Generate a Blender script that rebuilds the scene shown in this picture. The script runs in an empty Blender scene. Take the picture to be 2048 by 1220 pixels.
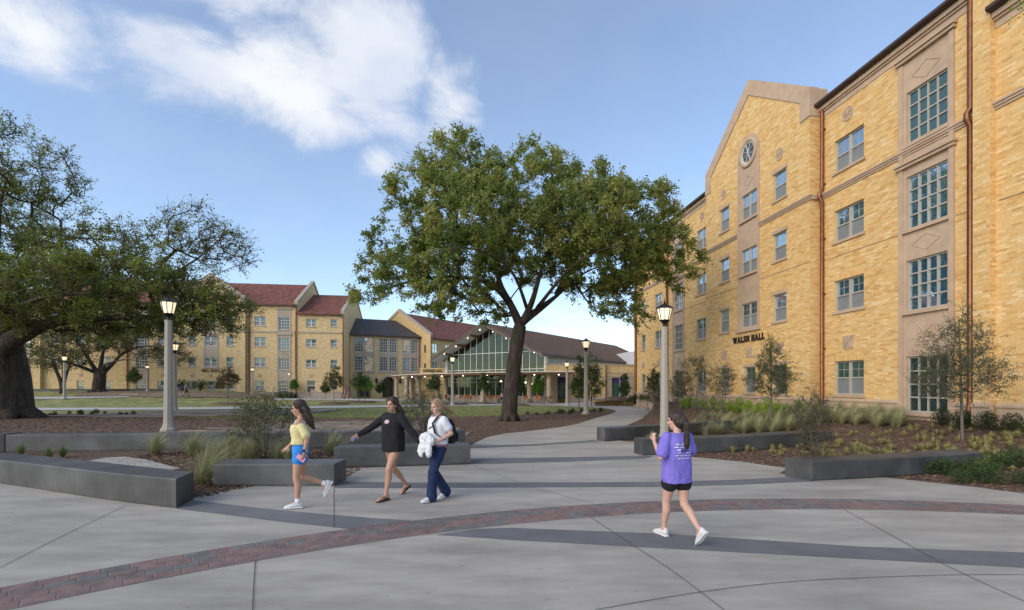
import bpy, bmesh, math, random
import numpy as np
from mathutils import Vector, Matrix
from mathutils.geometry import delaunay_2d_cdt

random.seed(7)
rng = np.random.default_rng(7)
R = math.radians
scn = bpy.context.scene
C = scn.collection

# ------------------------------------------------------------------ camera, sky, sun, exposure
EYE = 1.9                      # metres above the plaza
cam = bpy.data.cameras.new('camera')
cam.sensor_width = 36.0
cam.lens = 17.0
cam.shift_y = 0.0791           # shift lens: verticals stay vertical
cam.clip_start = 0.1
cam.clip_end = 3000
camo = bpy.data.objects.new('camera', cam)
camo.location = (0, 0, EYE)
camo.rotation_euler = (R(90), 0, 0)
C.objects.link(camo)
scn.camera = camo

SUN_EL, SUN_AZ = 30.0, 228.0   # compass style: 0 = +Y, 90 = +X ; from behind the camera on the left
world = bpy.data.worlds.new('World')
scn.world = world
world.use_nodes = True
wn, wl = world.node_tree.nodes, world.node_tree.links
wn.clear()
def wnode(t, **kw):
    n = wn.new(t)
    for k, v in kw.items():
        setattr(n, k, v)
    return n
def wmath(op, a, b=None, c=None, clamp=False):
    n = wnode('ShaderNodeMath', operation=op, use_clamp=clamp)
    for i, v in enumerate((a, b, c)):
        if v is None: continue
        if isinstance(v, (int, float)): n.inputs[i].default_value = v
        else: wl.new(v, n.inputs[i])
    return n.outputs[0]
sky = wnode('ShaderNodeTexSky', sky_type='NISHITA', sun_disc=False)
sky.sun_elevation = R(SUN_EL)
sky.sun_rotation = R(SUN_AZ)
sky.altitude = 200
sky.air_density = 1.0
sky.dust_density = 0.6
sky.ozone_density = 2.0
tc = wnode('ShaderNodeTexCoord')
sep = wnode('ShaderNodeSeparateXYZ')
wl.new(tc.outputs['Generated'], sep.inputs[0])
dx, dy, dz = sep.outputs
az = wmath('ARCTAN2', dx, dy)
el = wmath('ARCSINE', dz)
den = wmath('ADD', wmath('MAXIMUM', dz, 0.0), 0.22)
comb = wnode('ShaderNodeCombineXYZ')
wl.new(wmath('DIVIDE', dx, den), comb.inputs[0])
wl.new(wmath('DIVIDE', dy, den), comb.inputs[1])
fb = wnode('ShaderNodeTexNoise', noise_dimensions='3D')
fb.inputs['Scale'].default_value = 3.0
fb.inputs['Detail'].default_value = 9
fb.inputs['Roughness'].default_value = 0.62
fb.inputs['Distortion'].default_value = 0.35
wl.new(comb.outputs[0], fb.inputs['Vector'])
# banks of cloud: (azimuth, elevation, half width, half height, weight), degrees
BANKS = [(-46, 28, 12, 4.2, 1.0), (-35, 29, 10, 4.4, 1.05), (-24, 30.5, 8, 4.6, 1.1), (-16, 33, 8, 7, 1.3), (-20, 26.5, 5.5, 2.8, 1.05), (-15.5, 24.3, 3.6, 2.1, 1.1), (-8, 31, 4.5, 4.5, 1.0), (-50, 38, 28, 8, 1.2),
         (-52, 29, 16, 3.0, .6), (-24, 40, 12, 4, .85), (9, 8.0, 9, 2.4, .62), (17, 17, 5, 4, .85), (26, 7, 12, 2.5, .5),
         (-95, 38, 30, 9, .8), (-140, 30, 28, 10, .8), (165, 34, 30, 10, .8), (110, 30, 26, 8, .7), (75, 14, 20, 4, .6), (-80, 15, 16, 3, .5), (-160, 62, 50, 9, .6)]
cov = None
for a0, e0, wa, we, wt in BANKS:
    da = wmath('SUBTRACT', az, R(a0))
    da = wmath('DIVIDE', da, R(wa))
    de = wmath('DIVIDE', wmath('SUBTRACT', el, R(e0)), R(we))
    r2 = wmath('ADD', wmath('MULTIPLY', da, da), wmath('MULTIPLY', de, de))
    g = wmath('MULTIPLY', wmath('EXPONENT', wmath('MULTIPLY', r2, -0.9)), wt)
    cov = g if cov is None else wmath('MAXIMUM', cov, g)
dens = wmath('ADD', wmath('MULTIPLY', fb.outputs[0], 2.5), wmath('MULTIPLY', cov, 0.95))
mr = wnode('ShaderNodeMapRange', interpolation_type='SMOOTHSTEP')
mr.inputs['From Min'].default_value = 1.62
mr.inputs['From Max'].default_value = 2.35
wl.new(dens, mr.inputs['Value'])
fb2 = wnode('ShaderNodeTexNoise')
fb2.inputs['Scale'].default_value = 3.1
fb2.inputs['Detail'].default_value = 7
off = wnode('ShaderNodeVectorMath', operation='ADD')
off.inputs[1].default_value = (3.1, 1.7, .4)
wl.new(comb.outputs[0], off.inputs[0])
wl.new(off.outputs[0], fb2.inputs['Vector'])
cr = wnode('ShaderNodeValToRGB')
cr.color_ramp.elements[0].position = .38; cr.color_ramp.elements[0].color = (2.9, 3.2, 3.8, 1)
cr.color_ramp.elements[1].position = .62; cr.color_ramp.elements[1].color = (4.0, 4.05, 4.15, 1)
wl.new(fb2.outputs[0], cr.inputs[0])
mix = wnode('ShaderNodeMix', data_type='RGBA')
wl.new(wmath('ADD', wmath('MULTIPLY', mr.outputs[0], 0.82), 0.12), mix.inputs['Factor'])
wl.new(sky.outputs[0], mix.inputs['A'])
wl.new(cr.outputs[0], mix.inputs['B'])
bg = wnode('ShaderNodeBackground')
bg.inputs['Strength'].default_value = 0.115
wl.new(mix.outputs['Result'], bg.inputs[0])
wo = wnode('ShaderNodeOutputWorld')
wl.new(bg.outputs[0], wo.inputs[0])

sun = bpy.data.lights.new('sun', 'SUN')
sun.energy = 1.05
sun.angle = R(45)
sun.color = (1.0, 0.86, 0.68)
suno = bpy.data.objects.new('sun', sun)
sd = Vector((math.sin(R(SUN_AZ)) * math.cos(R(SUN_EL)), math.cos(R(SUN_AZ)) * math.cos(R(SUN_EL)), math.sin(R(SUN_EL))))
suno.rotation_euler = sd.to_track_quat('Z', 'Y').to_euler()
suno.location = sd * 60
C.objects.link(suno)
scn.view_settings.view_transform = 'Standard'
scn.view_settings.look = 'None'
scn.view_settings.exposure = 1.1
scn.view_settings.gamma = 1.0
scn.view_settings.use_curve_mapping = False
scn.cycles.max_bounces = 6
scn.cycles.transparent_max_bounces = 8
scn.cycles.use_denoising = True

# ------------------------------------------------------------------ helpers
def tag(o, label=None, cat=None, group=None, kind=None):
    if label: o['label'] = label
    if cat: o['category'] = cat
    if group: o['group'] = group
    if kind: o['kind'] = kind
    return o

def thing(name, label, cat, loc=(0, 0, 0), rz=0.0, group=None):
    o = bpy.data.objects.new(name, None)
    o.empty_display_size = .2
    o.location = loc
    o.rotation_euler = (0, 0, rz)
    C.objects.link(o)
    return tag(o, label, cat, group, 'thing')

def link(name, me, parent=None, loc=None, rz=None):
    o = bpy.data.objects.new(name, me)
    C.objects.link(o)
    if parent: o.parent = parent
    if loc is not None: o.location = loc
    if rz is not None: o.rotation_euler = (0, 0, rz)
    return o

def copy_tree(o, parent=None):
    c = o.copy()
    C.objects.link(c)
    c.parent = parent
    for ch in list(o.children):
        copy_tree(ch, c)
    return c

def fast_mesh(name, V, F, mat=None, col=None, smooth=False):
    """V (n,3), F (m,k) arrays -> mesh; col (m,3) becomes a per-face colour of the piece itself"""
    V = np.asarray(V, np.float32); F = np.asarray(F, np.int32)
    me = bpy.data.meshes.new(name)
    n, (m, k) = len(V), F.shape
    me.vertices.add(n); me.vertices.foreach_set('co', V.ravel())
    me.loops.add(m * k); me.loops.foreach_set('vertex_index', F.ravel())
    me.polygons.add(m)
    me.polygons.foreach_set('loop_start', np.arange(0, m * k, k, dtype=np.int32))
    me.polygons.foreach_set('loop_total', np.full(m, k, np.int32))
    me.polygons.foreach_set('use_smooth', np.full(m, bool(smooth)))
    if col is not None:
        a = me.attributes.new('col', 'FLOAT_COLOR', 'FACE')
        c4 = np.ones((m, 4), np.float32); c4[:, :3] = col
        a.data.foreach_set('color', c4.ravel())
    if mat: me.materials.append(mat)
    me.update(calc_edges=True)
    return me

class MB:
    """collects simple solids for ONE mesh object"""
    def __init__(s): s.v, s.f, s.sm = [], [], False
    def add(s, vs, fs):
        b = len(s.v); s.v += [tuple(v) for v in vs]; s.f += [tuple(i + b for i in f) for f in fs]; return s
    def box(s, x0, x1, y0, y1, z0, z1):
        return s.add([(x0, y0, z0), (x1, y0, z0), (x1, y1, z0), (x0, y1, z0), (x0, y0, z1), (x1, y0, z1), (x1, y1, z1), (x0, y1, z1)],
                     [(3, 2, 1, 0), (4, 5, 6, 7), (0, 1, 5, 4), (1, 2, 6, 5), (2, 3, 7, 6), (3, 0, 4, 7)])
    def cbox(s, x0, x1, y0, y1, z0, z1, c=.03):
        """box with chamfered upright and top edges"""
        def ring(d, z): return [(x0 + d, y0 + d, z), (x1 - d, y0 + d, z), (x1 - d, y1 - d, z), (x0 + d, y1 - d, z)]
        return s.loft([ring(0, z0), ring(0, z1 - c), ring(c, z1)], cap=True)
    def loft(s, rings, cap=True, closed=True):
        b = len(s.v); n = len(rings[0])
        for r in rings: s.v += [tuple(p) for p in r]
        for i in range(len(rings) - 1):
            for j in range(n if closed else n - 1):
                a, a2 = b + i * n + j, b + i * n + (j + 1) % n
                s.f.append((a, a2, a2 + n, a + n))
        if cap:
            s.f.append(tuple(b + j for j in range(n))[::-1]); s.f.append(tuple(b + (len(rings) - 1) * n + j for j in range(n)))
        return s
    def prism(s, poly, axis, a0, a1):
        """poly: list of 2-D points in the two other axes (x,z) for axis y, (x,y) for z, (y,z) for x"""
        def P(p, a): return {'y': (p[0], a, p[1]), 'z': (p[0], p[1], a), 'x': (a, p[0], p[1])}[axis]
        return s.loft([[P(p, a0) for p in poly], [P(p, a1) for p in poly]])
    def tube(s, pts, rad, n=8, cap=True):
        pts = [Vector(p) for p in pts]
        if isinstance(rad, (int, float)): rad = [rad] * len(pts)
        rings, prev = [], None
        for i, p in enumerate(pts):
            t = (pts[min(i + 1, len(pts) - 1)] - pts[max(i - 1, 0)]).normalized()
            if prev is None:
                a = t.orthogonal().normalized()
            else:
                a = (prev - t * prev.dot(t)).normalized()
            prev = a; b = t.cross(a)
            rings.append([p + (a * math.cos(2 * math.pi * k / n) + b * math.sin(2 * math.pi * k / n)) * rad[i] for k in range(n)])
        return s.loft(rings, cap)
    def lathe(s, prof, n=12, cx=0, cy=0):
        return s.loft([[(cx + r * math.cos(2 * math.pi * k / n), cy + r * math.sin(2 * math.pi * k / n), z) for k in range(n)] for r, z in prof])
    def bar(s, p, q, w, d, up=(0, 0, 1)):
        p, q = Vector(p), Vector(q); t = (q - p).normalized(); u = Vector(up)
        a = t.cross(u).normalized() * (w / 2); b = a.cross(t).normalized() * (d / 2)
        return s.loft([[c + a + b, c - a + b, c - a - b, c + a - b] for c in (p, q)])
    def mesh(s, name, mat, smooth=False):
        me = bpy.data.meshes.new(name); me.from_pydata(s.v, [], s.f)
        me.materials.append(mat)
        bm = bmesh.new(); bm.from_mesh(me); bmesh.ops.recalc_face_normals(bm, faces=bm.faces); bm.to_mesh(me); bm.free()
        if smooth:
            for p in me.polygons: p.use_smooth = True
        return me
    def build(s, name, mat, parent=None, smooth=False, loc=None, rz=None):
        return link(name, s.mesh(name, mat, smooth), parent, loc, rz)

def bevel(o, w=.02, seg=2):
    m = o.modifiers.new('bevel', 'BEVEL'); m.width = w; m.segments = seg; m.limit_method = 'ANGLE'
    return o

# ------------------------------------------------------------------ materials
MATS = {}
def mat(name, col, rough=.75, var=.18, scale=4.0, bump=.15, bscale=45., metal=0., spec=.4, attr=False, col2=None, dist=.01, emit=None, estr=0, translucent=0., coat=0., stretch=None, stain=0., coords='pos', specks=0.):
    m = bpy.data.materials.new(name); m.use_nodes = True
    N, L = m.node_tree.nodes, m.node_tree.links
    p = N['Principled BSDF']
    p.inputs['Roughness'].default_value = rough
    p.inputs['Metallic'].default_value = metal
    p.inputs['Specular IOR Level'].default_value = spec
    p.inputs['Coat Weight'].default_value = coat
    if coords == 'pos':
        pos = N.new('ShaderNodeNewGeometry').outputs['Position']
    else:
        pos = N.new('ShaderNodeTexCoord').outputs['Object']
    if stretch:
        mp = N.new('ShaderNodeMapping'); mp.inputs['Scale'].default_value = stretch
        L.new(pos, mp.inputs[0]); pos = mp.outputs[0]
    def noise(sc, det=4, ro=.55):
        t = N.new('ShaderNodeTexNoise'); t.inputs['Scale'].default_value = sc; t.inputs['Detail'].default_value = det; t.inputs['Roughness'].default_value = ro
        L.new(pos, t.inputs['Vector']); return t.outputs[0]
    def mixc(mode, fac, a, b):
        x = N.new('ShaderNodeMix'); x.data_type = 'RGBA'; x.blend_type = mode
        for inp, v in ((x.inputs['Factor'], fac), (x.inputs['A'], a), (x.inputs['B'], b)):
            if isinstance(v, (int, float)): inp.default_value = v
            elif isinstance(v, tuple): inp.default_value = (*v[:3], 1)
            else: L.new(v, inp)
        return x.outputs['Result']
    def rng_(v, a, b, lo=.3, hi=.7):
        r = N.new('ShaderNodeMapRange'); r.inputs[1].default_value = lo; r.inputs[2].default_value = hi; r.inputs[3].default_value = a; r.inputs[4].default_value = b
        L.new(v, r.inputs[0]); return r.outputs[0]
    c = tuple(col)
    if attr:
        a = N.new('ShaderNodeAttribute'); a.attribute_name = 'col'; c = a.outputs['Color']
    if col2:
        c = mixc('MIX', rng_(noise(scale * .6), 0, 1, .38, .62), c, tuple(col2))
    if var:
        v = rng_(noise(scale), 1 - var, 1 + var)
        cc = N.new('ShaderNodeCombineColor'); [L.new(v, cc.inputs[i]) for i in range(3)]
        c = mixc('MULTIPLY', 1.0, c, cc.outputs[0])
    if stain:
        v = rng_(noise(.35, 6, .65), 1 - stain, 1 + stain * .5, .35, .65)
        cc = N.new('ShaderNodeCombineColor'); [L.new(v, cc.inputs[i]) for i in range(3)]
        c = mixc('MULTIPLY', 1.0, c, cc.outputs[0])
    if specks:
        v = rng_(noise(7.0, 2, .5), 1.0, 1 - specks, .66, .72)
        cc = N.new('ShaderNodeCombineColor'); [L.new(v, cc.inputs[i]) for i in range(3)]
        c = mixc('MULTIPLY', 1.0, c, cc.outputs[0])
    if isinstance(c, tuple): p.inputs['Base Color'].default_value = (*c[:3], 1)
    else: L.new(c, p.inputs['Base Color'])
    if bump:
        b = N.new('ShaderNodeBump'); b.inputs['Strength'].default_value = bump; b.inputs['Distance'].default_value = dist
        L.new(noise(bscale, 3), b.inputs['Height']); L.new(b.outputs[0], p.inputs['Normal'])
    if emit:
        p.inputs['Emission Color'].default_value = (*emit, 1); p.inputs['Emission Strength'].default_value = estr
    if translucent:
        t = N.new('ShaderNodeBsdfTranslucent'); x = N.new('ShaderNodeMixShader'); x.inputs[0].default_value = translucent
        if isinstance(c, tuple): t.inputs[0].default_value = (*c[:3], 1)
        else: L.new(c, t.inputs[0])
        L.new(p.outputs[0], x.inputs[1]); L.new(t.outputs[0], x.inputs[2]); L.new(x.outputs[0], N['Material Output'].inputs[0])
    MATS[name] = m
    return m

def brick_mat(name, c1, c2, mortar, bw=.31, bh=.075, axis=None):
    """brick coursing for walls too far away to pick the bricks apart"""
    m = bpy.data.materials.new(name); m.use_nodes = True
    N, L = m.node_tree.nodes, m.node_tree.links
    p = N['Principled BSDF']; p.inputs['Roughness'].default_value = .85
    tcn = N.new('ShaderNodeTexCoord'); sp = N.new('ShaderNodeSeparateXYZ'); L.new(tcn.outputs['Object'], sp.inputs[0])
    ad = N.new('ShaderNodeMath'); ad.operation = 'ADD'; L.new(sp.outputs[0], ad.inputs[0]); L.new(sp.outputs[1], ad.inputs[1])
    cb = N.new('ShaderNodeCombineXYZ'); L.new(ad.outputs[0], cb.inputs[0]); L.new(sp.outputs[2], cb.inputs[1])
    br = N.new('ShaderNodeTexBrick'); L.new(cb.outputs[0], br.inputs['Vector'])
    br.inputs['Scale'].default_value = 1; br.inputs['Brick Width'].default_value = bw; br.inputs['Row Height'].default_value = bh
    br.inputs['Mortar Size'].default_value = .008; br.inputs['Bias'].default_value = .05
    br.inputs['Color1'].default_value = (*c1, 1); br.inputs['Color2'].default_value = (*c2, 1); br.inputs['Mortar'].default_value = (*mortar, 1)
    mp = N.new('ShaderNodeMapping'); mp.inputs['Scale'].default_value = (1.3, 6.0, 1); L.new(cb.outputs[0], mp.inputs[0])
    nz = N.new('ShaderNodeTexNoise'); nz.inputs['Scale'].default_value = 1.6; nz.inputs['Detail'].default_value = 5; nz.inputs['Roughness'].default_value = .7; L.new(mp.outputs[0], nz.inputs['Vector'])
    mr_ = N.new('ShaderNodeMapRange'); mr_.inputs[1].default_value = .33; mr_.inputs[2].default_value = .67; mr_.inputs[3].default_value = .62; mr_.inputs[4].default_value = 1.3; L.new(nz.outputs[0], mr_.inputs[0])
    cc = N.new('ShaderNodeCombineColor'); [L.new(mr_.outputs[0], cc.inputs[i]) for i in range(3)]
    x = N.new('ShaderNodeMix'); x.data_type = 'RGBA'; x.blend_type = 'MULTIPLY'; x.inputs['Factor'].default_value = 1
    L.new(br.outputs['Color'], x.inputs['A']); L.new(cc.outputs[0], x.inputs['B']); L.new(x.outputs['Result'], p.inputs['Base Color'])
    b = N.new('ShaderNodeBump'); b.inputs['Strength'].default_value = .5; b.inputs['Distance'].default_value = .01; b.invert = True
    L.new(br.outputs['Fac'], b.inputs['Height']); L.new(b.outputs[0], p.inputs['Normal'])
    return m

def glass_mat(name, tint, refl=.3, rough=.02):
    """coated window glass over a dim room: mirror-like sheen over a tinted base"""
    m = bpy.data.materials.new(name); m.use_nodes = True
    N, L = m.node_tree.nodes, m.node_tree.links
    p = N['Principled BSDF']; p.inputs['Roughness'].default_value = .35; p.inputs['Base Color'].default_value = (*tint, 1)
    g = N.new('ShaderNodeBsdfGlossy'); g.inputs['Roughness'].default_value = rough; g.inputs['Color'].default_value = (.85, .92, .97, 1)
    lw = N.new('ShaderNodeLayerWeight'); lw.inputs[0].default_value = .35
    mr_ = N.new('ShaderNodeMapRange'); mr_.inputs[3].default_value = refl; mr_.inputs[4].default_value = .9; L.new(lw.outputs['Fresnel'], mr_.inputs[0])
    nz = N.new('ShaderNodeTexNoise'); nz.inputs['Scale'].default_value = .9; gp = N.new('ShaderNodeNewGeometry'); L.new(gp.outputs['Position'], nz.inputs['Vector'])
    b = N.new('ShaderNodeBump'); b.inputs['Strength'].default_value = .06; b.inputs['Distance'].default_value = .1; L.new(nz.outputs[0], b.inputs['Height']); L.new(b.outputs[0], g.inputs['Normal'])
    x = N.new('ShaderNodeMixShader'); L.new(mr_.outputs[0], x.inputs[0]); L.new(p.outputs[0], x.inputs[1]); L.new(g.outputs[0], x.inputs[2]); L.new(x.outputs[0], N['Material Output'].inputs[0])
    return m

def clear_glass(name, tint, refl=.12):
    m = bpy.data.materials.new(name); m.use_nodes = True
    N, L = m.node_tree.nodes, m.node_tree.links
    t = N.new('ShaderNodeBsdfTransparent'); t.inputs[0].default_value = (*tint, 1)
    g = N.new('ShaderNodeBsdfGlossy'); g.inputs['Roughness'].default_value = .01; g.inputs['Color'].default_value = (.85, .95, .92, 1)
    lw = N.new('ShaderNodeLayerWeight'); lw.inputs[0].default_value = .15
    mr_ = N.new('ShaderNodeMapRange'); mr_.inputs[3].default_value = refl; mr_.inputs[4].default_value = .6; L.new(lw.outputs['Fresnel'], mr_.inputs[0])
    x = N.new('ShaderNodeMixShader'); L.new(mr_.outputs[0], x.inputs[0]); L.new(t.outputs[0], x.inputs[1]); L.new(g.outputs[0], x.inputs[2]); L.new(x.outputs[0], N['Material Output'].inputs[0])
    return m

CONC = mat('concrete_paving', (.40, .367, .318), .85, .14, 1.6, .3, 120, stain=.24, specks=.16, stretch=(.7, 2.2, 1))
CONC2 = mat('concrete_path', (.47, .455, .43), .85, .08, 1.0, .1, 120, stain=.08)
BAND = mat('grey_concrete_band', (.155, .155, .16), .85, .12, 2.0, .1, 150, stain=.12)
SAND = mat('joint_sand', (.20, .17, .145), .95, .2, 8, 0)
JOINT = mat('joint_sealant', (.10, .092, .085), .9, .2, 8, 0)
SEAT = mat('dark_cast_concrete', (.084, .084, .083), .5, .34, 1.6, .2, 60, stain=.45)
MULCH = mat('bark_mulch', (.175, .11, .072), .95, .5, 22, .9, 60, col2=(.095, .06, .04), dist=.03)
CHIP = mat('bark_chip', (.13, .075, .045), .9, .2, 9, .2, 80, attr=True)
LAWN = mat('lawn_grass', (.19, .215, .06), .95, .35, 1.1, .8, 55, col2=(.31, .28, .11), dist=.04, stain=.15)
DRY = mat('tan_stone_bank', (.26, .19, .12), .95, .4, 3.5, .5, 20, col2=(.17, .12, .08), dist=.05)
FLAG = mat('flagstone', (.235, .175, .125), .9, .35, 1.7, .4, 30, col2=(.16, .125, .10), dist=.02)
LIME = mat('cast_limestone', (.49, .355, .25), .85, .10, 2.5, .1, 90, stain=.06)
LIMEG = mat('grey_limestone', (.40, .33, .26), .85, .10, 2.5, .1, 90)
MORTAR = mat('mortar', (.60, .45, .24), .95, .1, 6, .1, 60)
BRICKA = mat('buff_brick', (.55, .36, .14), .85, .10, 14, .25, 120, attr=True, dist=.004)
HILLB = brick_mat('far_buff_brick', (.72, .535, .28), (.58, .40, .18), (.56, .44, .26))
WINGB = brick_mat('warm_buff_brick', (.68, .49, .24), (.56, .37, .15), (.55, .42, .24))
WFRAME = mat('window_frame', (.40, .375, .325), .5, .05, 3, 0, spec=.5)
FRAMEW = mat('pale_metal_frame', (.62, .60, .54), .45, .05, 3, 0, spec=.5)
GLB = glass_mat('sky_tint_glass', (.045, .14, .24), .55)  # blue base tint adds to the sky reflection in the panes
GLG = glass_mat('tree_tint_glass', (.020, .07, .058), .05)  # green base tint stands in for trees and blinds reflected in the panes
GLD = glass_mat('dark_glass', (.014, .026, .028), .02)
GLP = glass_mat('pale_glass', (.06, .10, .13), .45)
SCREEN = mat('insect_screen', (.20, .215, .22), .6, .08, 3, .1, 200, spec=.6)
BLIND = mat('window_blind', (.16, .19, .17), .7, .15, 3, 0)
CLEAR = clear_glass('curtain_wall_glass', (.55, .67, .61), .03)
COPPER = mat('copper_pipe', (.27, .115, .062), .45, .25, 5, .05, 40, metal=.85)
GUTTER = mat('bronze_gutter', (.075, .045, .035), .5, .15, 3, 0, metal=.4)
TILE = mat('red_roof_tile', (.24, .075, .05), .85, .45, 2.4, .7, 12, col2=(.13, .055, .04), dist=.05, stretch=(1, 1, 2.2))
METALR = mat('standing_seam_metal', (.085, .075, .07), .55, .12, 1.5, .05, 20, metal=.3)
BROWNR = mat('brown_roof_panel', (.105, .075, .06), .6, .12, 1.2, .08, 12, metal=.2)
SIDING = mat('white_siding', (.62, .63, .64), .6, .05, 2, 0)
SOFFIT = mat('pale_soffit', (.46, .45, .42), .7, .05, 3, 0)
WOODB = mat('warm_timber', (.20, .10, .05), .6, .2, 6, .1, 30)
STONEC = mat('column_stone', (.36, .29, .21), .9, .15, 3, .2, 50)
LETTER = mat('bronze_letter', (.035, .022, .015), .45, .1, 6, 0, metal=.6)
BLACKM = mat('black_metal', (.02, .019, .018), .45, .1, 6, .05, 60, metal=.5)
POLE = mat('exposed_aggregate', (.36, .33, .28), .9, .3, 60, .4, 140, dist=.004)
LAMPG = mat('lamp_glass', (.9, .8, .6), .4, 0, 1, 0, emit=(1.0, .80, .52), estr=.45)
BULB = mat('lamp_bulb', (1, .9, .7), .4, 0, 1, 0, emit=(1.0, .88, .64), estr=5.0)
PEND = mat('pendant_globe', (1, .9, .7), .4, 0, 1, 0, emit=(1.0, .83, .55), estr=6.0)
BARK = mat('oak_bark', (.075, .058, .045), .95, .45, 7, 1.0, 18, col2=(.045, .034, .027), dist=.08, stretch=(1, 1, .28), stain=.2)
BARK2 = mat('sapling_bark', (.14, .115, .095), .9, .3, 14, .4, 50)
LEAF = mat('oak_leaf', (.08, .10, .02), .55, 0, 1, 0, attr=True, translucent=.5)
BLADE = mat('grass_blade', (.2, .2, .06), .7, 0, 1, 0, attr=True, translucent=.2)
PAVR = mat('red_paver', (.215, .145, .13), .9, .25, 7, .25, 90, stain=.15)
PAVG = mat('grey_paver', (.165, .156, .15), .9, .22, 7, .25, 90, stain=.15)
PAVM = mat('brown_paver', (.185, .14, .127), .9, .25, 7, .25, 90, stain=.15)
CHAIR = mat('orange_seat', (.34, .12, .035), .5, .1, 6, 0)
STEEL = mat('grey_steel', (.22, .22, .23), .45, .1, 6, 0, metal=.5)
INFLOOR = mat('dining_floor', (.06, .05, .04), .5, .2, 1, 0)
INWALL = mat('dining_wall', (.085, .07, .042), .8, .25, .6, 0)
INTEAL = mat('teal_column', (.05, .15, .12), .6, .1, 2, 0)

# ------------------------------------------------------------------ ground heights and pixel rays
FPX, HOR = 967.0, 772.0        # focal length and horizon row of the 2048-wide photograph
def S(t):
    t = min(1., max(0., t)); return t * t * (3 - 2 * t)
def gz0(x, y): return 1.3 * S((y - 44) / 20) * S((-x - 28) / 14)
def gz1(x, y): return gz0(x, y) + .30 * S((-x - .5) / 5) * (1 - S((y - 17) / 14))
WX, WY = Vector((.1069, -.9943, 0)), Vector((.9943, .1069, 0))       # along Walsh Hall towards us, and into it
WO = Vector((13.70, 21.5, 0))
def gzr(x, y):
    d = -(Vector((x, y, 0)) - WO).dot(WY)
    t = max(0., 1 - max(d, 0) / 6.0)
    m = .16 * math.exp(-((x - 11.75) ** 2 + (y - 12.7) ** 2) / .55)
    return .72 * t ** 1.35 + m
def ray(px, py, Y): return Vector(((px - 1024) / FPX * Y, Y, EYE - (py - HOR) / FPX * Y))
def G(px, py, zf=gz0):
    """where the line of sight through a photograph point meets the ground"""
    t = (py - HOR) / FPX; u = (px - 1024) / FPX
    Y = 3.0
    while Y < 400:
        if EYE - t * Y <= zf(u * Y, Y): break
        Y += .05 if Y < 40 else .2
    return (u * Y, Y)
# ------------------------------------------------------------------ the ground
def sheet(name, poly, zf, off, m, grid=None, parent=None, kind='structure'):
    n = len(poly); pts = [Vector((p[0], p[1])) for p in poly]
    if grid:
        xs = [p[0] for p in poly]; ys = [p[1] for p in poly]
        gx = np.arange(math.floor(min(xs)), max(xs), grid); gy = np.arange(math.floor(min(ys)), max(ys), grid)
        P = np.array(poly); q = np.roll(P, -1, 0)
        for x in gx:
            for y in gy:
                c = ((P[:, 1] > y) != (q[:, 1] > y)) & (x < (q[:, 0] - P[:, 0]) * (y - P[:, 1]) / (q[:, 1] - P[:, 1] + 1e-12) + P[:, 0])
                if c.sum() % 2: pts.append(Vector((x + .137, y + .171)))
    vo, eo, fo, *_ = delaunay_2d_cdt(pts, [], [list(range(n))], 1, 1e-4)
    me = bpy.data.meshes.new(name)
    me.from_pydata([(v[0], v[1], zf(v[0], v[1]) + off) for v in vo], [], [tuple(f) for f in fo])
    me.materials.append(m)
    for p in me.polygons:
        p.use_smooth = True
        if p.normal.z < 0: p.flip()
    me.update()
    o = link(name, me, parent)
    if kind and not parent: o['kind'] = kind
    return o
def pxpoly(pts, zf=gz0): return [G(x, y, zf) for x, y in pts]
flat = lambda x, y: 0.0

def smooth_poly(pts, k=4, closed=False):
    """Catmull-Rom through points"""
    out = []; n = len(pts)
    for i in range(n if closed else n - 1):
        p = [pts[(i + j) % n] if closed else pts[min(max(i + j, 0), n - 1)] for j in (-1, 0, 1, 2)]
        for s in range(k):
            t = s / k
            out.append(tuple(.5 * ((2 * p[1][d]) + (-p[0][d] + p[2][d]) * t + (2 * p[0][d] - 5 * p[1][d] + 4 * p[2][d] - p[3][d]) * t * t + (-p[0][d] + 3 * p[1][d] - 3 * p[2][d] + p[3][d]) * t ** 3) for d in range(len(pts[0]))))
    if not closed: out.append(tuple(pts[-1]))
    return out

lawn = sheet('lawn', [(-95, -8), (60, -8), (60, 125), (-95, 125)], gz0, -.02, LAWN, 2.0)
far = sheet('ground', [(-900, -300), (900, -300), (900, 1500), (-900, 1500)], flat, -.06, LAWN)
far.location.z = -.02

# mulch bed below the two oaks and along the seat wall
edge_path = smooth_poly(pxpoly([(1212, 817.5), (1231, 822), (1222, 828), (1201, 834), (1172, 843), (1144, 851), (1085, 860), (1010, 868)]), 4)
mul = pxpoly([(-420, 826), (60, 826), (300, 834), (480, 837.5), (560, 836.5), (700, 835.5), (880, 834.5), (1000, 832), (1075, 828), (1140, 823.5), (1165, 821)], gz1) + edge_path + [(-.9, 17.8), (-1.35, 15.35), (-8, 14.75), (-14.4, 14.05), (-21, 13.3)]
mulch_a = sheet('mulch_bed', mul, gz1, .008, MULCH, 1.0)
mulch_b = sheet('mulch_bed', [(-22, 9.6), (-11.0, 10.2), (-9.2, 9.55), (-6.9, 8.4), (-5.3, 7.75), (-5.35, 8.1), (-5.18, 8.6), (-4.9, 9.0), (-4.6, 9.3), (-3.4, 9.5), (-3.4, 11.3), (-1.1, 11.85), (-1.35, 14.9), (-8, 14.35), (-14.4, 13.75), (-22, 13.0)], flat, .012, MULCH)
sheet('concrete_pad', pxpoly([(170, 927), (210, 919), (250, 917), (290, 922), (362, 942), (300, 948), (230, 940)], flat), flat, .046, CONC)
WD = lambda s, q=0: tuple((WO + WX * s + WY * q)[:2])
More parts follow.
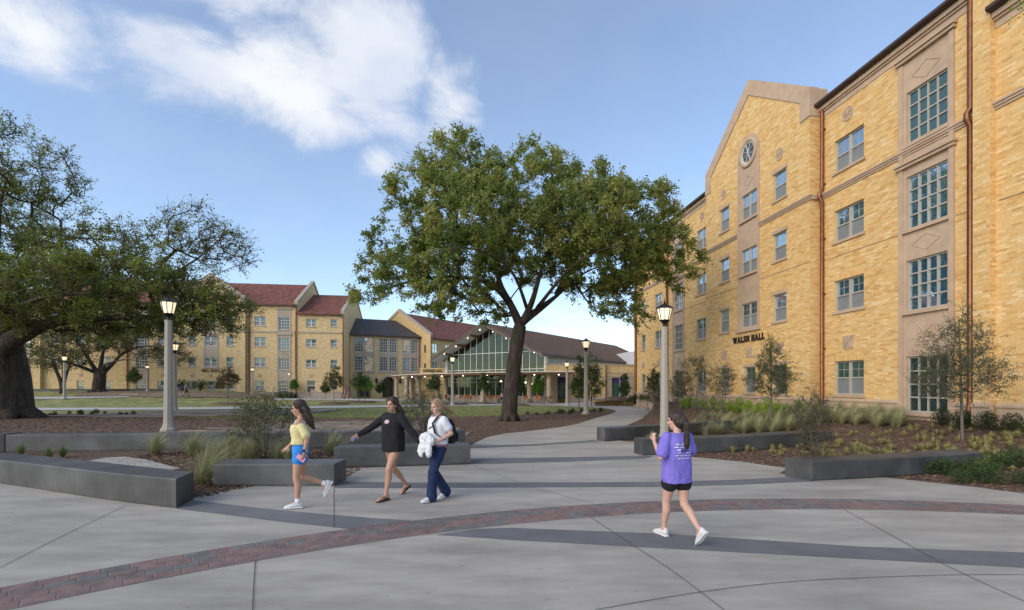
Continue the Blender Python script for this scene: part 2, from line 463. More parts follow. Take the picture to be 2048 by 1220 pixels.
bedr = [(10.4, 8.0), (12.3, 7.3), (16.2, 7.6), WD(9.5, .3), WD(-.1, .3), WD(-8, -.3), WD(-9.2, .3), WD(-23, .3), (7.9, 46.0), (7.2, 45.5)] + \
    smooth_poly(pxpoly([(1228, 806), (1262, 810), (1292, 816), (1306, 822), (1300, 830), (1280, 840), (1255, 851)]), 4) + \
    [(3.05, 17.5), (3.25, 16.9), (3.7, 16.62), (4.1, 16.2), (4.0, 15.2), (3.62, 13.7), (3.7, 13.3), (4.1, 13.15)] + pxpoly([(1400, 917), (1480, 925), (1575, 938.5)]) + [(5.75, 10.4), (6.3, 10.0), (7.0, 9.9)] + pxpoly([(1770, 957.5), (1850, 966), (1950, 977), (2048, 990), (2250, 1015)])
mulch_c = sheet('mulch_bed', bedr, gzr, .012, MULCH, .6)

# concrete plaza, lying as one slab with the walkway that leads off between the beds
pz = [(-30, -9), (30, -9), (30, 6)] + [(16, 7.35), (12.3, 7.3)]
right_edge = pxpoly([(2250, 1015), (2048, 990), (1950, 977), (1850, 966), (1770, 957.5)]) + [(7.0, 9.9), (6.3, 10.0), (5.75, 10.4)] + pxpoly([(1575, 938.5), (1480, 925), (1400, 917)]) + [(4.1, 13.15), (3.7, 13.3), (3.62, 13.7), (4.0, 15.2), (4.1, 16.2), (3.7, 16.62), (3.25, 16.9), (3.05, 17.5)] + smooth_poly(pxpoly([(1255, 851), (1280, 840), (1300, 830), (1306, 822), (1292, 816), (1262, 810), (1228, 806)]), 4)
left_edge = pxpoly([(1190, 804.5), (1100, 806), (1000, 808), (1000, 811), (1100, 812), (1160, 814.5), (1195, 816)]) + edge_path + [(-.9, 17.8), (-1.35, 15.3), (-1.0, 11.6), (-4.05, 11.0), (-3.38, 9.3), (-4.6, 9.3), (-4.9, 9.0), (-5.18, 8.6), (-5.35, 8.1), (-5.3, 7.75), (-6.9, 8.4), (-9.2, 9.55), (-11.0, 10.2), (-30, 9.9)]
plaza = sheet('plaza', pz + right_edge + left_edge, flat, .02, CONC)

# paths across the lawn
def strip(name, pts, m, off, zf=gz0, grid=None):
    up = smooth_poly([G(x, y0, zf) for x, y0, y1 in pts], 4); lo = smooth_poly([G(x, y1, zf) for x, y0, y1 in pts], 4)
    return sheet(name, up + lo[::-1], zf, off, m, grid)
strip('path', [(-160, 817, 821.5), (63, 816, 820.5), (250, 815.5, 819.8), (460, 814.2, 818.6), (600, 812.8, 816.6), (720, 811.6, 815.2), (850, 809.6, 812.6), (945, 808.6, 811.4), (1002, 808.0, 811.0)], CONC2, .012, gz0, 1.0)
strip('path', [(20, 794.8, 798.5), (120, 794.6, 798.0), (200, 793.8, 796.4), (260, 793.0, 795.0)], CONC2, .03, gz0, 1.0)
strip('path', [(545, 797.0, 799.2), (640, 797.2, 800.2), (720, 797.6, 801.2), (790, 799, 803)], CONC2, .016, gz0, 1.0)
sheet('terrace_paving', [(-17.5, 66.0), (-12.5, 60.2), (-6.6, 55.2), (0, 50.8), (5.5, 49.0), (9.5, 49.5), (13, 51), (13, 60), (-6, 66), (-16, 76)], flat, .03, CONC2)
strip('stone_bank', [(150, 788, 792.5), (250, 782.5, 793.5), (330, 783.5, 795.5), (420, 785.0, 796.0), (500, 787.5, 796.5), (560, 792.0, 796.8)], DRY, .05, gz0, 1.0)

# flagstone paving, stone by stone
def flagging(name, poly, zf, rowh, seed):
    r = random.Random(seed)
    base = sheet(name, poly, zf, .016, MULCH, 1.0)
    P = np.array(poly); q = np.roll(P, -1, 0)
    def inside(x, y):
        c = ((P[:, 1] > y) != (q[:, 1] > y)) & (x < (q[:, 0] - P[:, 0]) * (y - P[:, 1]) / (q[:, 1] - P[:, 1] + 1e-12) + P[:, 0])
        return c.sum() % 2 == 1
    y = P[:, 1].min(); out = []; gaps = .025
    while y < P[:, 1].max():
        h = rowh * r.uniform(.75, 1.3); x = P[:, 0].min() - r.random()
        while x < P[:, 0].max():
            w = rowh * r.uniform(.9, 2.3)
            if inside(x + w / 2, y + h / 2):
                j = lambda: r.uniform(-.05, .05)
                out.append([(x + gaps + j() * .6, y + gaps + j()), (x + w * .5 + j(), y + gaps + j()), (x + w - gaps + j() * .6, y + gaps + j()), (x + w - gaps + j() * .6, y + h - gaps + j()), (x + w * .5 + j(), y + h - gaps + j()), (x + gaps + j() * .6, y + h - gaps + j())])
            x += w
        y += h
    cols = [FLAG, FLAG2, FLAG3]
    for pl in out[:300]:
        cx = sum(p[0] for p in pl) / 6; cy = sum(p[1] for p in pl) / 6; dz = r.uniform(0, .012)
        mb = MB(); z = lambda p: zf(p[0], p[1]) + .02
        mb.loft([[(p[0] - cx, p[1] - cy, z(p)) for p in pl], [((p[0] - cx) * .985, (p[1] - cy) * .985, z(p) + .02 + dz) for p in pl]])
        link('flagstone', mb.mesh('flagstone', r.choice(cols)), base, (cx, cy, 0))
    return base
FLAG2 = mat('flagstone_grey', (.19, .155, .125), .9, .3, 1.7, .4, 30, dist=.02)
FLAG3 = mat('flagstone_tan', (.29, .215, .15), .9, .3, 1.7, .4, 30, dist=.02)
flagging('stone_paving', pxpoly([(300, 868), (400, 862), (480, 855), (560, 848.5), (700, 843.5), (830, 843.5), (900, 852), (940, 867.5), (920, 873)], gz1), gz1, .55, 3)
flagging('stone_paving', pxpoly([(110, 833), (170, 828.5), (300, 823.5), (480, 821.5), (690, 818.8), (660, 822), (540, 830), (420, 832.5), (280, 835)], gz1), gz1, .95, 5)

# plain grey bands, joints and the ring of pavers, all set into the plaza
def inlay(name, pts, m=BAND, off=.024):
    return sheet(name, pts, flat, off, m)
def poly_px(a): return [G(x, y, flat) for x, y in a]
inlay('paving_band', poly_px([(377, 1003), (500, 1018), (640, 1031), (760, 1041), (848, 1048), (700, 1062), (560, 1047), (440, 1032), (352, 1020.5)]))
inlay('paving_band', poly_px([(872, 1074), (950, 1062), (1024, 1061), (1324, 1073), (1724, 1098), (2048, 1110.5), (2500, 1122), (2500, 1156), (2048, 1141), (1724, 1122), (1324, 1101.5), (1024, 1085)]))
inlay('paving_band', poly_px([(668, 965.5), (820, 967.5), (1000, 967.8), (1300, 967), (1450, 963), (1575, 957.5), (1632, 965), (1480, 972), (1300, 976.5), (1000, 977.5), (820, 978.5), (668, 979)]))
inlay('paving_band', poly_px([(941, 918.5), (1100, 917), (1285, 913.5), (1308, 913.5), (1290, 919.5), (1100, 927), (941, 931)]))
inlay('paving_band', poly_px([(938, 893), (1060, 890.5), (1185, 881.8), (1207, 884), (1060, 893.5), (940, 898.5)]))
def joint(pts, w=.009):
    P = [Vector(G(x, y, flat)) for x, y in pts]
    P = [Vector(p) for p in smooth_poly([tuple(p) for p in P], 4)] if len(P) > 2 else P
    a, b = [], []
    for i, p in enumerate(P):
        t = (P[min(i + 1, len(P) - 1)] - P[max(i - 1, 0)]).normalized(); nn = Vector((-t.y, t.x)) * w / 2
        a.append(tuple(p + nn)); b.append(tuple(p - nn))
    inlay('paving_joint', a + b[::-1], JOINT, .028)
joint([(511, 1127), (508, 1170), (504, 1260)])
joint([(668, 979), (668, 1061)])
joint([(946, 933), (1060, 976), (1188, 1012)]); joint([(1182, 1040), (1265, 1095), (1345, 1150), (1470, 1245)])
joint([(1190, 1230), (1400, 1193), (1600, 1171), (1900, 1157), (2120, 1158)])
joint([(1690, 1024), (1790, 1080), (1900, 1140), (2100, 1233)])
joint([(-60, 1172), (120, 1080), (252, 1014)]); joint([(-30, 1000), (60, 992), (130, 985)])

ring_c, r_out, r_in = (4.55, -5.9), 13.95, 13.29
bed = []
A0, A1 = R(28), R(152)
for k in range(61): a = A0 + (A1 - A0) * k / 60; bed.append((ring_c[0] + (r_out + .015) * math.cos(a), ring_c[1] + (r_out + .015) * math.sin(a)))
for k in range(61): a = A1 + (A0 - A1) * k / 60; bed.append((ring_c[0] + (r_in - .015) * math.cos(a), ring_c[1] + (r_in - .015) * math.sin(a)))
ring = inlay('paver_ring', bed, SAND, .024)
rowsz = (r_out - r_in) / 4
pav = {}
for key, mm in (('r', PAVR), ('g', PAVG), ('m', PAVM)):
    b = MB(); L_, W_ = .226, rowsz - .006
    b.loft([[(-L_ / 2, -W_ / 2, 0), (L_ / 2, -W_ / 2, 0), (L_ / 2, W_ / 2, 0), (-L_ / 2, W_ / 2, 0)], [(-L_ / 2, -W_ / 2, .006), (L_ / 2, -W_ / 2, .006), (L_ / 2, W_ / 2, .006), (-L_ / 2, W_ / 2, .006)],
            [(-L_ / 2 + .006, -W_ / 2 + .006, .010), (L_ / 2 - .006, -W_ / 2 + .006, .010), (L_ / 2 - .006, W_ / 2 - .006, .010), (-L_ / 2 + .006, W_ / 2 - .006, .010)]])
    pav[key] = b.mesh('paver', mm)
for row in range(4):
    rr = r_in + rowsz * (row + .5); n = int((A1 - A0) * rr / .232); run = 'r'
    for k in range(n):
        a = A0 + (k + .5 * (row % 2) + .25) * .232 / rr
        x, y = ring_c[0] + rr * math.cos(a), ring_c[1] + rr * math.sin(a)
        px_ = 1024 + FPX * x / max(y, .1)
        if y < 3.6 or px_ < -60 or px_ > 2110: continue
        if random.random() < .7: run = random.choice('rrggm')
        o = link('paver', pav[run], ring, (x, y, .018), a + math.pi / 2)
        o.rotation_euler[0] = random.uniform(-.008, .008)

# bark chips scattered on the near beds
def chips(name, poly, zf, n, label, seed):
    r = np.random.default_rng(seed); P = np.array(poly); q = np.roll(P, -1, 0)
    X = r.uniform(P[:, 0].min(), P[:, 0].max(), n * 3); Y = r.uniform(P[:, 1].min(), P[:, 1].max(), n * 3)
    ins = np.zeros(len(X), int)
    for a, b in zip(P, q): ins += ((a[1] > Y) != (b[1] > Y)) & (X < (b[0] - a[0]) * (Y - a[1]) / (b[1] - a[1] + 1e-12) + a[0])
    k = ins % 2 == 1; X, Y = X[k][:n], Y[k][:n]; n = len(X)
    Z = np.array([zf(x, y) for x, y in zip(X, Y)]) + .02
    a = r.uniform(0, 6.28, n); L_ = r.uniform(.02, .055, n); W_ = L_ * r.uniform(.25, .5, n); t = r.uniform(-.35, .35, n)
    ca, sa = np.cos(a), np.sin(a)
    V = np.empty((n, 6, 3))
    for i, (u, v, w) in enumerate(((-1, -1, 0), (1, -.6, 0), (1, .8, 0), (-1, 1, 0), (-.8, 0, 1), (.9, .1, 1))):
        V[:, i, 0] = X + ca * L_ * u - sa * W_ * v; V[:, i, 1] = Y + sa * L_ * u + ca * W_ * v; V[:, i, 2] = Z + t * L_ * u + w * .010
    b = (np.arange(n) * 6)[:, None]
    F = np.concatenate([b + np.array([[0, 1, 5, 4]]), b + np.array([[2, 3, 4, 5]])], 0)
    c = np.array([(.19, .115, .07), (.11, .06, .036), (.27, .19, .13), (.07, .038, .024)])[r.choice(4, n, p=[.3, .35, .1, .25])]
    o = link(name, fast_mesh(name, V.reshape(-1, 3), F, CHIP, np.concatenate([c, c])))
    tag(o, label, 'mulch', kind='stuff')
chips('bark_chips', [(-10, 9.8), (-5.3, 7.9), (-4.9, 9.0), (-3.4, 9.5), (-3.4, 11.3), (-1.1, 11.85), (-1.35, 14.7), (-10, 14.0)], lambda x, y: .012, 9000, 'loose bark chips on the planting bed behind the left seat walls', 1)
chips('bark_chips', bedr, lambda x, y: gzr(x, y) + .005, 22000, 'loose bark chips on the sloping planting bed along the right hall', 2)
chips('bark_chips', mul, gz1, 26000, 'loose bark chips around the two big oaks', 3)

# ------------------------------------------------------------------ dark concrete seat walls
def seat_wall(front, back, h, label, z0=0.0):
    """front/back: plan polylines (same count)"""
    f = smooth_poly(front, 5) if len(front) > 2 else front; b = smooth_poly(back, 5) if len(back) > 2 else back
    cx, cy = f[0]; c = .022
    mb = MB(); rings = []
    for (fx, fy), (bx, by) in zip(f, b):
        d = Vector((bx - fx, by - fy)).normalized()
        F_ = Vector((fx - cx, fy - cy)); B_ = Vector((bx - cx, by - cy))
        pt = lambda p, o_, z: (p.x + d.x * o_, p.y + d.y * o_, z)
        rings.append([pt(F_, .02, 0), pt(F_, .02, .03), pt(F_, 0, .035), pt(F_, 0, h - c), pt(F_, c * .4, h - c * .35), pt(F_, c, h), pt(B_, -c, h), pt(B_, -c * .4, h - c * .35), pt(B_, 0, h - c), pt(B_, 0, 0)])
    mb.loft(rings)
    o = mb.build('seat_wall', SEAT, None, False, (cx, cy, z0))
    return tag(o, label, 'bench', 'dark concrete seat walls', 'thing')
seat_wall([(-12.6, 10.25), (-9.82, 9.28), (-6.81, 8.02), (-5.15, 7.41)], [(-12.45, 10.85), (-9.7, 9.9), (-6.75, 8.65), (-5.28, 8.02)], .462, 'long dark concrete seat wall at the left edge, nearest the camera on that side', .018)
seat_wall([(-5.60, 9.05), (-3.33, 9.05)], [(-5.57, 9.72), (-3.33, 9.72)], .42, 'short dark concrete seat wall behind the woman in blue shorts', .018)
seat_wall([(-4.08, 11.05), (-2.6, 11.3), (-1.0, 11.62)], [(-4.12, 11.6), (-2.7, 11.85), (-1.1, 12.15)], .475, 'dark concrete seat wall behind the two women with backpack and black top', .018)
seat_wall([(-14.4, 13.75), (-8, 14.35), (-1.48, 15.0)], [(-14.4, 14.25), (-8, 14.85), (-1.5, 15.5)], .50, 'very long dark retaining seat wall below the tall left lamp post', .014)
seat_wall([(-17.0, 12.4), (-14.43, 13.74)], [(-17.2, 12.95), (-14.43, 14.26)], .53, 'dark wall piece turning forward at the far left end of the long retaining wall', .014)
seat_wall([(3.14, 16.35), (5.3, 17.55), (7.6, 18.9), (9.7, 20.3)], [(2.95, 16.8), (5.05, 18.0), (7.3, 19.35), (9.4, 20.75)], .455, 'rearmost dark concrete seat wall right of the path, behind the right lamp post', .018)
seat_wall([(3.54, 13.05), (6.0, 13.75), (8.3, 14.65), (10.33, 15.6)], [(3.42, 13.55), (5.8, 14.25), (8.05, 15.15), (10.1, 16.1)], .44, 'middle dark concrete seat wall on the right, behind the purple shirted woman', .018)
seat_wall([(5.93, 9.54), (8.3, 10.1), (10.56, 10.84)], [(5.68, 10.05), (8.1, 10.62), (10.4, 11.38)], .40, 'frontmost dark concrete seat wall on the right with green shrubs before it', .018)
# ------------------------------------------------------------------ building kit (local frame: x along the wall, y into the building, z up)
def wall_quads(mb, x0, x1, z0, z1, y, holes, depth=.16):
    """a wall face with real openings and their reveals"""
    xs = sorted({x0, x1, *[v for h in holes for v in h[:2] if x0 < v < x1]}); zs = sorted({z0, z1, *[v for h in holes for v in h[2:] if z0 < v < z1]})
    for i in range(len(xs) - 1):
        for j in range(len(zs) - 1):
            cx, cz = (xs[i] + xs[i + 1]) / 2, (zs[j] + zs[j + 1]) / 2
            if any(h[0] < cx < h[1] and h[2] < cz < h[3] for h in holes): continue
            mb.add([(xs[i], y, zs[j]), (xs[i + 1], y, zs[j]), (xs[i + 1], y, zs[j + 1]), (xs[i], y, zs[j + 1])], [(0, 1, 2, 3)])
    for a, b, c, d in holes:
        q = y + depth
        mb.add([(a, y, c), (b, y, c), (b, y, d), (a, y, d), (a, q, c), (b, q, c), (b, q, d), (a, q, d)], [(0, 4, 5, 1), (1, 5, 6, 2), (2, 6, 7, 3), (3, 7, 4, 0)])

def rect_frame(mb, x0, x1, z0, z1, y0, y1, w):
    mb.box(x0, x0 + w, y0, y1, z0, z1); mb.box(x1 - w, x1, y0, y1, z0, z1)
    mb.box(x0 + w, x1 - w, y0 + .001, y1, z0, z0 + w); mb.box(x0 + w, x1 - w, y0 + .001, y1, z1 - w, z1)

def pane(parent, x0, x1, z0, z1, y, m, name='pane', t=.012):
    return MB().box(x0, x1, y, y + t, z0, z1).build(name, m, parent)

def sash_window(parent, x0, x1, z0, z1, y, double=True, up=None, lo=None, near=True, fr=None):
    """hung sashes, one pair or two, insect screen over the lower one"""
    fr = fr or WFRAME; mb = MB(); a, b = y + .07, y + .14; w = .055
    rect_frame(mb, x0, x1, z0, z1, a, b, w)
    cells = [(x0 + w, x1 - w)]
    if double:
        c = (x0 + x1) / 2; mb.box(c - .065, c + .065, a - .004, b, z0 + w, z1 - w); cells = [(x0 + w, c - .065), (c + .065, x1 - w)]
    zm = (z0 + z1) / 2
    for p, q in cells:
        mb.box(p, q, a + .002, b, zm - .03, zm + .03)
        if near:
            c = (p + q) / 2
            mb.box(c - .009, c + .009, a + .044, b - .012, zm + .03, z1 - w); mb.box(p, q, a + .045, b - .012, (zm + z1) / 2 - .009, (zm + z1) / 2 + .009)
    win = mb.build('window', fr, parent)
    if near:
        for p, q in cells:
            pane(win, p, q, zm + .03, z1 - w, a + .05, up or GLB, 'upper_pane'); pane(win, p, q, z0 + w, zm - .03, a + .04, lo or SCREEN, 'lower_pane')
    else:
        pane(win, x0 + w, x1 - w, zm, z1 - w, a + .05, up or GLG, 'upper_pane'); pane(win, x0 + w, x1 - w, z0 + w, zm, a + .04, lo or SCREEN, 'lower_pane')
    return win

def grid_window(parent, x0, x1, z0, z1, y, nx=4, nz=4, m=None, near=True, fr=None, bw=.05):
    fr = fr or WFRAME; mb = MB(); a, b = y + .07, y + .14; w = .055
    rect_frame(mb, x0, x1, z0, z1, a, b, w)
    X = [x0 + w + (x1 - x0 - 2 * w) * i / nx for i in range(nx + 1)]; Z = [z0 + w + (z1 - z0 - 2 * w) * i / nz for i in range(nz + 1)]
    for v in X[1:-1]: mb.box(v - bw / 2, v + bw / 2, a + .004, b, z0 + w, z1 - w)
    for v in Z[1:-1]: mb.box(x0 + w, x1 - w, a + .006, b, v - bw / 2, v + bw / 2)
    win = mb.build('window', fr, parent)
    if near:
        for i in range(nx):
            for j in range(nz): pane(win, X[i], X[i + 1], Z[j], Z[j + 1], a + .05, m or GLB)
    else: pane(win, x0 + w, x1 - w, z0 + w, z1 - w, a + .05, m or GLD)
    return win

def diamond(mb, cx, cz, rx, rz, y, t=.03, d=.015):
    P = [(cx - rx, cz), (cx, cz + rz), (cx + rx, cz), (cx, cz - rz)]
    for i in range(4):
        p, q = P[i], P[(i + 1) % 4]; mb.bar((p[0], y, p[1]), (q[0], y, q[1]), d * (2 if i % 2 else 2.2), t, (0, 1, 0))

def star_tile(parent, cx, cz, r, y):
    """square relief block with a star of grooves"""
    mb = MB(); mb.box(cx - r, cx + r, y - .03, y + .01, cz - r, cz + r)
    for k in range(4):
        a = math.pi * k / 4; l = r * (.92 if k % 2 == 0 else 1.2)
        mb.bar((cx - math.cos(a) * l, y - .034 - k * .001, cz - math.sin(a) * l), (cx + math.cos(a) * l, y - .034 - k * .001, cz + math.sin(a) * l), .02, .035, (0, 1, 0))
    return mb.build('relief_tile', LIME, parent)

def roundel(parent, cx, cz, r, y, m=None):
    mb = MB(); n = 20
    ringp = lambda rr, yy: [(cx + rr * math.cos(6.28318 * k / n), yy, cz + rr * math.sin(6.28318 * k / n)) for k in range(n)]
    mb.loft([ringp(r, y + .01), ringp(r, y - .03), ringp(r * .9, y - .035), ringp(r * .85, y - .015)])
    for k in range(4):
        a = math.pi * k / 4 + .2
        mb.bar((cx - math.cos(a) * r * .8, y - .022 - k * .001, cz - math.sin(a) * r * .8), (cx + math.cos(a) * r * .8, y - .022 - k * .001, cz + math.sin(a) * r * .8), .016, .03, (0, 1, 0))
    return mb.build('roundel', m or LIME, parent)

# ---- slab-serif lettering
GL = {
 'H': (.86, [((.17, 0), (.17, 1), .2), ((.69, 0), (.69, 1), .2), ((.17, .5), (.69, .5), .11)], [.17, .69], [.17, .69]),
 'I': (.42, [((.21, 0), (.21, 1), .2)], [.21], [.21]),
 'L': (.74, [((.19, 0), (.19, 1), .2), ((.1, .05), (.68, .05), .11), ((.63, .0), (.63, .3), .1)], [.19], [.19]),
 'A': (.92, [((.12, 0), (.44, 1), .1), ((.44, 1), (.78, 0), .2), ((.24, .34), (.66, .34), .1)], [.12, .78], []),
 'W': (1.25, [((.12, 1), (.36, 0), .19), ((.36, 0), (.6, 1), .1), ((.6, 1), (.84, 0), .19), ((.84, 0), (1.1, 1), .1)], [], [.12, .6, 1.1]),
 'S': (.72, [((.6, .72), (.6, .95), .1), ((.6, .9), (.35, .97), .12), ((.35, .97), (.12, .78), .16), ((.12, .78), (.32, .55), .18), ((.32, .55), (.58, .38), .2), ((.58, .38), (.52, .1), .17), ((.52, .1), (.3, .03), .12), ((.3, .03), (.1, .1), .12), ((.1, .05), (.1, .3), .1)], [], []),
 'G': (.84, [((.66, .7), (.66, .95), .1), ((.66, .88), (.4, .97), .12), ((.4, .97), (.16, .75), .18), ((.16, .75), (.14, .28), .2), ((.14, .28), (.4, .03), .18), ((.4, .03), (.66, .12), .12), ((.66, .05), (.66, .42), .17), ((.5, .42), (.78, .42), .1)], [], []),
 'U': (.86, [((.17, 1), (.17, .28), .2), ((.17, .28), (.43, .04), .16), ((.43, .04), (.68, .28), .14), ((.68, .28), (.68, 1), .12)], [], [.17, .68]),
 'T': (.8, [((.4, 0), (.4, 1), .2), ((.06, .95), (.74, .95), .11), ((.08, .7), (.08, 1), .08), ((.72, .7), (.72, 1), .08)], [.4], []),
 'E': (.76, [((.19, 0), (.19, 1), .2), ((.1, .05), (.66, .05), .11), ((.1, .95), (.66, .95), .11), ((.19, .5), (.5, .5), .11), ((.63, 0), (.63, .28), .08), ((.63, .72), (.63, 1), .08)], [], []),
 'R': (.86, [((.19, 0), (.19, 1), .2), ((.19, .95), (.5, .95), .11), ((.5, .97), (.66, .75), .18), ((.66, .75), (.5, .5), .18), ((.19, .5), (.5, .5), .11), ((.45, .5), (.72, 0), .18)], [.19, .74], []),
 'Z': (.76, [((.1, .95), (.66, .95), .11), ((.62, .95), (.14, .05), .2), ((.1, .05), (.68, .05), .11), ((.64, 0), (.64, .28), .08), ((.12, .72), (.12, 1), .08)], [], []),
}
def lettering(parent, text, x0, x1, z, h, y):
    wd = sum(.5 if c == ' ' else GL[c][0] + .08 for c in text); sc = (x1 - x0) / wd; x = x0
    for c in text:
        if c == ' ': x += .5 * sc; continue
        w, strokes, bot, top = GL[c]; mb = MB(); i = 0
        def quad(p, q, t):
            nonlocal i
            mb.bar((x + p[0] * sc, y - .03 - i * .0016, z + p[1] * h), (x + q[0] * sc, y - .03 - i * .0016, z + q[1] * h), .05, t * sc, (0, 1, 0)) if False else None
            px, pz, qx, qz = x + p[0] * sc, z + p[1] * h, x + q[0] * sc, z + q[1] * h
            l = math.hypot(qx - px, qz - pz); nx, nz = -(qz - pz) / l * t * sc / 2, (qx - px) / l * t * sc / 2
            mb.prism([(px + nx, pz + nz), (px - nx, pz - nz), (qx - nx, qz - nz), (qx + nx, qz + nz)], 'y', y - .05 - i * .0016, y - .01); i += 1
        for p, q, t in strokes: quad(p, q, t)
        for b in bot: quad((b - .18, .045), (b + .18, .045), .09)
        for b in top: quad((b - .18, .955), (b + .18, .955), .09)
        mb.build('letter', LETTER, parent); x += (w + .08) * sc

def downspout(parent, x, y, ztop, zbot, r=.07, kinks=()):
    """copper pipe with offsets round the string courses and strap brackets"""
    pts = [(x, y + .1, ztop + .12), (x, y - .02, ztop + .02), (x, y - .12, ztop - .14)]
    zs = sorted(kinks, reverse=True)
    for k in zs: pts += [(x, y - .12, k + .30), (x, y - .25, k + .12), (x, y - .25, k - .06), (x, y - .12, k - .26)]
    pts += [(x, y - .12, zbot + .45), (x + .03, y - .2, zbot + .22), (x + .03, y - .2, zbot)]
    dp = MB().tube(pts, r, 10).build('downspout', COPPER, parent, True)
    z = ztop - 1.0
    while z > zbot + .6:
        MB().box(x - r - .03, x + r + .03, y - .12 - .01, y, z - .02, z + .02).build('bracket', COPPER, dp); z -= 2.4
    MB().box(x + .03 - .1, x + .03 + .1, y - .3, y - .1, zbot - .7, zbot + .03).build('drain_boot', BLACKM, dp)
    return dp

# ------------------------------------------------------------------ Walsh Hall (right), brick by brick
walsh = thing('walsh_hall', 'four storey buff brick hall on the right with gable and WALSH HALL letters', 'building', WO, math.atan2(WX.y, WX.x))
PAL = np.array([(.66, .475, .225), (.62, .41, .165), (.56, .335, .115), (.71, .555, .315), (.65, .445, .195), (.51, .295, .095)]) * np.array([1.03, 1.02, .97]); PAL = (PAL * .82 + PAL[:5].mean(0) * .22) * np.array([1.02, .97, .95])
PALP = [.28, .26, .13, .14, .15, .04]
BH, BL = .072, .255
BR = []      # (world-ish local corners, colour index)
brick_sets = {'wall': []}
def lay(o, ad, nd, z0, z1, spans, key='wall', seed=0):
    """lay courses of bricks on a wall plane: o origin (x,y), ad along, nd outward; spans(z) -> free intervals"""
    r = random.Random(seed); z = z0; row = 0; run = 0; ci = 0
    while z + BH <= z1 + 1e-6:
        ph = (row % 2) * BL / 2 + r.uniform(-.03, .03)
        for a, b in spans(z, z + BH):
            x = a - ((a + ph) % BL)
            while x < b - .02:
                p, q = max(x, a) + .004, min(x + BL, b) - .004
                if q - p > .03:
                    if r.random() < .85: ci = r.choices(range(6), PALP)[0]
                    brick_sets[key].append((o[0] + ad[0] * p, o[1] + ad[1] * p, o[0] + ad[0] * q, o[1] + ad[1] * q, z + .004, z + BH - .005, nd[0], nd[1], ci, r.uniform(.92, 1.08), r.uniform(.003, .006)))
                x += BL
        z += BH; row += 1
def free(x0, x1, holes):
    def f(za, zb):
        iv = [(x0, x1)]
        for a, b, c, d in holes:
            if c < zb - .005 and d > za + .005:
                iv = [s for p, q in iv for s in ((p, min(q, a)), (max(p, b), q)) if s[1] - s[0] > .02]
        return iv
    return f
wb = MB()            # mortar backing of every face
LV = [(12.31, 1.33), (9.34, 1.31), (6.36, 1.31), (2.94, 1.40)]
# -- near section
hM = [(.85, 2.34, t - h, t) for t, h in LV]
surM = (3.92, 5.90, .70, 13.45)
wall_quads(wb, .05, 6.62, -.3, 14.2, 0, hM + [surM], .2)
lay((0, 0), (1, 0), (0, -1), 1.40, 13.72, free(.05, 6.62, hM + [surM]), seed=1)
# -- bay with gable
BX0, BX1, BY = -9.05, .05, -.52
hB = []
for t, h in LV[:3]: hB += [(-2.46, -1.51, t - h, t), (-7.38, -6.43, t - h, t)]
hB += [(-2.46, -1.51, 1.53, 2.93), (-4.90, -3.95, 1.53, 2.93), (-7.30, -6.43, 1.53, 2.93)]
strip_h = (-5.49, -3.54, 4.86, 14.36)
wall_quads(wb, BX0, BX1, -.3, 15.1, BY, hB + [strip_h], .2)
wb.prism([(BX0, 15.1), (BX1, 15.1), (-4.5, 18.25)], 'y', BY, BY + .35)
wb.box(BX0, BX0 + .02, BY, .3, -.3, 15.1); wb.box(BX1 - .02, BX1, BY, .3, -.3, 15.1)
def bay_spans(za, zb):
    iv = free(BX0, BX1, hB + [strip_h])(za, zb)
    if zb > 13.85: iv = [(max(p, BX0 + .6), min(q, BX1 - .6)) for p, q in iv if min(q, BX1 - .6) > max(p, BX0 + .6)]
    if zb > 14.75:
        hw = (17.5 - zb) / (17.5 - 14.75) * 3.95
        iv = [(max(p, -4.5 - hw), min(q, -4.5 + hw)) for p, q in iv if min(q, -4.5 + hw) > max(p, -4.5 - hw)]
    if za > 14.3:
        d = za - 14.36
        if d < .98:
            w_ = math.sqrt(max(0, .98 ** 2 - max(d, 0) ** 2)); iv = [s for p, q in iv for s in ((p, min(q, -4.515 - w_)), (max(p, -4.515 + w_), q)) if s[1] - s[0] > .02]
    return iv
lay((0, BY), (1, 0), (0, -1), 1.40, 17.45, bay_spans, seed=2)
lay((BX1, 0), (0, -1), (1, 0), 1.40, 13.82, free(0, -BY, []), seed=3)
# -- far section
FX0 = -22.87
hF = []
for t, h in LV: hF += [(-11.28, -9.80, t - h, t), (-18.32, -16.90, t - h, t), (-21.30, -20.40, t - h, t)]
surF = (-14.97, -13.03, .70, 13.45)
wall_quads(wb, FX0, BX0, -.3, 14.2, 0, hF + [surF], .2)
lay((0, 0), (1, 0), (0, -1), 1.40, 13.72, free(FX0, BX0, hF + [surF]), seed=4)
# -- pier and the section that runs out of the frame
PY = -.22
wb.box(6.62, 7.10, PY, .3, -.3, 14.9); wall_quads(wb, 7.10, 11.5, -.3, 13.0, -.02, [])
lay((0, PY), (1, 0), (0, -1), 1.40, 14.85, free(6.62, 7.10, []), seed=5)
lay((7.10, -.02), (0, -1), (1, 0), 1.40, 14.85, free(0, .20, []), seed=6)
lay((0, -.02), (1, 0), (0, -1), 1.40, 12.6, free(7.10, 11.5, []), seed=7)
# far end wall and back, so that the hall is a closed volume
wb.box(FX0, FX0 + .25, .01, 14, -.3, 14.0); wb.box(FX0, 11.5, 13.8, 14.0, -.3, 13.0); wb.box(11.25, 11.5, 0.0, 14, -.3, 13.0)
wallp = wb.build('wall', MORTAR, walsh)
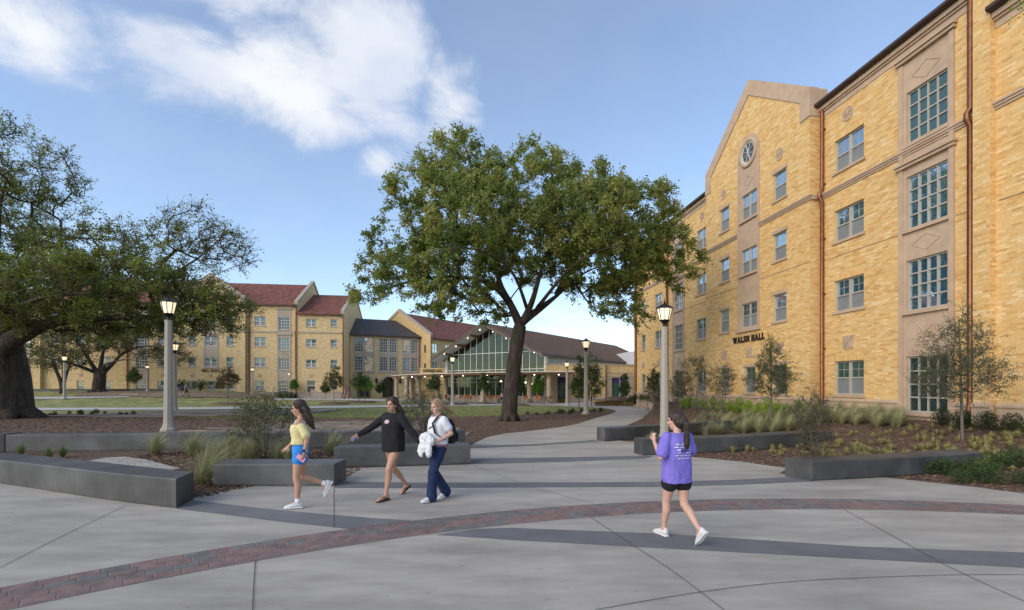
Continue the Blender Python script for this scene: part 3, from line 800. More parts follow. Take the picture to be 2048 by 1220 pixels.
# bricks: the 300 that show largest are single objects, the rest one mass
allb = brick_sets['wall']
ex, ey = Vector((WX.x, WX.y)), Vector((WY.x, WY.y))
def seen(b):
    cx, cy = (b[0] + b[2]) / 2, (b[1] + b[3]) / 2; w = Vector((WO.x, WO.y)) + ex * cx + ey * cy
    px_ = 1024 + FPX * w.x / max(w.y, 1); py_ = HOR - FPX * ((b[4] + b[5]) / 2 - EYE) / max(w.y, 1)
    return px_, py_, w.length
cand = []
for i, b in enumerate(allb):
    if b[7] == -1 and b[2] - b[0] > BL - .02:
        px_, py_, d = seen(b)
        if px_ < 2030 and 380 < py_ < 800 and not 1935 < px_ < 1962: cand.append((d, i))
pick = {i for d, i in sorted(cand)[:300]}
V, F_, CO = [], [], []
for i, b in enumerate(allb):
    if i in pick: continue
    x0, y0, x1, y1, z0, z1, nx, ny, ci, k, pr = b; n0 = len(V); ox, oy = nx * pr, ny * pr
    V += [(x0, y0, z0), (x1, y1, z0), (x1, y1, z1), (x0, y0, z1), (x0 + ox, y0 + oy, z0), (x1 + ox, y1 + oy, z0), (x1 + ox, y1 + oy, z1), (x0 + ox, y0 + oy, z1)]
    F_ += [(n0 + 4, n0 + 5, n0 + 6, n0 + 7), (n0, n0 + 1, n0 + 5, n0 + 4), (n0 + 1, n0 + 2, n0 + 6, n0 + 5), (n0 + 2, n0 + 3, n0 + 7, n0 + 6), (n0 + 3, n0, n0 + 4, n0 + 7)]
    CO += [PAL[ci] * k] * 5
bo = link('bricks', fast_mesh('bricks', V, F_, BRICKA, np.array(CO)), walsh); bo['kind'] = 'stuff'
bmesh_one = []
for c in PAL:
    me = MB().box(-BL / 2 + .004, BL / 2 - .004, -.005, 0, .004, BH - .005).mesh('brick', BRICKA)
    a = me.attributes.new('col', 'FLOAT_COLOR', 'FACE'); a.data.foreach_set('color', np.tile(np.array([*c, 1], np.float32), len(me.polygons)))
    bmesh_one.append(me)
for i in sorted(pick):
    b = allb[i]; link('brick', bmesh_one[b[8]], wallp, ((b[0] + b[2]) / 2, (b[1] + b[3]) / 2, b[4] - .004))

def courses(parent, x0, x1, y, m=LIME, zt=13.72, belt=True, ends=(0, 0)):
    """water table, string course, cornice of one section"""
    e0, e1 = ends
    mb = MB(); mb.box(x0 - e0, x1 + e1, y - .06, y + .05, -.3, 1.26); mb.loft([[(a, y - d, z) for a in (x0 - e0, x1 + e1) for d, z in ()] or [(x0 - e0, y - .10, 1.26), (x1 + e1, y - .10, 1.26), (x1 + e1, y + .04, 1.26), (x0 - e0, y + .04, 1.26)], [(x0 - e0, y - .10, 1.32), (x1 + e1, y - .10, 1.32), (x1 + e1, y + .04, 1.32), (x0 - e0, y + .04, 1.32)], [(x0 - e0, y - .03, 1.385), (x1 + e1, y - .03, 1.385), (x1 + e1, y + .04, 1.385), (x0 - e0, y + .04, 1.385)]])
    mb.build('water_table', m, parent)
def belt_course(parent, x0, x1, y, e0=0, e1=0, m=LIME, z=10.13):
    mb = MB()
    for a, b, d in ((0, .08, .045), (.08, .155, .085), (.155, .225, .12)): mb.box(x0 - e0 * d, x1 + e1 * d, y - d, y + .04, z + a, z + b)
    mb.build('string_course', m, parent)
def cornice(parent, x0, x1, y, z=13.72, m=LIME):
    mb = MB()
    for a, b, d in ((0, .22, .03), (.22, .30, .09), (.30, .46, .16)): mb.box(x0, x1, y - d, y + .05, z + a, z + b)
    mb.build('cornice', m, parent)
    g = MB(); g.prism([(y - .36, z + .62), (y - .36, z + .52), (y - .30, z + .47), (y - .14, z + .465), (y + .02, z + .465), (y + .02, z + .62)], 'x', x0 - .02, x1 + .02)
    g.build('gutter', GUTTER, parent)
courses(walsh, .06, 3.92, 0); courses(walsh, 5.90, 6.62, 0); courses(walsh, BX0, BX1, BY, ends=(.06, .06)); courses(walsh, FX0, -14.97, 0); courses(walsh, -13.03, BX0 - .06, 0); courses(walsh, 6.62, 7.10, PY, ends=(0, .06)); courses(walsh, 7.17, 11.5, -.02)
belt_course(walsh, .06, 3.92 - .0, 0); belt_course(walsh, 3.92, 6.62, 0, z=10.13)
belt_course(walsh, BX0, -5.52, BY, 1, 0); belt_course(walsh, -3.51, BX1, BY, 0, 1)
belt_course(walsh, FX0, -15.0, 0); belt_course(walsh, -13.0, BX0 - .13, 0); belt_course(walsh, 7.12, 11.5, -.02)
MB().box(BX1 + .001, BX1 + .10, BY - .0, -.002, 10.14, 10.34).build('string_course', LIME, walsh)
cornice(walsh, .06, 6.60, 0); cornice(walsh, FX0, BX0 - .02, 0); cornice(walsh, 7.12, 11.5, -.02, 12.55)
# roof behind the gutters
rf = MB(); rf.prism([(-.1, 14.25), (7, 18.4), (14.1, 14.25)], 'x', FX0 - .2, 7.0); rf.prism([(-.1, 13.1), (7, 17.2), (14.1, 13.1)], 'x', 7.02, 11.6); rf.prism([(BX0 + .25, 14.9), (-4.5, 17.9), (BX1 - .25, 14.9)], 'y', BY + .3, 7)
rf.build('roof', TILE, walsh)
# gable coping
cp = MB(); cp.prism([(BX0 - .03, 13.85), (BX0 - .03, 15.12), (-4.5, 18.32), (BX1 + .03, 15.12), (BX1 + .03, 13.85), (BX1 - .6, 13.85), (BX1 - .6, 14.76), (-4.5, 17.5), (BX0 + .6, 14.76), (BX0 + .6, 13.85)], 'y', BY - .05, BY + .42)
cp.build('gable_coping', LIME, walsh)
for s_ in (1, -1):
    px0 = BX1 if s_ > 0 else BX0
    MB().box(min(px0, px0 + s_ * .031), max(px0, px0 + s_ * .031), BY + .42, .3, 13.85, 15.05).build('kneeler', LIME, walsh)

def sill_lintel(x0, x1, z0, z1, y, lint=True):
    MB().box(x0 - .1, x1 + .1, y - .07, y + .07, z0 - .11, z0 - .001).build('sill', LIME, walsh)
    if lint: MB().box(x0 - .12, x1 + .12, y - .035, y + .06, z1 + .001, z1 + .17).build('lintel', LIME, walsh)
gl_up = [GLB, GLB, GLG, GLG]
for i, (t, h) in enumerate(LV):
    sash_window(walsh, .85, 2.34, t - h, t, 0, True, [GLP, GLB, GLB, GLG][i]); sill_lintel(.85, 2.34, t - h, t, 0, False)
    mb = MB()                                                # soldier course of upright bricks over the opening
    for k in range(19): mb.box(.83 + k * .08, .83 + k * .08 + .07, -.016, .01, t + .004, t + .235)
    so = mb.build('soldier_course', BRICKA, walsh)
    a = so.data.attributes.new('col', 'FLOAT_COLOR', 'FACE'); a.data.foreach_set('color', np.concatenate([np.tile(np.array([*(PAL[random.choice((0, 1, 4))] * random.uniform(.9, 1.1)), 1], np.float32), 6) for _ in range(19)]))
for i, (a, b, c, d) in enumerate(hB):
    sash_window(walsh, a, b, c, d, BY, False, GLG if d < 3 else GLB); sill_lintel(a, b, c, d, BY)
for i, (a, b, c, d) in enumerate(hF):
    sash_window(walsh, a, b, c, d, 0, a > -20 , GLG if d < 6.5 else GLB); sill_lintel(a, b, c, d, 0, False)

def stair_strip(parent, x0, x1, wx0, wx1, y, wins, caps, m, gl, near=True, nx=4):
    """limestone panel rising through the storeys with gridded windows"""
    mb = MB(); w = .16
    zt = 13.45; zb = wins[-1][0] - .28
    mb.box(x0, x0 + w, y - .07, y + .12, zb, zt); mb.box(x1 - w, x1, y - .07, y + .12, zb, zt)
    mb.box(x0 + w, wx0, y - .015, y + .12, zb, zt); mb.box(wx1, x1 - w, y - .015, y + .12, zb, zt)
    lim = [zt] + [v for a, b in wins for v in (b, a)] + [zb]
    for k in range(0, len(lim), 2): mb.box(wx0, wx1, y - .0151, y + .12, lim[k + 1], lim[k])
    mb.build('stone_surround', m, parent)
    for z in caps: MB().box(x0 - .1, x1 + .1, y - .2, y + .1, z - .09, z).box(x0 - .06, x1 + .06, y - .14, y + .1, z - .2, z - .09).build('stone_cap', m, parent)
    for a, b in wins: MB().box(wx0 - .1, wx1 + .1, y - .11, y + .1, a - .13, a - .002).build('sill', m, parent)
    MB().box(x0 - .08, x1 + .08, y - .13, y + .1, zb - .12, zb).build('stone_base', m, parent)
    cx = (wx0 + wx1) / 2
    for z, h in (((wins[0][1] + 13.25) / 2 + .03, .30), ((wins[1][0] + wins[2][1]) / 2 - .03, .28)):
        dm = MB(); diamond(dm, cx, z, .5, h, y - .018); dm.build('diamond_relief', m, parent)
    star_tile(parent, cx, (wins[2][0] + wins[3][1]) / 2, .3, y - .016)
    for i, (a, b) in enumerate(wins): grid_window(parent, wx0, wx1, a, b, y - .02, nx, 4, gl[i], near)
SW = [(10.52, 12.37), (7.48, 9.36), (4.56, 6.36), (.98, 2.95)]
stair_strip(walsh, 3.92, 5.90, 4.20, 5.66, 0, SW, (13.68, 9.88), LIME, [GLG, GLB, GLB, GLD])
stair_strip(walsh, -14.97, -13.03, -14.62, -13.25, 0, SW, (13.68, 9.88), LIME, [GLB, GLB, GLG, GLD])
# centre strip of the gable bay with its round window
mb = MB(); x0, x1, w = -5.49, -3.54, .16; zc = 14.36; n = 16
outer = [(x0, 4.95)] + [(-4.515 - .975 * math.cos(math.pi * k / n), zc + .975 * math.sin(math.pi * k / n)) for k in range(n + 1)] + [(x1, 4.95)]
inner = [(x0 + w, 4.95)] + [(-4.515 - (.975 - w) * math.cos(math.pi * k / n), zc + (.975 - w) * math.sin(math.pi * k / n)) for k in range(n + 1)] + [(x1 - w, 4.95)]
mb.loft([[(p[0], BY + .15, p[1]) for p in outer], [(p[0], BY - .07, p[1]) for p in outer], [(p[0], BY - .07, p[1]) for p in inner], [(p[0], BY + .15, p[1]) for p in inner]], cap=False, closed=False)
mb.box(x0 - .1, x1 + .1, BY - .14, BY + .1, 4.83, 4.97)
mb.build('stone_surround', LIME, walsh)
mb = MB(); cw = [(10.92, 12.27), (7.98, 9.30), (5.07, 6.36)]; wx0, wx1 = -5.16, -3.77
mb.box(x0 + w, wx0, BY - .012, BY + .16, 4.97, zc); mb.box(wx1, x1 - w, BY - .012, BY + .16, 4.97, zc)
lim = [zc] + [v for a, b in cw for v in (b, a)] + [4.97]
for k in range(0, len(lim), 2): mb.box(wx0, wx1, BY - .0121, BY + .16, lim[k + 1], lim[k])
mb.prism([(p[0], p[1]) for p in inner[1:-1]], 'y', BY - .0122, BY + .15)
mb.build('stone_panel', LIME, walsh)
for a, b in cw: MB().box(wx0 - .13, wx1 + .13, BY - .11, BY + .1, a - .14, a - .002).build('sill', LIME, walsh)
mb = MB(); diamond(mb, -4.515, 12.92, .38, .27, BY - .016); mb.build('diamond_relief', LIME, walsh)
for (a, b), g in zip(cw, (GLB, GLB, GLD)): sash_window(walsh, wx0, wx1, a, b, BY - .02, True, g)
cx, cz = -4.515, 14.42; N_ = 28
rg = lambda r, y: [(cx + r * math.cos(6.283185 * k / N_), y, cz + r * math.sin(6.283185 * k / N_)) for k in range(N_)]
mb = MB(); mb.loft([rg(.76, BY - .01), rg(.76, BY - .09), rg(.70, BY - .11), rg(.57, BY - .11), rg(.55, BY - .03)], cap=False); mb.build('round_moulding', LIME, walsh, True)
mb = MB(); mb.loft([rg(.56, BY - .02), rg(.56, BY - .06), rg(.50, BY - .06), rg(.50, BY - .02)], cap=False)
for k in range(4):
    a = math.pi * k / 4 + .39; mb.bar((cx - .52 * math.cos(a), BY - .045 - .001 * k, cz - .52 * math.sin(a)), (cx + .52 * math.cos(a), BY - .045 - .001 * k, cz + .52 * math.sin(a)), .02, .045, (0, 1, 0))
rw = mb.build('round_window', FRAMEW, walsh); MB().loft([rg(.53, BY - .016), rg(.53, BY - .026)]).build('pane', GLD, rw)
for x in (-2.0, -7.0): roundel(walsh, x, 13.15, .29, BY)
for x in (1.56, -10.55, -17.6): roundel(walsh, x, 13.15, .29, 0)
for x in (-4.46, -2.0, -6.9): star_tile(walsh, x, 3.70, .27, BY)
for x in (1.58, -10.55, -17.6, -20.85): star_tile(walsh, x, 3.72, .27, 0)
lettering(walsh, 'WALSH HALL', -5.95, -3.08, 4.28, .33, BY - .012)
downspout(walsh, .26, 0, 14.15, .95, .075, (10.24,)); downspout(walsh, 6.47, 0, 14.15, .95, .085, (10.24,))
downspout(walsh, -15.75, 0, 14.15, .95, .08, (10.24,)); downspout(walsh, -22.45, 0, 14.15, .95, .1, (10.24,))
mb = MB()
for x0_, x1_, y_ in ((.06, 3.9, 0), (5.92, 6.6, 0), (BX0, -5.5, BY), (-3.5, BX1, BY), (-13.0, -9.1, 0), (-22.8, -15.0, 0), (7.2, 11.5, -.02)):
    mb.box(x0_, x1_, y_ - .016, y_, 7.40 - .008, 7.40 + .008)
mb.build('expansion_joint', JOINT, walsh)

# ------------------------------------------------------------------ Hill Hall (far left)
hill = thing('hill_hall', 'long buff brick hall at far left with red roofs and HILL HALL letters', 'building', (-31.417, 70.0, 0), R(8))
HLV = [(11.84, 1.28), (8.88, 1.28), (5.92, 1.28)]
HB0, HB1, HY_ = -15.65, -6.55, -.5
GSTRIP = [(10.05, 11.84), (7.09, 8.88), (4.24, 5.93), (.75, 2.66)]
hw_main = [(-5.51, -4.0, t - h, t) for t, h in HLV] + [(-5.4, -4.16, 1.25, 2.65), (-2.45, -.53, .5, 13.0)]
hw_left = [(x, x + 1.4, t - h, t) for t, h in HLV for x in (-18.2, -25.5)] + [(x, x + .9, t - h, t) for t, h in HLV for x in (-28.3, -31.5)] + [(-18.2, -16.9, 1.3, 2.6), (-25.5, -24.1, 1.3, 2.6), (-28.3, -27.4, 1.3, 2.6), (-21.15, -19.35, .9, 13.0)]
hw_low = [(1.54, 2.93, t - .22 - 1.06, t - .22) for t, h in HLV] + [(4.96, 5.86, t - .22 - 1.06, t - .22) for t, h in HLV] + [(1.65, 2.81, 1.33, 2.66), (4.96, 5.9, 1.33, 2.66)]
hw_bay = [(x, x + .93, t - h, t) for t, h in HLV for x in (-13.97, -9.05)] + [(x, x + .92, 1.32, 2.58) for x in (-13.97, -11.5, -9.05)] + [(-12.06, -10.11, 4.49, 12.6)]
mb = MB()
wall_quads(mb, HB1, .3, -1, 13.7, 0, hw_main); wall_quads(mb, -34, HB0, -1, 13.7, 0, hw_left); wall_quads(mb, .3, 6.8, -1, 12.4, 0, hw_low); wall_quads(mb, HB0, HB1, -1, 14.6, HY_, hw_bay)
mb.prism([(HB0, 14.6), (HB1, 14.6), (-11.1, 17.75)], 'y', HY_, HY_ + .3)
mb.box(HB0, HB0 + .02, HY_, .3, -1, 14.6); mb.box(HB1 - .02, HB1, HY_, .3, -1, 14.6)
mb.prism([(.02, -1), (18, -1), (18, 12.5), (9, 17.2), (.02, 12.5)], 'x', 6.45, 6.8)
mb.prism([(.02, -1), (18, -1), (18, 13.8), (9, 18.7), (.02, 13.8)], 'x', -.02, .29)
mb.prism([(.02, -1), (18, -1), (18, 13.6), (9, 18.2), (.02, 13.6)], 'x', -34, -33.7)
mb.box(-34, 6.8, 17.8, 18, -1, 12.4)
hillw = mb.build('wall', HILLB, hill)
mb = MB(); mb.prism([(-.35, 13.62), (9, 18.35), (18.35, 13.62), (18.35, 13.5), (-.35, 13.5)], 'x', -34.2, -.03)
mb.prism([(HB0 + .2, 14.3), (-11.1, 17.45), (HB1 - .2, 14.3)], 'y', HY_ + .3, 8.5)
mb.build('roof', TILE, hill)
mb = MB(); mb.prism([(-.35, 12.38), (9, 16.8), (18.35, 12.38), (18.35, 12.26), (-.35, 12.26)], 'x', .31, 6.44); mb.build('roof', TILE, hill)
def raking_cope(parent, x0, x1, pts, t, m=LIMEG):
    mb = MB(); lo = [(y, z - t) for y, z in pts]; mb.prism(pts + lo[::-1], 'x', x0, x1); mb.build('coping', m, parent)
raking_cope(hill, 6.38, 6.9, [(-.12, 12.3), (-.12, 12.95), (9, 17.6), (18.1, 12.95)], .42); raking_cope(hill, -.1, .40, [(-.12, 13.5), (-.12, 14.2), (9, 19.05), (18.1, 14.2)], .42)
mb = MB(); mb.prism([(HB0 - .03, 13.4), (HB0 - .03, 14.65), (-11.1, 17.87), (HB1 + .03, 14.65), (HB1 + .03, 13.4), (HB1 - .6, 13.4), (HB1 - .6, 14.3), (-11.1, 17.05), (HB0 + .6, 14.3), (HB0 + .6, 13.4)], 'y', HY_ - .06, HY_ + .42); mb.build('gable_coping', LIMEG, hill)
for a, b, c, d in hw_main[:4] + hw_left[:6]: sash_window(hill, a, b, c, d, 0, d > 3, GLG, near=False, fr=FRAMEW)
for a, b, c, d in hw_left[6:-1]: sash_window(hill, a, b, c, d, 0, False, GLG, near=False, fr=FRAMEW)
for k, (a, b, c, d) in enumerate(hw_low): sash_window(hill, a, b, c, d, 0, k < 3, GLD if d < 3 else GLG, GLD if d < 3 else None, near=False, fr=FRAMEW)
for a, b, c, d in hw_bay[:-1]: sash_window(hill, a, b, c, d, HY_, False, GLG, near=False, fr=FRAMEW)
for H_, y_ in ((hw_main[:4] + hw_left[:-1] + hw_low, 0), (hw_bay[:-1], HY_)):
    for a, b, c, d in H_: MB().box(a - .1, b + .1, y_ - .07, y_ + .06, c - .12, c - .002).build('sill', LIMEG, hill); MB().box(a - .1, b + .1, y_ - .04, y_ + .05, d + .002, d + .1).build('lintel', LIMEG, hill)
def hill_strip(x0, x1, wx0, wx1, top=13.0):
    mb = MB(); zb = .5; mb.box(x0, wx0, -.05, .14, zb, top); mb.box(wx1, x1, -.05, .14, zb, top)
    lim = [top] + [v for a, b in GSTRIP for v in (b, a)] + [zb]
    for k in range(0, len(lim), 2): mb.box(wx0, wx1, -.02, .14, lim[k + 1], lim[k])
    for z in (13.15, 9.45): mb.box(x0 - .1, x1 + .1, -.16, .1, z - .18, z)
    for a, b in GSTRIP: mb.box(wx0 - .1, wx1 + .1, -.09, .1, a - .12, a - .002)
    mb.build('stone_surround', LIMEG, hill); 
    for z in (12.4, 6.5): dm = MB(); diamond(dm, (wx0 + wx1) / 2, z, .5, .26, -.03, .05); dm.build('diamond_relief', LIMEG, hill)
    for (a, b), g in zip(GSTRIP, (GLD, GLG, GLD, GLD)): grid_window(hill, wx0, wx1, a, b, -.03, 4, 4, g, False, FRAMEW, .045)
hill_strip(-2.45, -.53, -2.24, -.75); hill_strip(-21.15, -19.35, -20.95, -19.55)
mb = MB(); cw = [(10.57, 11.85), (7.6, 8.88), (4.64, 5.92)]; mb.box(-12.06, -11.85, HY_ - .05, HY_ + .14, 4.49, 12.6); mb.box(-10.32, -10.11, HY_ - .05, HY_ + .14, 4.49, 12.6)
lim = [12.6] + [v for a, b in cw for v in (b, a)] + [4.49]
for k in range(0, len(lim), 2): mb.box(-11.85, -10.32, HY_ - .02, HY_ + .14, lim[k + 1], lim[k])
mb.box(-12.15, -10.02, HY_ - .12, HY_ + .1, 4.36, 4.49)
mb.build('stone_surround', LIMEG, hill)
for a, b in cw: sash_window(hill, -11.85, -10.32, a, b, HY_ - .03, True, GLG, near=False, fr=FRAMEW)
mb = MB()
for a, b, y_ in ((HB1, -2.45, 0), (-.53, .3, 0), (.3, 6.8, 0), (-34, -21.15, 0), (-19.35, HB0, 0), (HB0 - .06, -12.06, HY_), (-10.11, HB1 + .06, HY_)): mb.box(a, b, y_ - .09, y_ + .05, 9.60, 9.80)
mb.build('string_course', LIMEG, hill)
mb = MB()
for a, b, y_ in ((HB1, -2.45, 0), (-.53, 6.8, 0), (-34, -21.15, 0), (HB0, HB1, HY_)): mb.box(a, b, y_ - .06, y_ + .05, -1, .95); mb.box(a, b, y_ - .1, y_ + .05, .95, 1.05)
mb.build('water_table', LIMEG, hill)
mb = MB(); mb.box(HB1, .28, -.42, -.2, 13.42, 13.58); mb.box(.42, 6.4, -.42, -.2, 12.2, 12.34); mb.box(-34, HB0, -.42, -.2, 13.42, 13.58); mb.build('gutter', GUTTER, hill)
for x in (-6.2, .14, 6.72, -22.0, -30.0): downspout(hill, x, 0, 12.1 if x > 1 else 13.4, .7, .085, (9.7,))
mb = MB()                                                          # brick pilasters at the far left end
for x in (-33.2, -35.2, -36.4): mb.box(x, x + .8, -.5, 0, -1, 12.5)
mb.build('pilaster', HILLB, hill)
for x in (-13.5, -11.1, -8.6): star_tile(hill, x, 3.35, .26, HY_)
for x in (-4.8, 2.25, -17.5, -24.8, -27.8): star_tile(hill, x, 3.4, .26, 0)
lettering(hill, 'HILL HALL', -12.3, -9.85, 3.86, .36, HY_)

# grey hall seen past the trunk of the left oak
gy = thing('grey_building', 'low grey building with pale columns behind the left oak trunk', 'building', (-72, 74, 0), R(8))
mb = MB(); wall_quads(mb, -14, 8.5, .5, 7.5, 0, [(-12, -9, 1.4, 4), (-7, -4, 1.4, 4), (-2, 1, 1.4, 4), (3, 6, 1.4, 4)]); mb.box(-14, 8.5, .5, 9, .5, 7.4); mb.build('wall', LIMEG, gy)
for x in (-12, -7, -2, 3): grid_window(gy, x, x + 3, 1.4, 4, 0, 4, 2, GLD, False)
for x in (-8, -3, 2, 7): MB().lathe([(.3, .5), (.3, .7), (.2, .8), (.18, 5.6), (.28, 5.8), (.28, 6)], 10, x, -2).build('column', SOFFIT, gy)
MB().box(-14, 8.6, -2.5, .6, 6, 6.5).build('canopy', SOFFIT, gy)

# ------------------------------------------------------------------ glazed link with the dark metal roof
lk = thing('link_building', 'buff brick link with tall gridded windows, arches and dark seamed metal roof', 'building', (-25.06, 75.5, 0), R(25))
LW = [(.5, 1.69), (2.0, 3.25), (4.35, 5.54), (5.9, 6.99), (8.07, 9.08), (9.42, 10.38)]
pairs = [(.3, 3.45), (4.15, 7.2), (7.87, 10.6)]
mb = MB(); wall_quads(mb, -.2, 10.88, 3.9, 9.9, 0, [(a, b, 4.05, 9.7) for a, b in pairs])
for c, r_, a, b in ((1.9, 1.05, -.2, 3.75), (5.72, 1.0, 3.75, 7.5), (9.3, .95, 7.5, 10.88)):
    mb.prism([(a, -.3), (c - r_, -.3), (c - r_, 2.4)] + [(c - r_ * math.cos(math.pi * k / 10), 2.4 + r_ * math.sin(math.pi * k / 10)) for k in range(1, 10)] + [(c + r_, 2.4), (c + r_, -.3), (b, -.3), (b, 3.9), (a, 3.9)], 'y', 0, .5)
mb.box(-.2, 10.88, 8, 8.3, -.3, 9.9)
mb.build('wall', HILLB, lk)
mb = MB()
for c, r_ in ((1.9, 1.05), (5.72, 1.0), (9.3, .95)):
    arc = lambda rr, y: [(c - rr * math.cos(math.pi * k / 12), y, 2.4 + rr * math.sin(math.pi * k / 12)) for k in range(13)]
    mb.loft([arc(r_ - .02, .3), arc(r_ - .02, -.07), arc(r_ + .26, -.07), arc(r_ + .26, .02)], cap=False, closed=False)
mb.build('arch_moulding', LIMEG, lk)
mb = MB(); mb.box(-.2, 10.88, 1.6, 1.8, -.3, 3.8); mb.build('recess_wall', HILLB, lk)
for c in (1.9, 5.72, 9.3): grid_window(lk, c - .9, c + .9, .2, 3.3, 1.38, 3, 3, GLD, False, BLACKM)
mb = MB()
for a, b in pairs:
    ws = [w_ for w_ in LW if a < w_[0] < b]
    xs_ = [a, ws[0][0], ws[0][1], ws[1][0], ws[1][1], b]
    for k in (0, 2, 4): mb.box(xs_[k], xs_[k + 1], -.04, .14, 4.05, 9.7)
    for w_ in ws: mb.box(w_[0], w_[1], -.02, .14, 9.52, 9.7); mb.box(w_[0], w_[1], -.02, .14, 6.55, 7.3); mb.box(w_[0], w_[1], -.02, .14, 4.05, 4.32)
    mb.box(a - .1, b + .1, -.1, .1, 3.92, 4.05)
mb.build('stone_surround', LIMEG, lk)
for i, (a, b) in enumerate(LW):
    grid_window(lk, a, b, 7.30, 9.52, -.02, 4, 5, [GLD, GLP, GLD, GLD, GLB, GLD][i], False, FRAMEW, .05); grid_window(lk, a, b, 4.32, 6.55, -.02, 4, 5, [GLD, GLP, GLD, GLD, GLB, GLD][i], False, FRAMEW, .05)
mb = MB(); mb.prism([(-.35, 9.95), (5.2, 13.2), (9, 11), (9, 10.85), (5.2, 13.0), (-.35, 9.8)], 'x', -1.2, 11.2)
k = -1.0
while k < 11.1: mb.bar((k, -.35, 9.97), (k, 5.2, 13.22), .04, .05); k += .42
mb.build('roof', METALR, lk); MB().box(-1.2, 11.0, -.42, -.3, 9.78, 9.98).build('gutter', GUTTER, lk)
downspout(lk, 10.7, 0, 9.7, .5, .08)
for c in (3.75, 7.5):
    lt = MB().lathe([(.05, 2.3), (.16, 2.4), (.2, 2.95), (.08, 3.1), (.02, 3.25)], 6, c, -.25).build('wall_lantern', BLACKM, lk)

# ------------------------------------------------------------------ Gutierrez Hall wing with the red roof
gu = thing('gutierrez_hall', 'buff brick gabled wing with red tile roof behind the glazed dining hall', 'building', (-13.27, 78.75, 0), math.atan2(.8195, .573))
gwin = [(x, x + 1.15, z, z + 1.5) for x in (.45, 3.6, 6.6, 9.8) for z in (7.35, 4.4)]
mb = MB(); wall_quads(mb, 0, 30, -.3, 9.9, 0, gwin); mb.prism([(0.0, -.3), (0.0, 10.0), (7.48, 14.75), (15, 10.0), (15, -.3)], 'x', -.0, .3); mb.box(29.7, 30, 0, 15, -.3, 9.9); mb.build('wall', WINGB, gu)
mb = MB(); mb.prism([(-.4, 9.75), (7.48, 14.55), (15.4, 9.75), (15.4, 9.6), (-.4, 9.6)], 'x', .32, 30.2); mb.build('roof', TILE, gu)
raking_cope(gu, -.1, .42, [(-.15, 9.5), (-.15, 10.45), (7.48, 15.15), (15.15, 10.45)], .5); MB().box(.45, 30, -.5, -.3, 9.55, 9.7).build('gutter', GUTTER, gu)
for a, b, c, d in gwin: sash_window(gu, a, b, c, d, 0, True, GLP, GLP, near=False, fr=FRAMEW)
for z in (4.3, 7.35):
    mb = MB(); mb.box(-.02, .1, 1.05, 1.4, z, z + 1.3); mb.build('slit_window', GLD, gu)
# brick entrance block with the name
eb = thing('entrance_block', 'low buff brick entrance block with GUTIERREZ HALL letters above the canopy', 'building', (-13.0, 66.5, 0), R(4))
mb = MB(); mb.box(.3, 3.9, 0, 3, 0, 4.25); mb.box(.24, 3.96, -.06, 3.06, 4.25, 4.37); mb.box(.27, 3.93, -.04, .5, 0, .5); mb.build('wall', WINGB, eb)
lettering(eb, 'GUTIERREZ HALL', .75, 3.45, 3.82, .33, 0)

# ------------------------------------------------------------------ dining hall with the glass gable
dn = thing('dining_hall', 'dining hall with brown gable roof, deep overhang and full glass front', 'building', (3.8, 54.0, 0), math.atan2(.8195, .573))
W_ = 15.2; AP = 7.6
def rz_(y): return 5.35 + (9.1 - 5.35) * (1 - abs(y - AP) / (AP + .5))
mb = MB(); mb.prism([(-.7, 5.42), (AP, 9.34), (W_ + .7, 5.42), (W_ + .7, 5.18), (AP, 9.08), (-.7, 5.18)], 'x', -1.9, 38)
mb.build('roof', BROWNR, dn)
sm = MB(); k = -1.7
while k < 37.9:
    sm.bar((k, -.7, 5.44), (k, AP, 9.36), .035, .05); k += .45
sm.build('roof_seams', BROWNR, dn)
sf = MB(); sf.prism([(-.6, 5.17), (AP, 9.06), (W_ + .6, 5.17), (W_ + .6, 5.13), (AP, 9.02), (-.6, 5.13)], 'x', -1.8, -.02); sf.build('soffit', SOFFIT, dn)
sf = MB(); sf.prism([(-.6, 5.17), (AP, 9.06), (W_ + .6, 5.17), (W_ + .6, 5.13), (AP, 9.02), (-.6, 5.13)], 'x', .0, 37.5); sf.build('ceiling', WOODB, dn)
for y in (1.2, 3.4, 5.6, 7.6, 9.6, 11.8, 14.0):                     # timber outriggers below the overhang
    z = rz_(y) - .33; mb = MB(); mb.loft([[(x, y - .09, z + .22), (x, y + .09, z + .22), (x, y + .09, z + .22 - t), (x, y - .09, z + .22 - t)] for x, t in ((-1.75, .10), (-1.2, .22), (-.5, .30), (1.0, .34))]); mb.build('outrigger', WOODB, dn)
for y in np.arange(.6, 15, 1.9):
    MB().lathe([(.02, 0), (.035, .02), (.035, .07), (.015, .08)], 8).build('spotlight', BULB, dn, False, (-1.55, float(y), rz_(float(y)) - .32))
ys = [.2 + .973 * k for k in range(16)]; zz_ = [.70, 2.36, 2.80, 3.50, 3.85, 5.87]
cwf = MB(); frames = []
for y in ys: cwf.box(-.06, .06, y - .03, y + .03, .6, rz_(y) - .25)
for z in zz_:
    lo = [y for y in ys if rz_(y) - .2 > z]
    cwf.box(-.055, .05, lo[0], lo[-1], z - .03, z + .03)
cw_ = cwf.build('curtain_wall', FRAMEW, dn)
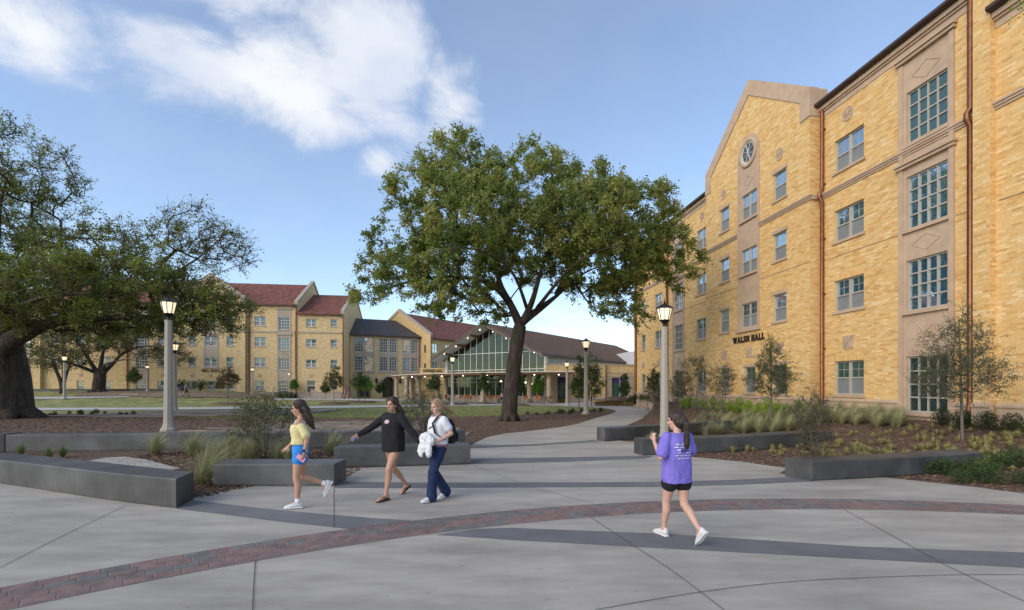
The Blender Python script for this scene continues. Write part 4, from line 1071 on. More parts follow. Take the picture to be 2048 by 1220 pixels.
for i in range(15):
    y0, y1 = ys[i], ys[i + 1]
    for j in range(6):
        z0 = zz_[j]; t0, t1 = rz_(y0) - .22, rz_(y1) - .22; a = min(zz_[j + 1], t0) if j < 5 else t0; b = min(zz_[j + 1], t1) if j < 5 else t1
        if max(a, b) <= z0 + .03: continue
        a, b = max(a, z0 + .005), max(b, z0 + .005); ap = [(y1, b), (y0, a)]
        if y0 < AP < y1 and j == 5: ap = [(y1, b), (AP, rz_(AP) - .22), (y0, a)]
        mb = MB(); mb.prism([(y0, z0), (y1, z0)] + ap, 'x', -.008, .008); mb.build('pane', CLEAR, cw_)
MB().box(-.1, .12, .1, W_ - .2, -.1, .66).build('plinth', LIMEG, dn)
mb = MB(); mb.box(0, 37, .1, .25, 0, 5.3); mb.box(0, 37, W_ - .2, W_ - .05, 0, 5.3)
for k in np.arange(.3, 37, .4): mb.box(k - .02, k + .02, .07, .1, 4.3, 5.25)
mb.build('siding', SIDING, dn)
mb = MB(); mb.box(-.08, .35, -.05, .22, 3.9, 5.25); mb.build('corner_post', FRAMEW, dn)
MB().box(.1, 20, .3, W_ - .25, .45, .6).build('floor', INFLOOR, dn)
mb = MB(); mb.prism([(.3, .6), (W_ - .3, .6), (W_ - .3, 5.2), (AP, 8.95), (.3, 5.2)], 'x', 19.7, 19.9); mb.build('back_wall', INWALL, dn)
MB().box(8, 19.6, .4, W_ - .4, 3.55, 3.75).build('mezzanine', INWALL, dn)
for x, y in ((1.6, 2.2), (1.6, 5.1), (1.6, 8.0), (1.6, 10.9), (1.6, 13.6), (7.5, 3.6), (7.5, 9.5), (7.5, 12.8)):
    MB().lathe([(.19, .6), (.19, rz_(y) - .4)], 12, x, y).build('interior_column', INTEAL, dn)
for x, y, z in [(3 + 2.2 * (k % 4), 1.0 + .93 * k, 2.2 + .15 * (k % 3)) for k in range(15)]:
    p_ = MB().lathe([(.02, z - .11), (.10, z - .06), (.12, z), (.10, z + .06), (.02, z + .11)], 10, x, y).build('pendant_lamp', PEND, dn, True); MB().tube([(x, y, z + .1), (x, y, 3.5)], .012, 5).build('cord', BLACKM, p_)

# low brick wing right of the glass gable
wg = thing('brick_wing', 'low flat roofed buff brick wing with stone doorway beside the glass gable', 'building', (3.72, 54.0, 0), R(6.14))
mb = MB(); wall_quads(mb, 0, 6.85, -.3, 4.25, -.05, [(1.05, 2.75, 0, 3.15)], .5); wall_quads(mb, 6.85, 16, -.3, 4.25, .4, [(7.15, 10.3, .55, 3.1)], .3); mb.box(6.83, 6.86, -.05, .4, -.3, 4.25); mb.box(0, 16, .95, 6, -.3, 4.2); mb.build('wall', WINGB, wg)
mb = MB(); mb.box(-.05, 6.9, -.11, .3, 4.25, 4.38); mb.box(6.92, 16, .34, .6, 4.25, 4.38); mb.box(2.8, 6.86, -.09, 0, 2.95, 3.1); mb.box(0, 1.0, -.1, 0, -.3, .62); mb.box(2.8, 6.86, -.1, 0, -.3, .62); mb.box(6.9, 16, .35, .45, 3.3, 3.45); mb.build('stone_band', LIMEG, wg)
mb = MB(); mb.box(1.05, 1.35, -.14, .4, 0, 3.15); mb.box(2.45, 2.75, -.14, .4, 0, 3.15); mb.box(1.36, 2.44, -.1, .4, 2.9, 3.15); mb.build('door_surround', STONEC, wg); mb = MB(); mb.box(7.15, 7.75, .3, .7, .5, 3.1); mb.box(9.75, 10.3, .3, .7, .5, 3.1); mb.box(7.76, 9.74, .32, .7, 2.88, 3.1); mb.build('stone_surround', STONEC, wg)
dr = MB(); rect_frame(dr, 1.36, 2.44, 0, 2.88, .22, .3, .06); dr.box(1.42, 2.38, .225, .3, 2.3, 2.37); dr.box(1.42, 2.38, .225, .3, .5, .56); dr = dr.build('door', BLACKM, wg); pane(dr, 1.42, 2.38, .56, 2.3, .26, GLG); pane(dr, 1.42, 2.38, 2.37, 2.82, .26, mat('purple_shade', (.05, .03, .11), .5)); MB().tube([(1.5, .17, 1.1), (1.5, .15, 1.45)], .02, 6).build('handle', STEEL, dr)
bwn = grid_window(wg, 7.76, 9.74, .6, 2.86, .45, 2, 1, GLG, False, FRAMEW); pane(bwn, 7.8, 9.7, 2.25, 2.8, .45 + .1, MATS['purple_shade'], 'shade')
MB().box(15, 24, 14, 24, 4, 6.9).build('roof_penthouse', SIDING, wg)
MB().box(0, 24, 6, 26, -.3, 4.0).build('rear_block', WINGB, wg)
# low planter wall in front of the wing
pw = thing('planter_wall', 'low buff brick planter wall with stone cap in front of the brick wing', 'wall', (8.0, 46.8, 0), R(4))
MB().box(0, 7, 0, .35, 0, .55).build('brickwork', WINGB, pw); MB().box(-.06, 7.06, -.06, .41, .55, .64).build('cap', LIMEG, pw)
pw = thing('planter_wall', 'dark slate planter wall below the second oak at the far left', 'wall', (-62, 61, .75), R(6))
MB().box(0, 19, 0, .4, 0, .7).build('wall_body', SEAT, pw); MB().box(-.04, 19.04, -.04, .44, .7, .78).build('cap', SEAT, pw)
pw = thing('planter_wall', 'short buff brick wall end on the bank below the thin green sapling', 'wall', (-45.2, 56.0, .3), R(6))
MB().box(0, 1.7, 0, .4, 0, .62).build('brickwork', WINGB, pw); MB().box(-.05, 1.75, -.05, .45, .62, .7).build('cap', LIMEG, pw)

# curved entrance canopy on stone columns
cn = thing('canopy', 'thin curved canopy on stone columns along the dining hall terrace', 'canopy', (0, 0, 0))
front = smooth_poly([(-17.3, 69.5), (-13.9, 63.4), (-9.1, 57.8), (-3.3, 53.0), (1.9, 50.6), (6.4, 50.0)], 6)
back = smooth_poly([(-15.6, 71.0), (-12.6, 66.4), (-8.7, 62.5), (-3.0, 58.3), (2.9, 54.2), (6.4, 53.9)], 6)
def slab(z0, z1, d):
    mb = MB(); P_ = [(x, y + d) for x, y in front] + back[::-1]; mb.prism(P_, 'z', z0, z1); return mb
slab(3.14, 3.34, .25).build('soffit_slab', WOODB, cn); slab(3.34, 3.42, 0).build('roof_slab', FRAMEW, cn)
for px_, Y in ((793, 69), (813, 63.0), (822, 66.5), (838, 64.0), (875, 58.6), (892, 61.5), (966, 54.0), (1059, 53.0), (1098, 51.2)):
    x = (px_ - 1024) / FPX * Y
    MB().lathe([(.42, 0), (.42, .35), (.34, .42), (.30, .5), (.27, 1.4), (.25, 2.8), (.30, 2.95), (.36, 3.02), (.36, 3.14)], 12, x, Y).build('column', STONEC, cn, False)
for t in range(3, len(front) - 2, 3):
    x, y = front[t]; MB().lathe([(.04, 3.07), (.06, 3.10), (.06, 3.139)], 8, x + .5, y + 1.3).build('downlight', BULB, cn)
# ------------------------------------------------------------------ trees
def leaf_quads(P, size, r, aspect=.5, up=.25, col=None):
    """P (n,3) leaf centres -> diamond leaves of random attitude"""
    n = len(P)
    d = r.normal(size=(n, 3)); d[:, 2] *= .7; d /= np.linalg.norm(d, axis=1)[:, None]
    nn = r.normal(size=(n, 3)); nn[:, 2] += up * 3; s = np.cross(d, nn); s /= np.linalg.norm(s, axis=1)[:, None] + 1e-9
    L = (size * r.uniform(.65, 1.35, n))[:, None]; W = L * aspect
    V = np.stack([P - d * L * .5, P + s * W * .5 + d * L * .05, P + d * L * .5, P - s * W * .5 + d * L * .05], 1)
    F = np.arange(n * 4).reshape(n, 4)
    return V.reshape(-1, 3), F

class Skel:
    def __init__(s): s.p = []; s.par = []; s.rmin = []
    def limb(s, pts, r0, r1, step=.45, attach=True):
        tp = 1.0 if not s.p else 2.0
        pts = [np.array(p, float) for p in smooth_poly([tuple(p) for p in pts], 6)]
        prev = -1
        if attach and s.p:
            d = np.linalg.norm(np.array(s.p) - pts[0], axis=1); prev = int(d.argmin())
        n = len(pts)
        for i, p in enumerate(pts):
            if prev >= 0 and np.linalg.norm(s.p[prev] - p) < step * .35: continue
            s.p.append(p); s.par.append(prev); s.rmin.append(r1 + (r0 - r1) * (1 - i / (n - 1)) ** tp); prev = len(s.p) - 1
    def grow(s, A, crotch, r, step=.5, wob=.055, cost=.35):
        order = np.argsort(np.linalg.norm(A - crotch, axis=1)); s.tip = []
        P = np.zeros((len(s.p) + len(A) * 40, 3)); n = len(s.p); P[:n] = s.p
        dc = np.zeros(len(P)); dc[:n] = np.linalg.norm(P[:n] - crotch, axis=1)
        for k in order:
            a = A[k]; d = np.linalg.norm(P[:n] - a, axis=1); da = np.linalg.norm(a - crotch)
            j = int((d + cost * np.maximum(0, dc[:n] - da + .3 * d)).argmin()); m = max(1, int(math.ceil(d[j] / step))); prev = j; p0 = P[j].copy()
            sag = r.normal(0, wob, 3) * d[j]
            for i in range(1, m + 1):
                t = i / m; q = p0 + (a - p0) * t + sag * math.sin(math.pi * t) * .9
                if i < m: q = q + r.normal(0, .035 * step, 3)
                P[n] = q; dc[n] = np.linalg.norm(q - crotch); s.p.append(q); s.par.append(prev); s.rmin.append(0); prev = n; n += 1
            s.tip.append(prev)
    def build(s, rt=.012, ex=.44, nmax=12, cap=1.0):
        n = len(s.p); ch = [[] for _ in range(n)]; cnt = np.zeros(n)
        for i in range(n):
            if s.par[i] >= 0: ch[s.par[i]].append(i)
        for i in range(n - 1, -1, -1):
            if not ch[i]: cnt[i] = 1
            if s.par[i] >= 0: cnt[s.par[i]] += cnt[i]
        rad = np.array([max(min(rt * cnt[i] ** ex, cap), s.rmin[i]) for i in range(n)])
        mb = MB(); st = [(i, -1) for i in range(n) if s.par[i] < 0]
        while st:
            i, frm = st.pop(); pts, rr = ([s.p[frm]], [min(rad[frm], rad[i] * 1.15)]) if frm >= 0 else ([], [])
            while True:
                pts.append(s.p[i]); rr.append(rad[i]); c = ch[i]
                if not c: break
                c = sorted(c, key=lambda q: -rad[q]); st += [(q, i) for q in c[1:]]; i = c[0]
            if len(pts) > 1:
                rr[-1] *= .55; mx = max(rr); mb.tube(pts, rr, nmax if mx > .2 else 8 if mx > .08 else 5 if mx > .03 else 3, cap=mx > .05)
        return mb

def lobes_points(lobes, n, r, shell=.55):
    """lobes: (cx, cy, cz, rx, ry, rz, weight)"""
    w = np.array([l[3] * l[4] * l[5] * l[6] for l in lobes]) ** .8; k = r.choice(len(lobes), n, p=w / w.sum()); out = np.empty((n, 3))
    for i, j in enumerate(k):
        v = r.normal(size=3); v /= np.linalg.norm(v); q = r.random() ** (1 / 3 * shell); l = lobes[j]
        out[i] = (l[0] + v[0] * l[3] * q, l[1] + v[1] * l[4] * q, l[2] + v[2] * l[5] * q)
    return out, k

def tree(name, label, group, base, limbs, lobes, nclu, nleaf, sig, lsize, cols, seed, bark=BARK, rt=.012, ex=.44, cap=1.0, crotch=None, shell=.62, step=.5, sparse=None, leafcol_jit=.22, root_flare=None, cat='tree', nmax=12, twigs=0, twl=.55):
    r = np.random.default_rng(seed); base = np.array(base, float)
    root = thing(name, label, cat, tuple(base), 0, group)
    sk = Skel()
    for pts, r0, r1 in limbs: sk.limb([np.array(p) - base for p in pts], r0, r1, step)
    A, k = lobes_points([(l[0] - base[0], l[1] - base[1], l[2] - base[2], *l[3:]) for l in lobes], nclu, r, shell)
    cr = np.array(crotch) - base if crotch is not None else np.array(sk.p[len(sk.p) // 4])
    sk.grow(A, cr, r, step)
    mb = sk.build(rt, ex, nmax, cap)
    if root_flare:
        rr, hh, nr = root_flare
        for q in range(nr):
            a = 6.283 * q / nr + r.uniform(-.3, .3); l = rr * r.uniform(1.25, 1.7)
            mb.tube([(math.cos(a) * rr * .35, math.sin(a) * rr * .35, hh), (math.cos(a) * rr * .75, math.sin(a) * rr * .75, hh * .35), (math.cos(a) * l, math.sin(a) * l, -.12)], [rr * .38, rr * .34, rr * .14], 8)
    # leaves round every twig end, in clumps of their own tone
    tips = np.array([sk.p[i] for i in sk.tip]); par = np.array([sk.p[max(sk.par[i], 0)] for i in sk.tip])
    order = np.argsort(np.linalg.norm(A - cr, axis=1)); lob = k[order]
    dens = np.array([(sparse[j] if sparse else 1.0) for j in lob]); cnt = r.poisson(nleaf * dens * r.uniform(.5, 1.5, len(tips)))
    idx = np.repeat(np.arange(len(tips)), cnt); m = len(idx)
    if twigs:
        d = tips - par; d /= np.linalg.norm(d, axis=1)[:, None] + 1e-6; o_ = tips - cr; o_ /= np.linalg.norm(o_, axis=1)[:, None] + 1e-6
        D = (.55 * d + .55 * o_)[:, None, :] + r.normal(0, .62, (len(tips), twigs, 3)); D /= np.linalg.norm(D, axis=2)[:, :, None]; D[:, :, 2] -= .12
        B = tips[:, None, :] + (par - tips)[:, None, :] * r.random((len(tips), twigs, 1)) * .7; E = B + D * (twl * r.uniform(.5, 1.3, (len(tips), twigs, 1))); Mi = (B + E) / 2 + r.normal(0, .05, B.shape)
        a = np.cross(D, r.normal(size=D.shape)); a /= np.linalg.norm(a, axis=2)[:, :, None] + 1e-9; b = np.cross(D, a); q3 = [(math.cos(2.0944 * j), math.sin(2.0944 * j)) for j in range(3)]
        V = np.stack([c_ + (a * cx + b * cy) * rr for c_, rr in ((B, rt * .8), (Mi, rt * .55), (E, rt * .2)) for cx, cy in q3], 2).reshape(-1, 3); nb = len(mb.v); mb.v += [tuple(v) for v in V.tolist()]
        for t in range(len(tips) * twigs):
            o0 = nb + t * 9
            for s3 in (0, 3):
                for j in range(3): j2 = (j + 1) % 3; mb.f.append((o0 + s3 + j, o0 + s3 + j2, o0 + s3 + 3 + j2, o0 + s3 + 3 + j))
        w = r.integers(0, twigs, m); t = r.random(m)[:, None] ** .7
        P = B[idx, w] * (1 - t) ** 2 + 2 * t * (1 - t) * Mi[idx, w] + E[idx, w] * t ** 2 + r.normal(0, 1, (m, 3)) * sig * .26
    else:
        t = r.random(m)[:, None] * .8
        P = tips[idx] * (1 - t) + par[idx] * t + r.normal(0, 1, (m, 3)) * np.array([sig, sig, sig * .72])
    mb.build('trunk', bark, root, True)
    V, F = leaf_quads(P, lsize, r)
    cols = np.array(cols); ci = r.choice(len(cols), len(tips)); c = cols[ci][idx] * r.uniform(1 - leafcol_jit, 1 + leafcol_jit, (m, 1)) * r.uniform(.92, 1.08, (m, 3))
    link('crown', fast_mesh('crown', V, F, LEAF, c), root)
    return root

def lob(Y, scale_list, yoff=None):
    out = []
    for e in scale_list:
        px_, py_, rx, rz, ry = e[:5]; w = e[5] if len(e) > 5 else 1.0; y0 = e[6] if len(e) > 6 else 0.0
        q = ray(px_, py_, Y); k_ = Y / FPX
        out.append((q.x, Y + y0, q.z, rx * k_, ry, rz * k_, w))
    return out
def limb_px(Y, pts): return [tuple(ray(x, y, Y) + Vector((0, dy, 0))) for x, y, dy in pts]
OAKC = [(.27, .325, .075), (.215, .275, .062), (.335, .355, .095), (.155, .205, .05), (.245, .30, .08), (.375, .385, .11)]
YC = 26.2
gb = gz1((1018 - 1024) / FPX * YC, YC)
tree('live_oak', 'large spreading live oak in the middle with one leaning trunk', None, (ray(1018, 842, YC).x, YC, gb),
     [(limb_px(YC, [(1018, 846, 0), (1019, 815, 0), (1024, 760, 0), (1032, 700, 0), (1040, 650, 0)]), .47, .36),
      (limb_px(YC, [(1040, 652, 0), (1016, 600, .3), (975, 560, 1), (905, 540, 1.6), (820, 545, 1.8), (750, 570, 1.5)]), .26, .06),
      (limb_px(YC, [(1020, 606, .2), (1000, 570, -.5), (985, 500, -1.2), (965, 420, -1.6), (940, 330, -1.4)]), .22, .05),
      (limb_px(YC, [(1042, 650, 0), (1062, 610, -.6), (1080, 550, -1.4), (1105, 460, -2.0), (1095, 370, -2.2)]), .24, .05),
      (limb_px(YC, [(1046, 642, 0), (1085, 612, .3), (1115, 588, .5), (1165, 545, .6), (1240, 515, .5), (1310, 510, .4)]), .25, .02),
      (limb_px(YC, [(1112, 590, .5), (1150, 520, 1.6), (1190, 450, 2.6), (1210, 390, 2.8)]), .17, .05),
      (limb_px(YC, [(1030, 625, 0), (1010, 585, 2), (960, 500, 3.8), (890, 430, 4.2)]), .18, .02),
      (limb_px(YC, [(1055, 620, 0), (1020, 560, -2.4), (950, 540, -4.2), (900, 555, -4.6)]), .12, .015),
      (limb_px(YC, [(1075, 615, 0), (1130, 560, -2.6), (1190, 540, -4.4), (1230, 555, -4.6)]), .12, .015)],
     lob(YC, [(925, 340, 90, 62, 2.6), (1050, 385, 115, 72, 3.8), (1165, 405, 80, 66, 3.0), (1262, 440, 95, 72, 3.2), (1335, 520, 62, 58, 2.4), (880, 410, 100, 75, 3.4), (820, 510, 95, 62, 3.2), (745, 572, 48, 34, 1.8, 1.2),
              (925, 520, 110, 70, 3.8), (1075, 490, 120, 72, 4.4), (1200, 520, 110, 70, 3.8), (900, 600, 85, 36, 3.4), (1225, 590, 62, 42, 2.6), (960, 470, 90, 70, 4.6, .8, -2), (1150, 470, 100, 70, 4.6, .8, -2), (1265, 625, 26, 26, 1.2), (975, 620, 45, 26, 2.6)]),
     1300, 150, .31, .15, OAKC, 11, crotch=tuple(ray(1042, 640, YC)), root_flare=(.52, .55, 7), rt=.013, twigs=7, twl=.62)
YL = 27.6
gl_ = gz1((5 - 1024) / FPX * YL, YL)
tree('live_oak', 'huge wide spreading live oak with thick dark trunk at the left edge', None, (ray(5, 826, YL).x, YL, gl_),
     [(limb_px(YL, [(5, 832, 0), (6, 800, 0), (4, 750, 0), (-4, 700, 0), (-10, 660, 0)]), 1.38, 1.0),
      (limb_px(YL, [(8, 712, -.3), (60, 678, -.8), (120, 658, -1.2), (200, 645, -1.4), (300, 640, -1), (390, 632, -.4), (460, 640, 0)]), .62, .08),
      (limb_px(YL, [(18, 690, 0), (70, 640, 1), (150, 585, 2), (250, 545, 2.4), (340, 500, 2.2), (400, 460, 1.8), (430, 440, 1.5)]), .36, .015),
      (limb_px(YL, [(-8, 680, 0), (10, 600, -.6), (40, 500, -1.2), (55, 420, -1.4), (60, 370, -1.2)]), .4, .015),
      (limb_px(YL, [(30, 665, -.4), (100, 590, -2.4), (190, 540, -3.6), (240, 510, -3.8)]), .3, .015),
      (limb_px(YL, [(60, 660, -.4), (140, 640, -3), (240, 625, -4.6), (340, 620, -5)]), .34, .05),
      (limb_px(YL, [(-20, 690, 0), (-120, 620, 1), (-220, 560, 1), (-300, 540, 0)]), .6, .08),
      (limb_px(YL, [(-15, 670, 0), (-80, 560, 2), (-120, 430, 3), (-110, 320, 3)]), .45, .05)],
     lob(YL, [(130, 570, 105, 62, 4), (255, 575, 115, 60, 4.6), (365, 590, 95, 50, 4), (440, 612, 50, 30, 2.4), (45, 520, 85, 70, 4), (195, 500, 85, 45, 3.6, .8), (325, 505, 85, 52, 3.6, .7), (405, 470, 62, 55, 2.6, 2.6), (455, 500, 42, 50, 2, 2.4), (50, 330, 70, 75, 3.4, 1.8), (15, 420, 75, 75, 3.6), (-90, 400, 100, 130, 5), (-120, 600, 120, 90, 5), (120, 640, 90, 26, 4.5), (280, 645, 110, 22, 4.5), (200, 600, 110, 50, 3, .8, -4.5), (80, 620, 80, 40, 3, .8, -4), (400, 645, 60, 20, 3), (230, 455, 55, 35, 2.4, .6)]),
     1750, 105, .38, .13, [(.19, .225, .05), (.14, .17, .042), (.25, .275, .055), (.11, .125, .038), (.19, .175, .065), (.30, .335, .06)], 12, crotch=tuple(ray(20, 680, YL)), root_flare=(1.35, .9, 9), rt=.0155, cap=.9, twigs=5, twl=.75,
     sparse=[1.2, 1.2, 1.2, 1, 1, .7, .55, .16, .10, .42, .6, .8, 1, 1.3, 1.3, 1.2, 1.2, 1.2, .3], nmax=16)
YS = 60.0; q0 = ray(197, 783, YS)
tree('live_oak', 'smaller forked live oak in front of the long hall at the far left', None, (q0.x, YS, q0.z),
     [(limb_px(YS, [(197, 785, 0), (198, 770, 0), (200, 752, 0), (198, 742, 0)]), .72, .58),
      (limb_px(YS, [(204, 748, 0), (225, 728, 0), (250, 705, 0), (300, 692, 0), (350, 715, 0)]), .34, .06), (limb_px(YS, [(196, 748, 0), (175, 715, 0), (155, 690, 0), (100, 680, 0)]), .32, .06),
      (limb_px(YS, [(200, 745, 0), (205, 710, 0), (215, 680, 0), (225, 655, 0)]), .3, .06), (limb_px(YS, [(192, 745, 0), (170, 728, -2), (130, 716, -3), (80, 706, -3)]), .25, .05), (limb_px(YS, [(206, 740, 0), (240, 730, -2), (290, 722, -3), (345, 728, -3)]), .25, .05)],
     lob(YS, [(130, 685, 62, 26, 5), (200, 672, 75, 30, 5.5), (285, 688, 70, 26, 5), (340, 716, 38, 18, 3), (85, 706, 24, 20, 3, .6), (215, 650, 60, 22, 4), (130, 722, 40, 14, 3, .5)]),
     300, 60, .62, .19, [(.075, .085, .022), (.10, .105, .03), (.06, .07, .02)], 13, crotch=tuple(ray(200, 742, YS)), root_flare=(.7, .5, 7), rt=.022, step=.9, twigs=5, twl=1.1)
YS = 58.0; q0 = ray(124, 785, YS)
tree('live_oak', 'slim two stemmed oak left of the smaller forked oak', None, (q0.x, YS, q0.z),
     [(limb_px(YS, [(124, 787, 0), (122, 765, 0), (112, 740, 0), (104, 720, 0)]), .26, .12), (limb_px(YS, [(124, 780, 0), (131, 755, 0), (138, 735, 0), (146, 722, 0)]), .24, .1)],
     lob(YS, [(105, 712, 32, 22, 3), (150, 712, 34, 20, 3), (85, 728, 18, 12, 2)]), 70, 45, .5, .18, [(.075, .085, .022), (.10, .105, .03)], 14, rt=.02, step=.9)

# ---- young trees and saplings
GRN = [(.07, .115, .028), (.09, .135, .035), (.055, .09, .025)]; BRT = [(.11, .24, .02), (.14, .28, .03), (.09, .19, .02)]; OLV = [(.12, .12, .04), (.09, .10, .035), (.14, .125, .05)]; GRY = [(.13, .16, .075), (.10, .135, .06), (.16, .18, .09)]
BRN = [(.13, .085, .045), (.10, .075, .035), (.11, .11, .04)]
def sapling(label, px_, base_y, top_y, wpx, Y, cols, seed, zf=gz0, fork=.3, ncl=90, nlf=45, ls=.075, stems=1, shape='oval', name='young_tree', lean=0, z=None, sg=.16, bark=BARK2, group='young trees', dens=1.0):
    x = (px_ - 1024) / FPX * Y; zb = zf(x, Y) if z is None else z; k_ = Y / FPX
    ztop = EYE - (top_y - HOR) * k_; h = ztop - zb; w = wpx * k_ / 2; r = random.Random(seed)
    limbs = []
    if stems == 1:
        limbs.append(([(x, Y, zb - .05), (x + lean * .3, Y, zb + h * .3), (x + lean * .6, Y, zb + h * .6), (x + lean, Y, zb + h * .93)], max(.028, h * .013), .008))
    else:
        for q in range(stems):
            a = 6.283 * q / stems + r.uniform(-.4, .4); e = w * r.uniform(.3, .8)
            limbs.append(([(x + .05 * math.cos(a), Y + .05 * math.sin(a), zb - .05), (x + .35 * e * math.cos(a), Y + .35 * e * math.sin(a), zb + h * .4), (x + e * math.cos(a), Y + e * math.sin(a), zb + h * r.uniform(.75, .95))], max(.014, h * .007), .005))
    lo = zb + h * fork; lb = []
    if shape == 'oval': lb = [(x + lean, Y, lo + (ztop - lo) * .36, w, w, (ztop - lo) * .36, 1), (x + lean, Y, lo + (ztop - lo) * .68, w * .6, w * .6, (ztop - lo) * .32, .9)]
    elif shape == 'cone': lb = [(x + lean, Y, lo + (ztop - lo) * .25, w, w, (ztop - lo) * .25, 1), (x + lean, Y, lo + (ztop - lo) * .55, w * .65, w * .65, (ztop - lo) * .3, 1), (x + lean, Y, lo + (ztop - lo) * .82, w * .25, w * .25, (ztop - lo) * .2, .8)]
    else: lb = [(x + lean, Y, lo + (ztop - lo) * .5, w, w, (ztop - lo) * .5, 1)]
    return tree(name, label, group, (x, Y, zb), limbs, lb, ncl, nlf * dens, sg * (.6 + w * .35), ls, cols, seed, bark, rt=.0035 + h * .0005, ex=.42, crotch=(x, Y, lo), shell=.9, step=.25 if h < 5 else .45, nmax=8, twigs=4, twl=.12 + w * .28)
def ringbed(px_, py_, Y, rx, label, zf=gz0):
    x = (px_ - 1024) / FPX * Y; z = zf(x, Y)
    n = 22; mb = MB(); r = random.Random(int(px_)); jit = [r.uniform(.88, 1.1) for _ in range(n)]
    rg_ = lambda f, zz: [(rx * f * jit[k] * math.cos(6.283 * k / n), rx * f * jit[k] * math.sin(6.283 * k / n), zz) for k in range(n)]
    mb.loft([rg_(1, -.03), rg_(.97, .05), rg_(.75, .14), rg_(.4, .2), rg_(.05, .21)])
    tag(mb.build('mulch_mound', MULCH, None, True, (x, Y, z)), label, 'mulch', 'mulch mounds round the young trees', 'thing')
NEARR = 'saplings in the right hand planting bed'
sapling('slim young tree with fine grey green leaves before the copper downspout at the right edge', 1925, 882, 615, 150, 12.6, GRY, 21, gzr, .32, 260, 52, .042, shape='cone', lean=-.1, sg=.13, group=NEARR)
sapling('young tree with fine grey green leaves in front of the WALSH HALL letters', 1542, 832, 672, 92, 19.5, GRY, 22, gzr, .33, 200, 48, .055, shape='cone', group=NEARR)
sapling('thin sparse sapling with few leaves between the two right seat walls', 1622, 912, 775, 70, 11.9, OLV, 23, gzr, .1, 150, 22, .04, shape='col', sg=.12, group=NEARR)
sapling('multi stemmed young tree with bare reddish stems, left of two by ground floor windows', 1388, 815, 712, 62, 26.5, OLV, 24, gzr, .35, 130, 26, .06, 5, 'col', group=NEARR)
sapling('multi stemmed young tree with bare reddish stems, right of two by ground floor windows', 1443, 818, 724, 54, 24.5, OLV, 25, gzr, .35, 120, 24, .055, 5, 'col', group=NEARR)
sapling('leafy young tree just left of the right lamp post', 1308, 805, 730, 36, 33, GRN, 26, gzr, .25, 130, 40, .08, shape='cone', group=NEARR)
sapling('thin multi stemmed young tree right of the right lamp post by the stair window', 1358, 810, 742, 38, 29.5, OLV, 27, gzr, .25, 110, 30, .065, 4, 'col', group=NEARR)
sapling('sparse bare shrub at the path edge left of the right lamp post', 1300, 850, 775, 56, 22.5, OLV, 28, gzr, .2, 60, 10, .04, 6, 'col', group=NEARR, name='shrub')
sapling('sparse bare shrub behind the purple shirted woman', 1412, 868, 785, 60, 17.5, BRN, 29, gzr, .2, 70, 12, .036, 6, 'col', group=NEARR, name='shrub')
sapling('small dark columnar tree before the brick wing window', 1249, 801, 741, 22, 44.5, GRN, 30, gz0, .25, 90, 40, .11, shape='cone', z=.25, sg=.2, group='young trees')
sapling('narrow columnar tree left of the tall lamp post by the brick wing', 1158, 816, 712, 34, 40, GRN, 31, gz0, .2, 170, 48, .10, shape='cone', sg=.2)
sapling('fuller columnar tree just behind the tall lamp post by the brick wing', 1183, 812, 705, 50, 45, GRN, 32, gz0, .14, 200, 48, .11, shape='oval', sg=.24)
LAWNG = 'young trees on the lawn'
for lab, px_, by, ty, wd, Y, cl, sd, sh, mo in (
    ('young brown leaved tree on the lawn below the HILL HALL letters', 456, 808, 733, 40, 50, BRN, 33, 'oval', 1.7), ('young olive tree on the lawn left of the woman in black', 668, 806, 733, 40, 51.5, OLV, 34, 'oval', 1.7),
    ('young green tree in front of the link arches at the lawn', 718, 803, 742, 30, 56, GRN, 35, 'oval', 1.9), ('small round bright green tree near the link steps', 730, 801, 752, 30, 63, BRT, 36, 'oval', 0),
    ('small green tree in front of the middle arch', 762, 800, 762, 20, 65, GRN, 37, 'oval', 0), ('tall slim green tree before the canopy columns', 869, 805, 747, 26, 54.5, GRN, 38, 'oval', 0),
    ('tall slim green tree before the middle of the glass gable', 968, 806, 744, 22, 51, GRN, 39, 'cone', .9), ('bright green young tree at the right end of the glass gable', 1076, 801, 752, 24, 52.0, BRT, 40, 'oval', 0),
    ('slim green tree just right of the big oak trunk', 1040, 811, 744, 18, 47, GRN, 41, 'cone', 1.0), ('thin bright green sapling at the far left bank', 268, 793, 736, 24, 58, GRN, 42, 'oval', 0),
    ('bare thin sapling left of the brown leaved tree', 440, 796, 757, 14, 60, BRN, 43, 'oval', 0), ('small green tree by the long hall downspout', 588, 797, 757, 16, 69, BRT, 44, 'oval', 0), ('small dark green tree before the long hall right section', 651, 797, 765, 16, 68.5, GRN, 45, 'oval', 0)):
    sapling(lab, px_, by, ty, wd, Y, cl, sd, gz0, .40, 110, 36, .12, shape=sh, sg=.26, group=LAWNG)
    if mo: ringbed(px_, by, Y, mo, 'low mulch mound round the ' + lab[:lab.index('tree') + 4] + ' ' + ' '.join(lab.split()[-5:]))
ringbed(905, 806, 49.2, 1.7, 'low mulch mound at the foot of the lamp post left of the glass gable')
sapling('leafy many stemmed shrub tree behind the seat walls left of the woman in blue shorts', 528, 916, 778, 128, 12.4, [(.13, .15, .05), (.10, .125, .04), (.16, .17, .07), (.07, .09, .035)], 46, flat, .28, 150, 26, .052, 8, 'oval', name='shrub', sg=.15, group='shrubs behind the left seat walls')
sapling('thin many stemmed shrub tree behind the two women walking together', 850, 893, 776, 92, 14.2, [(.12, .125, .05), (.09, .10, .04), (.06, .07, .03)], 47, flat, .15, 160, 18, .05, 8, 'col', name='shrub', sg=.15, group='shrubs behind the left seat walls')

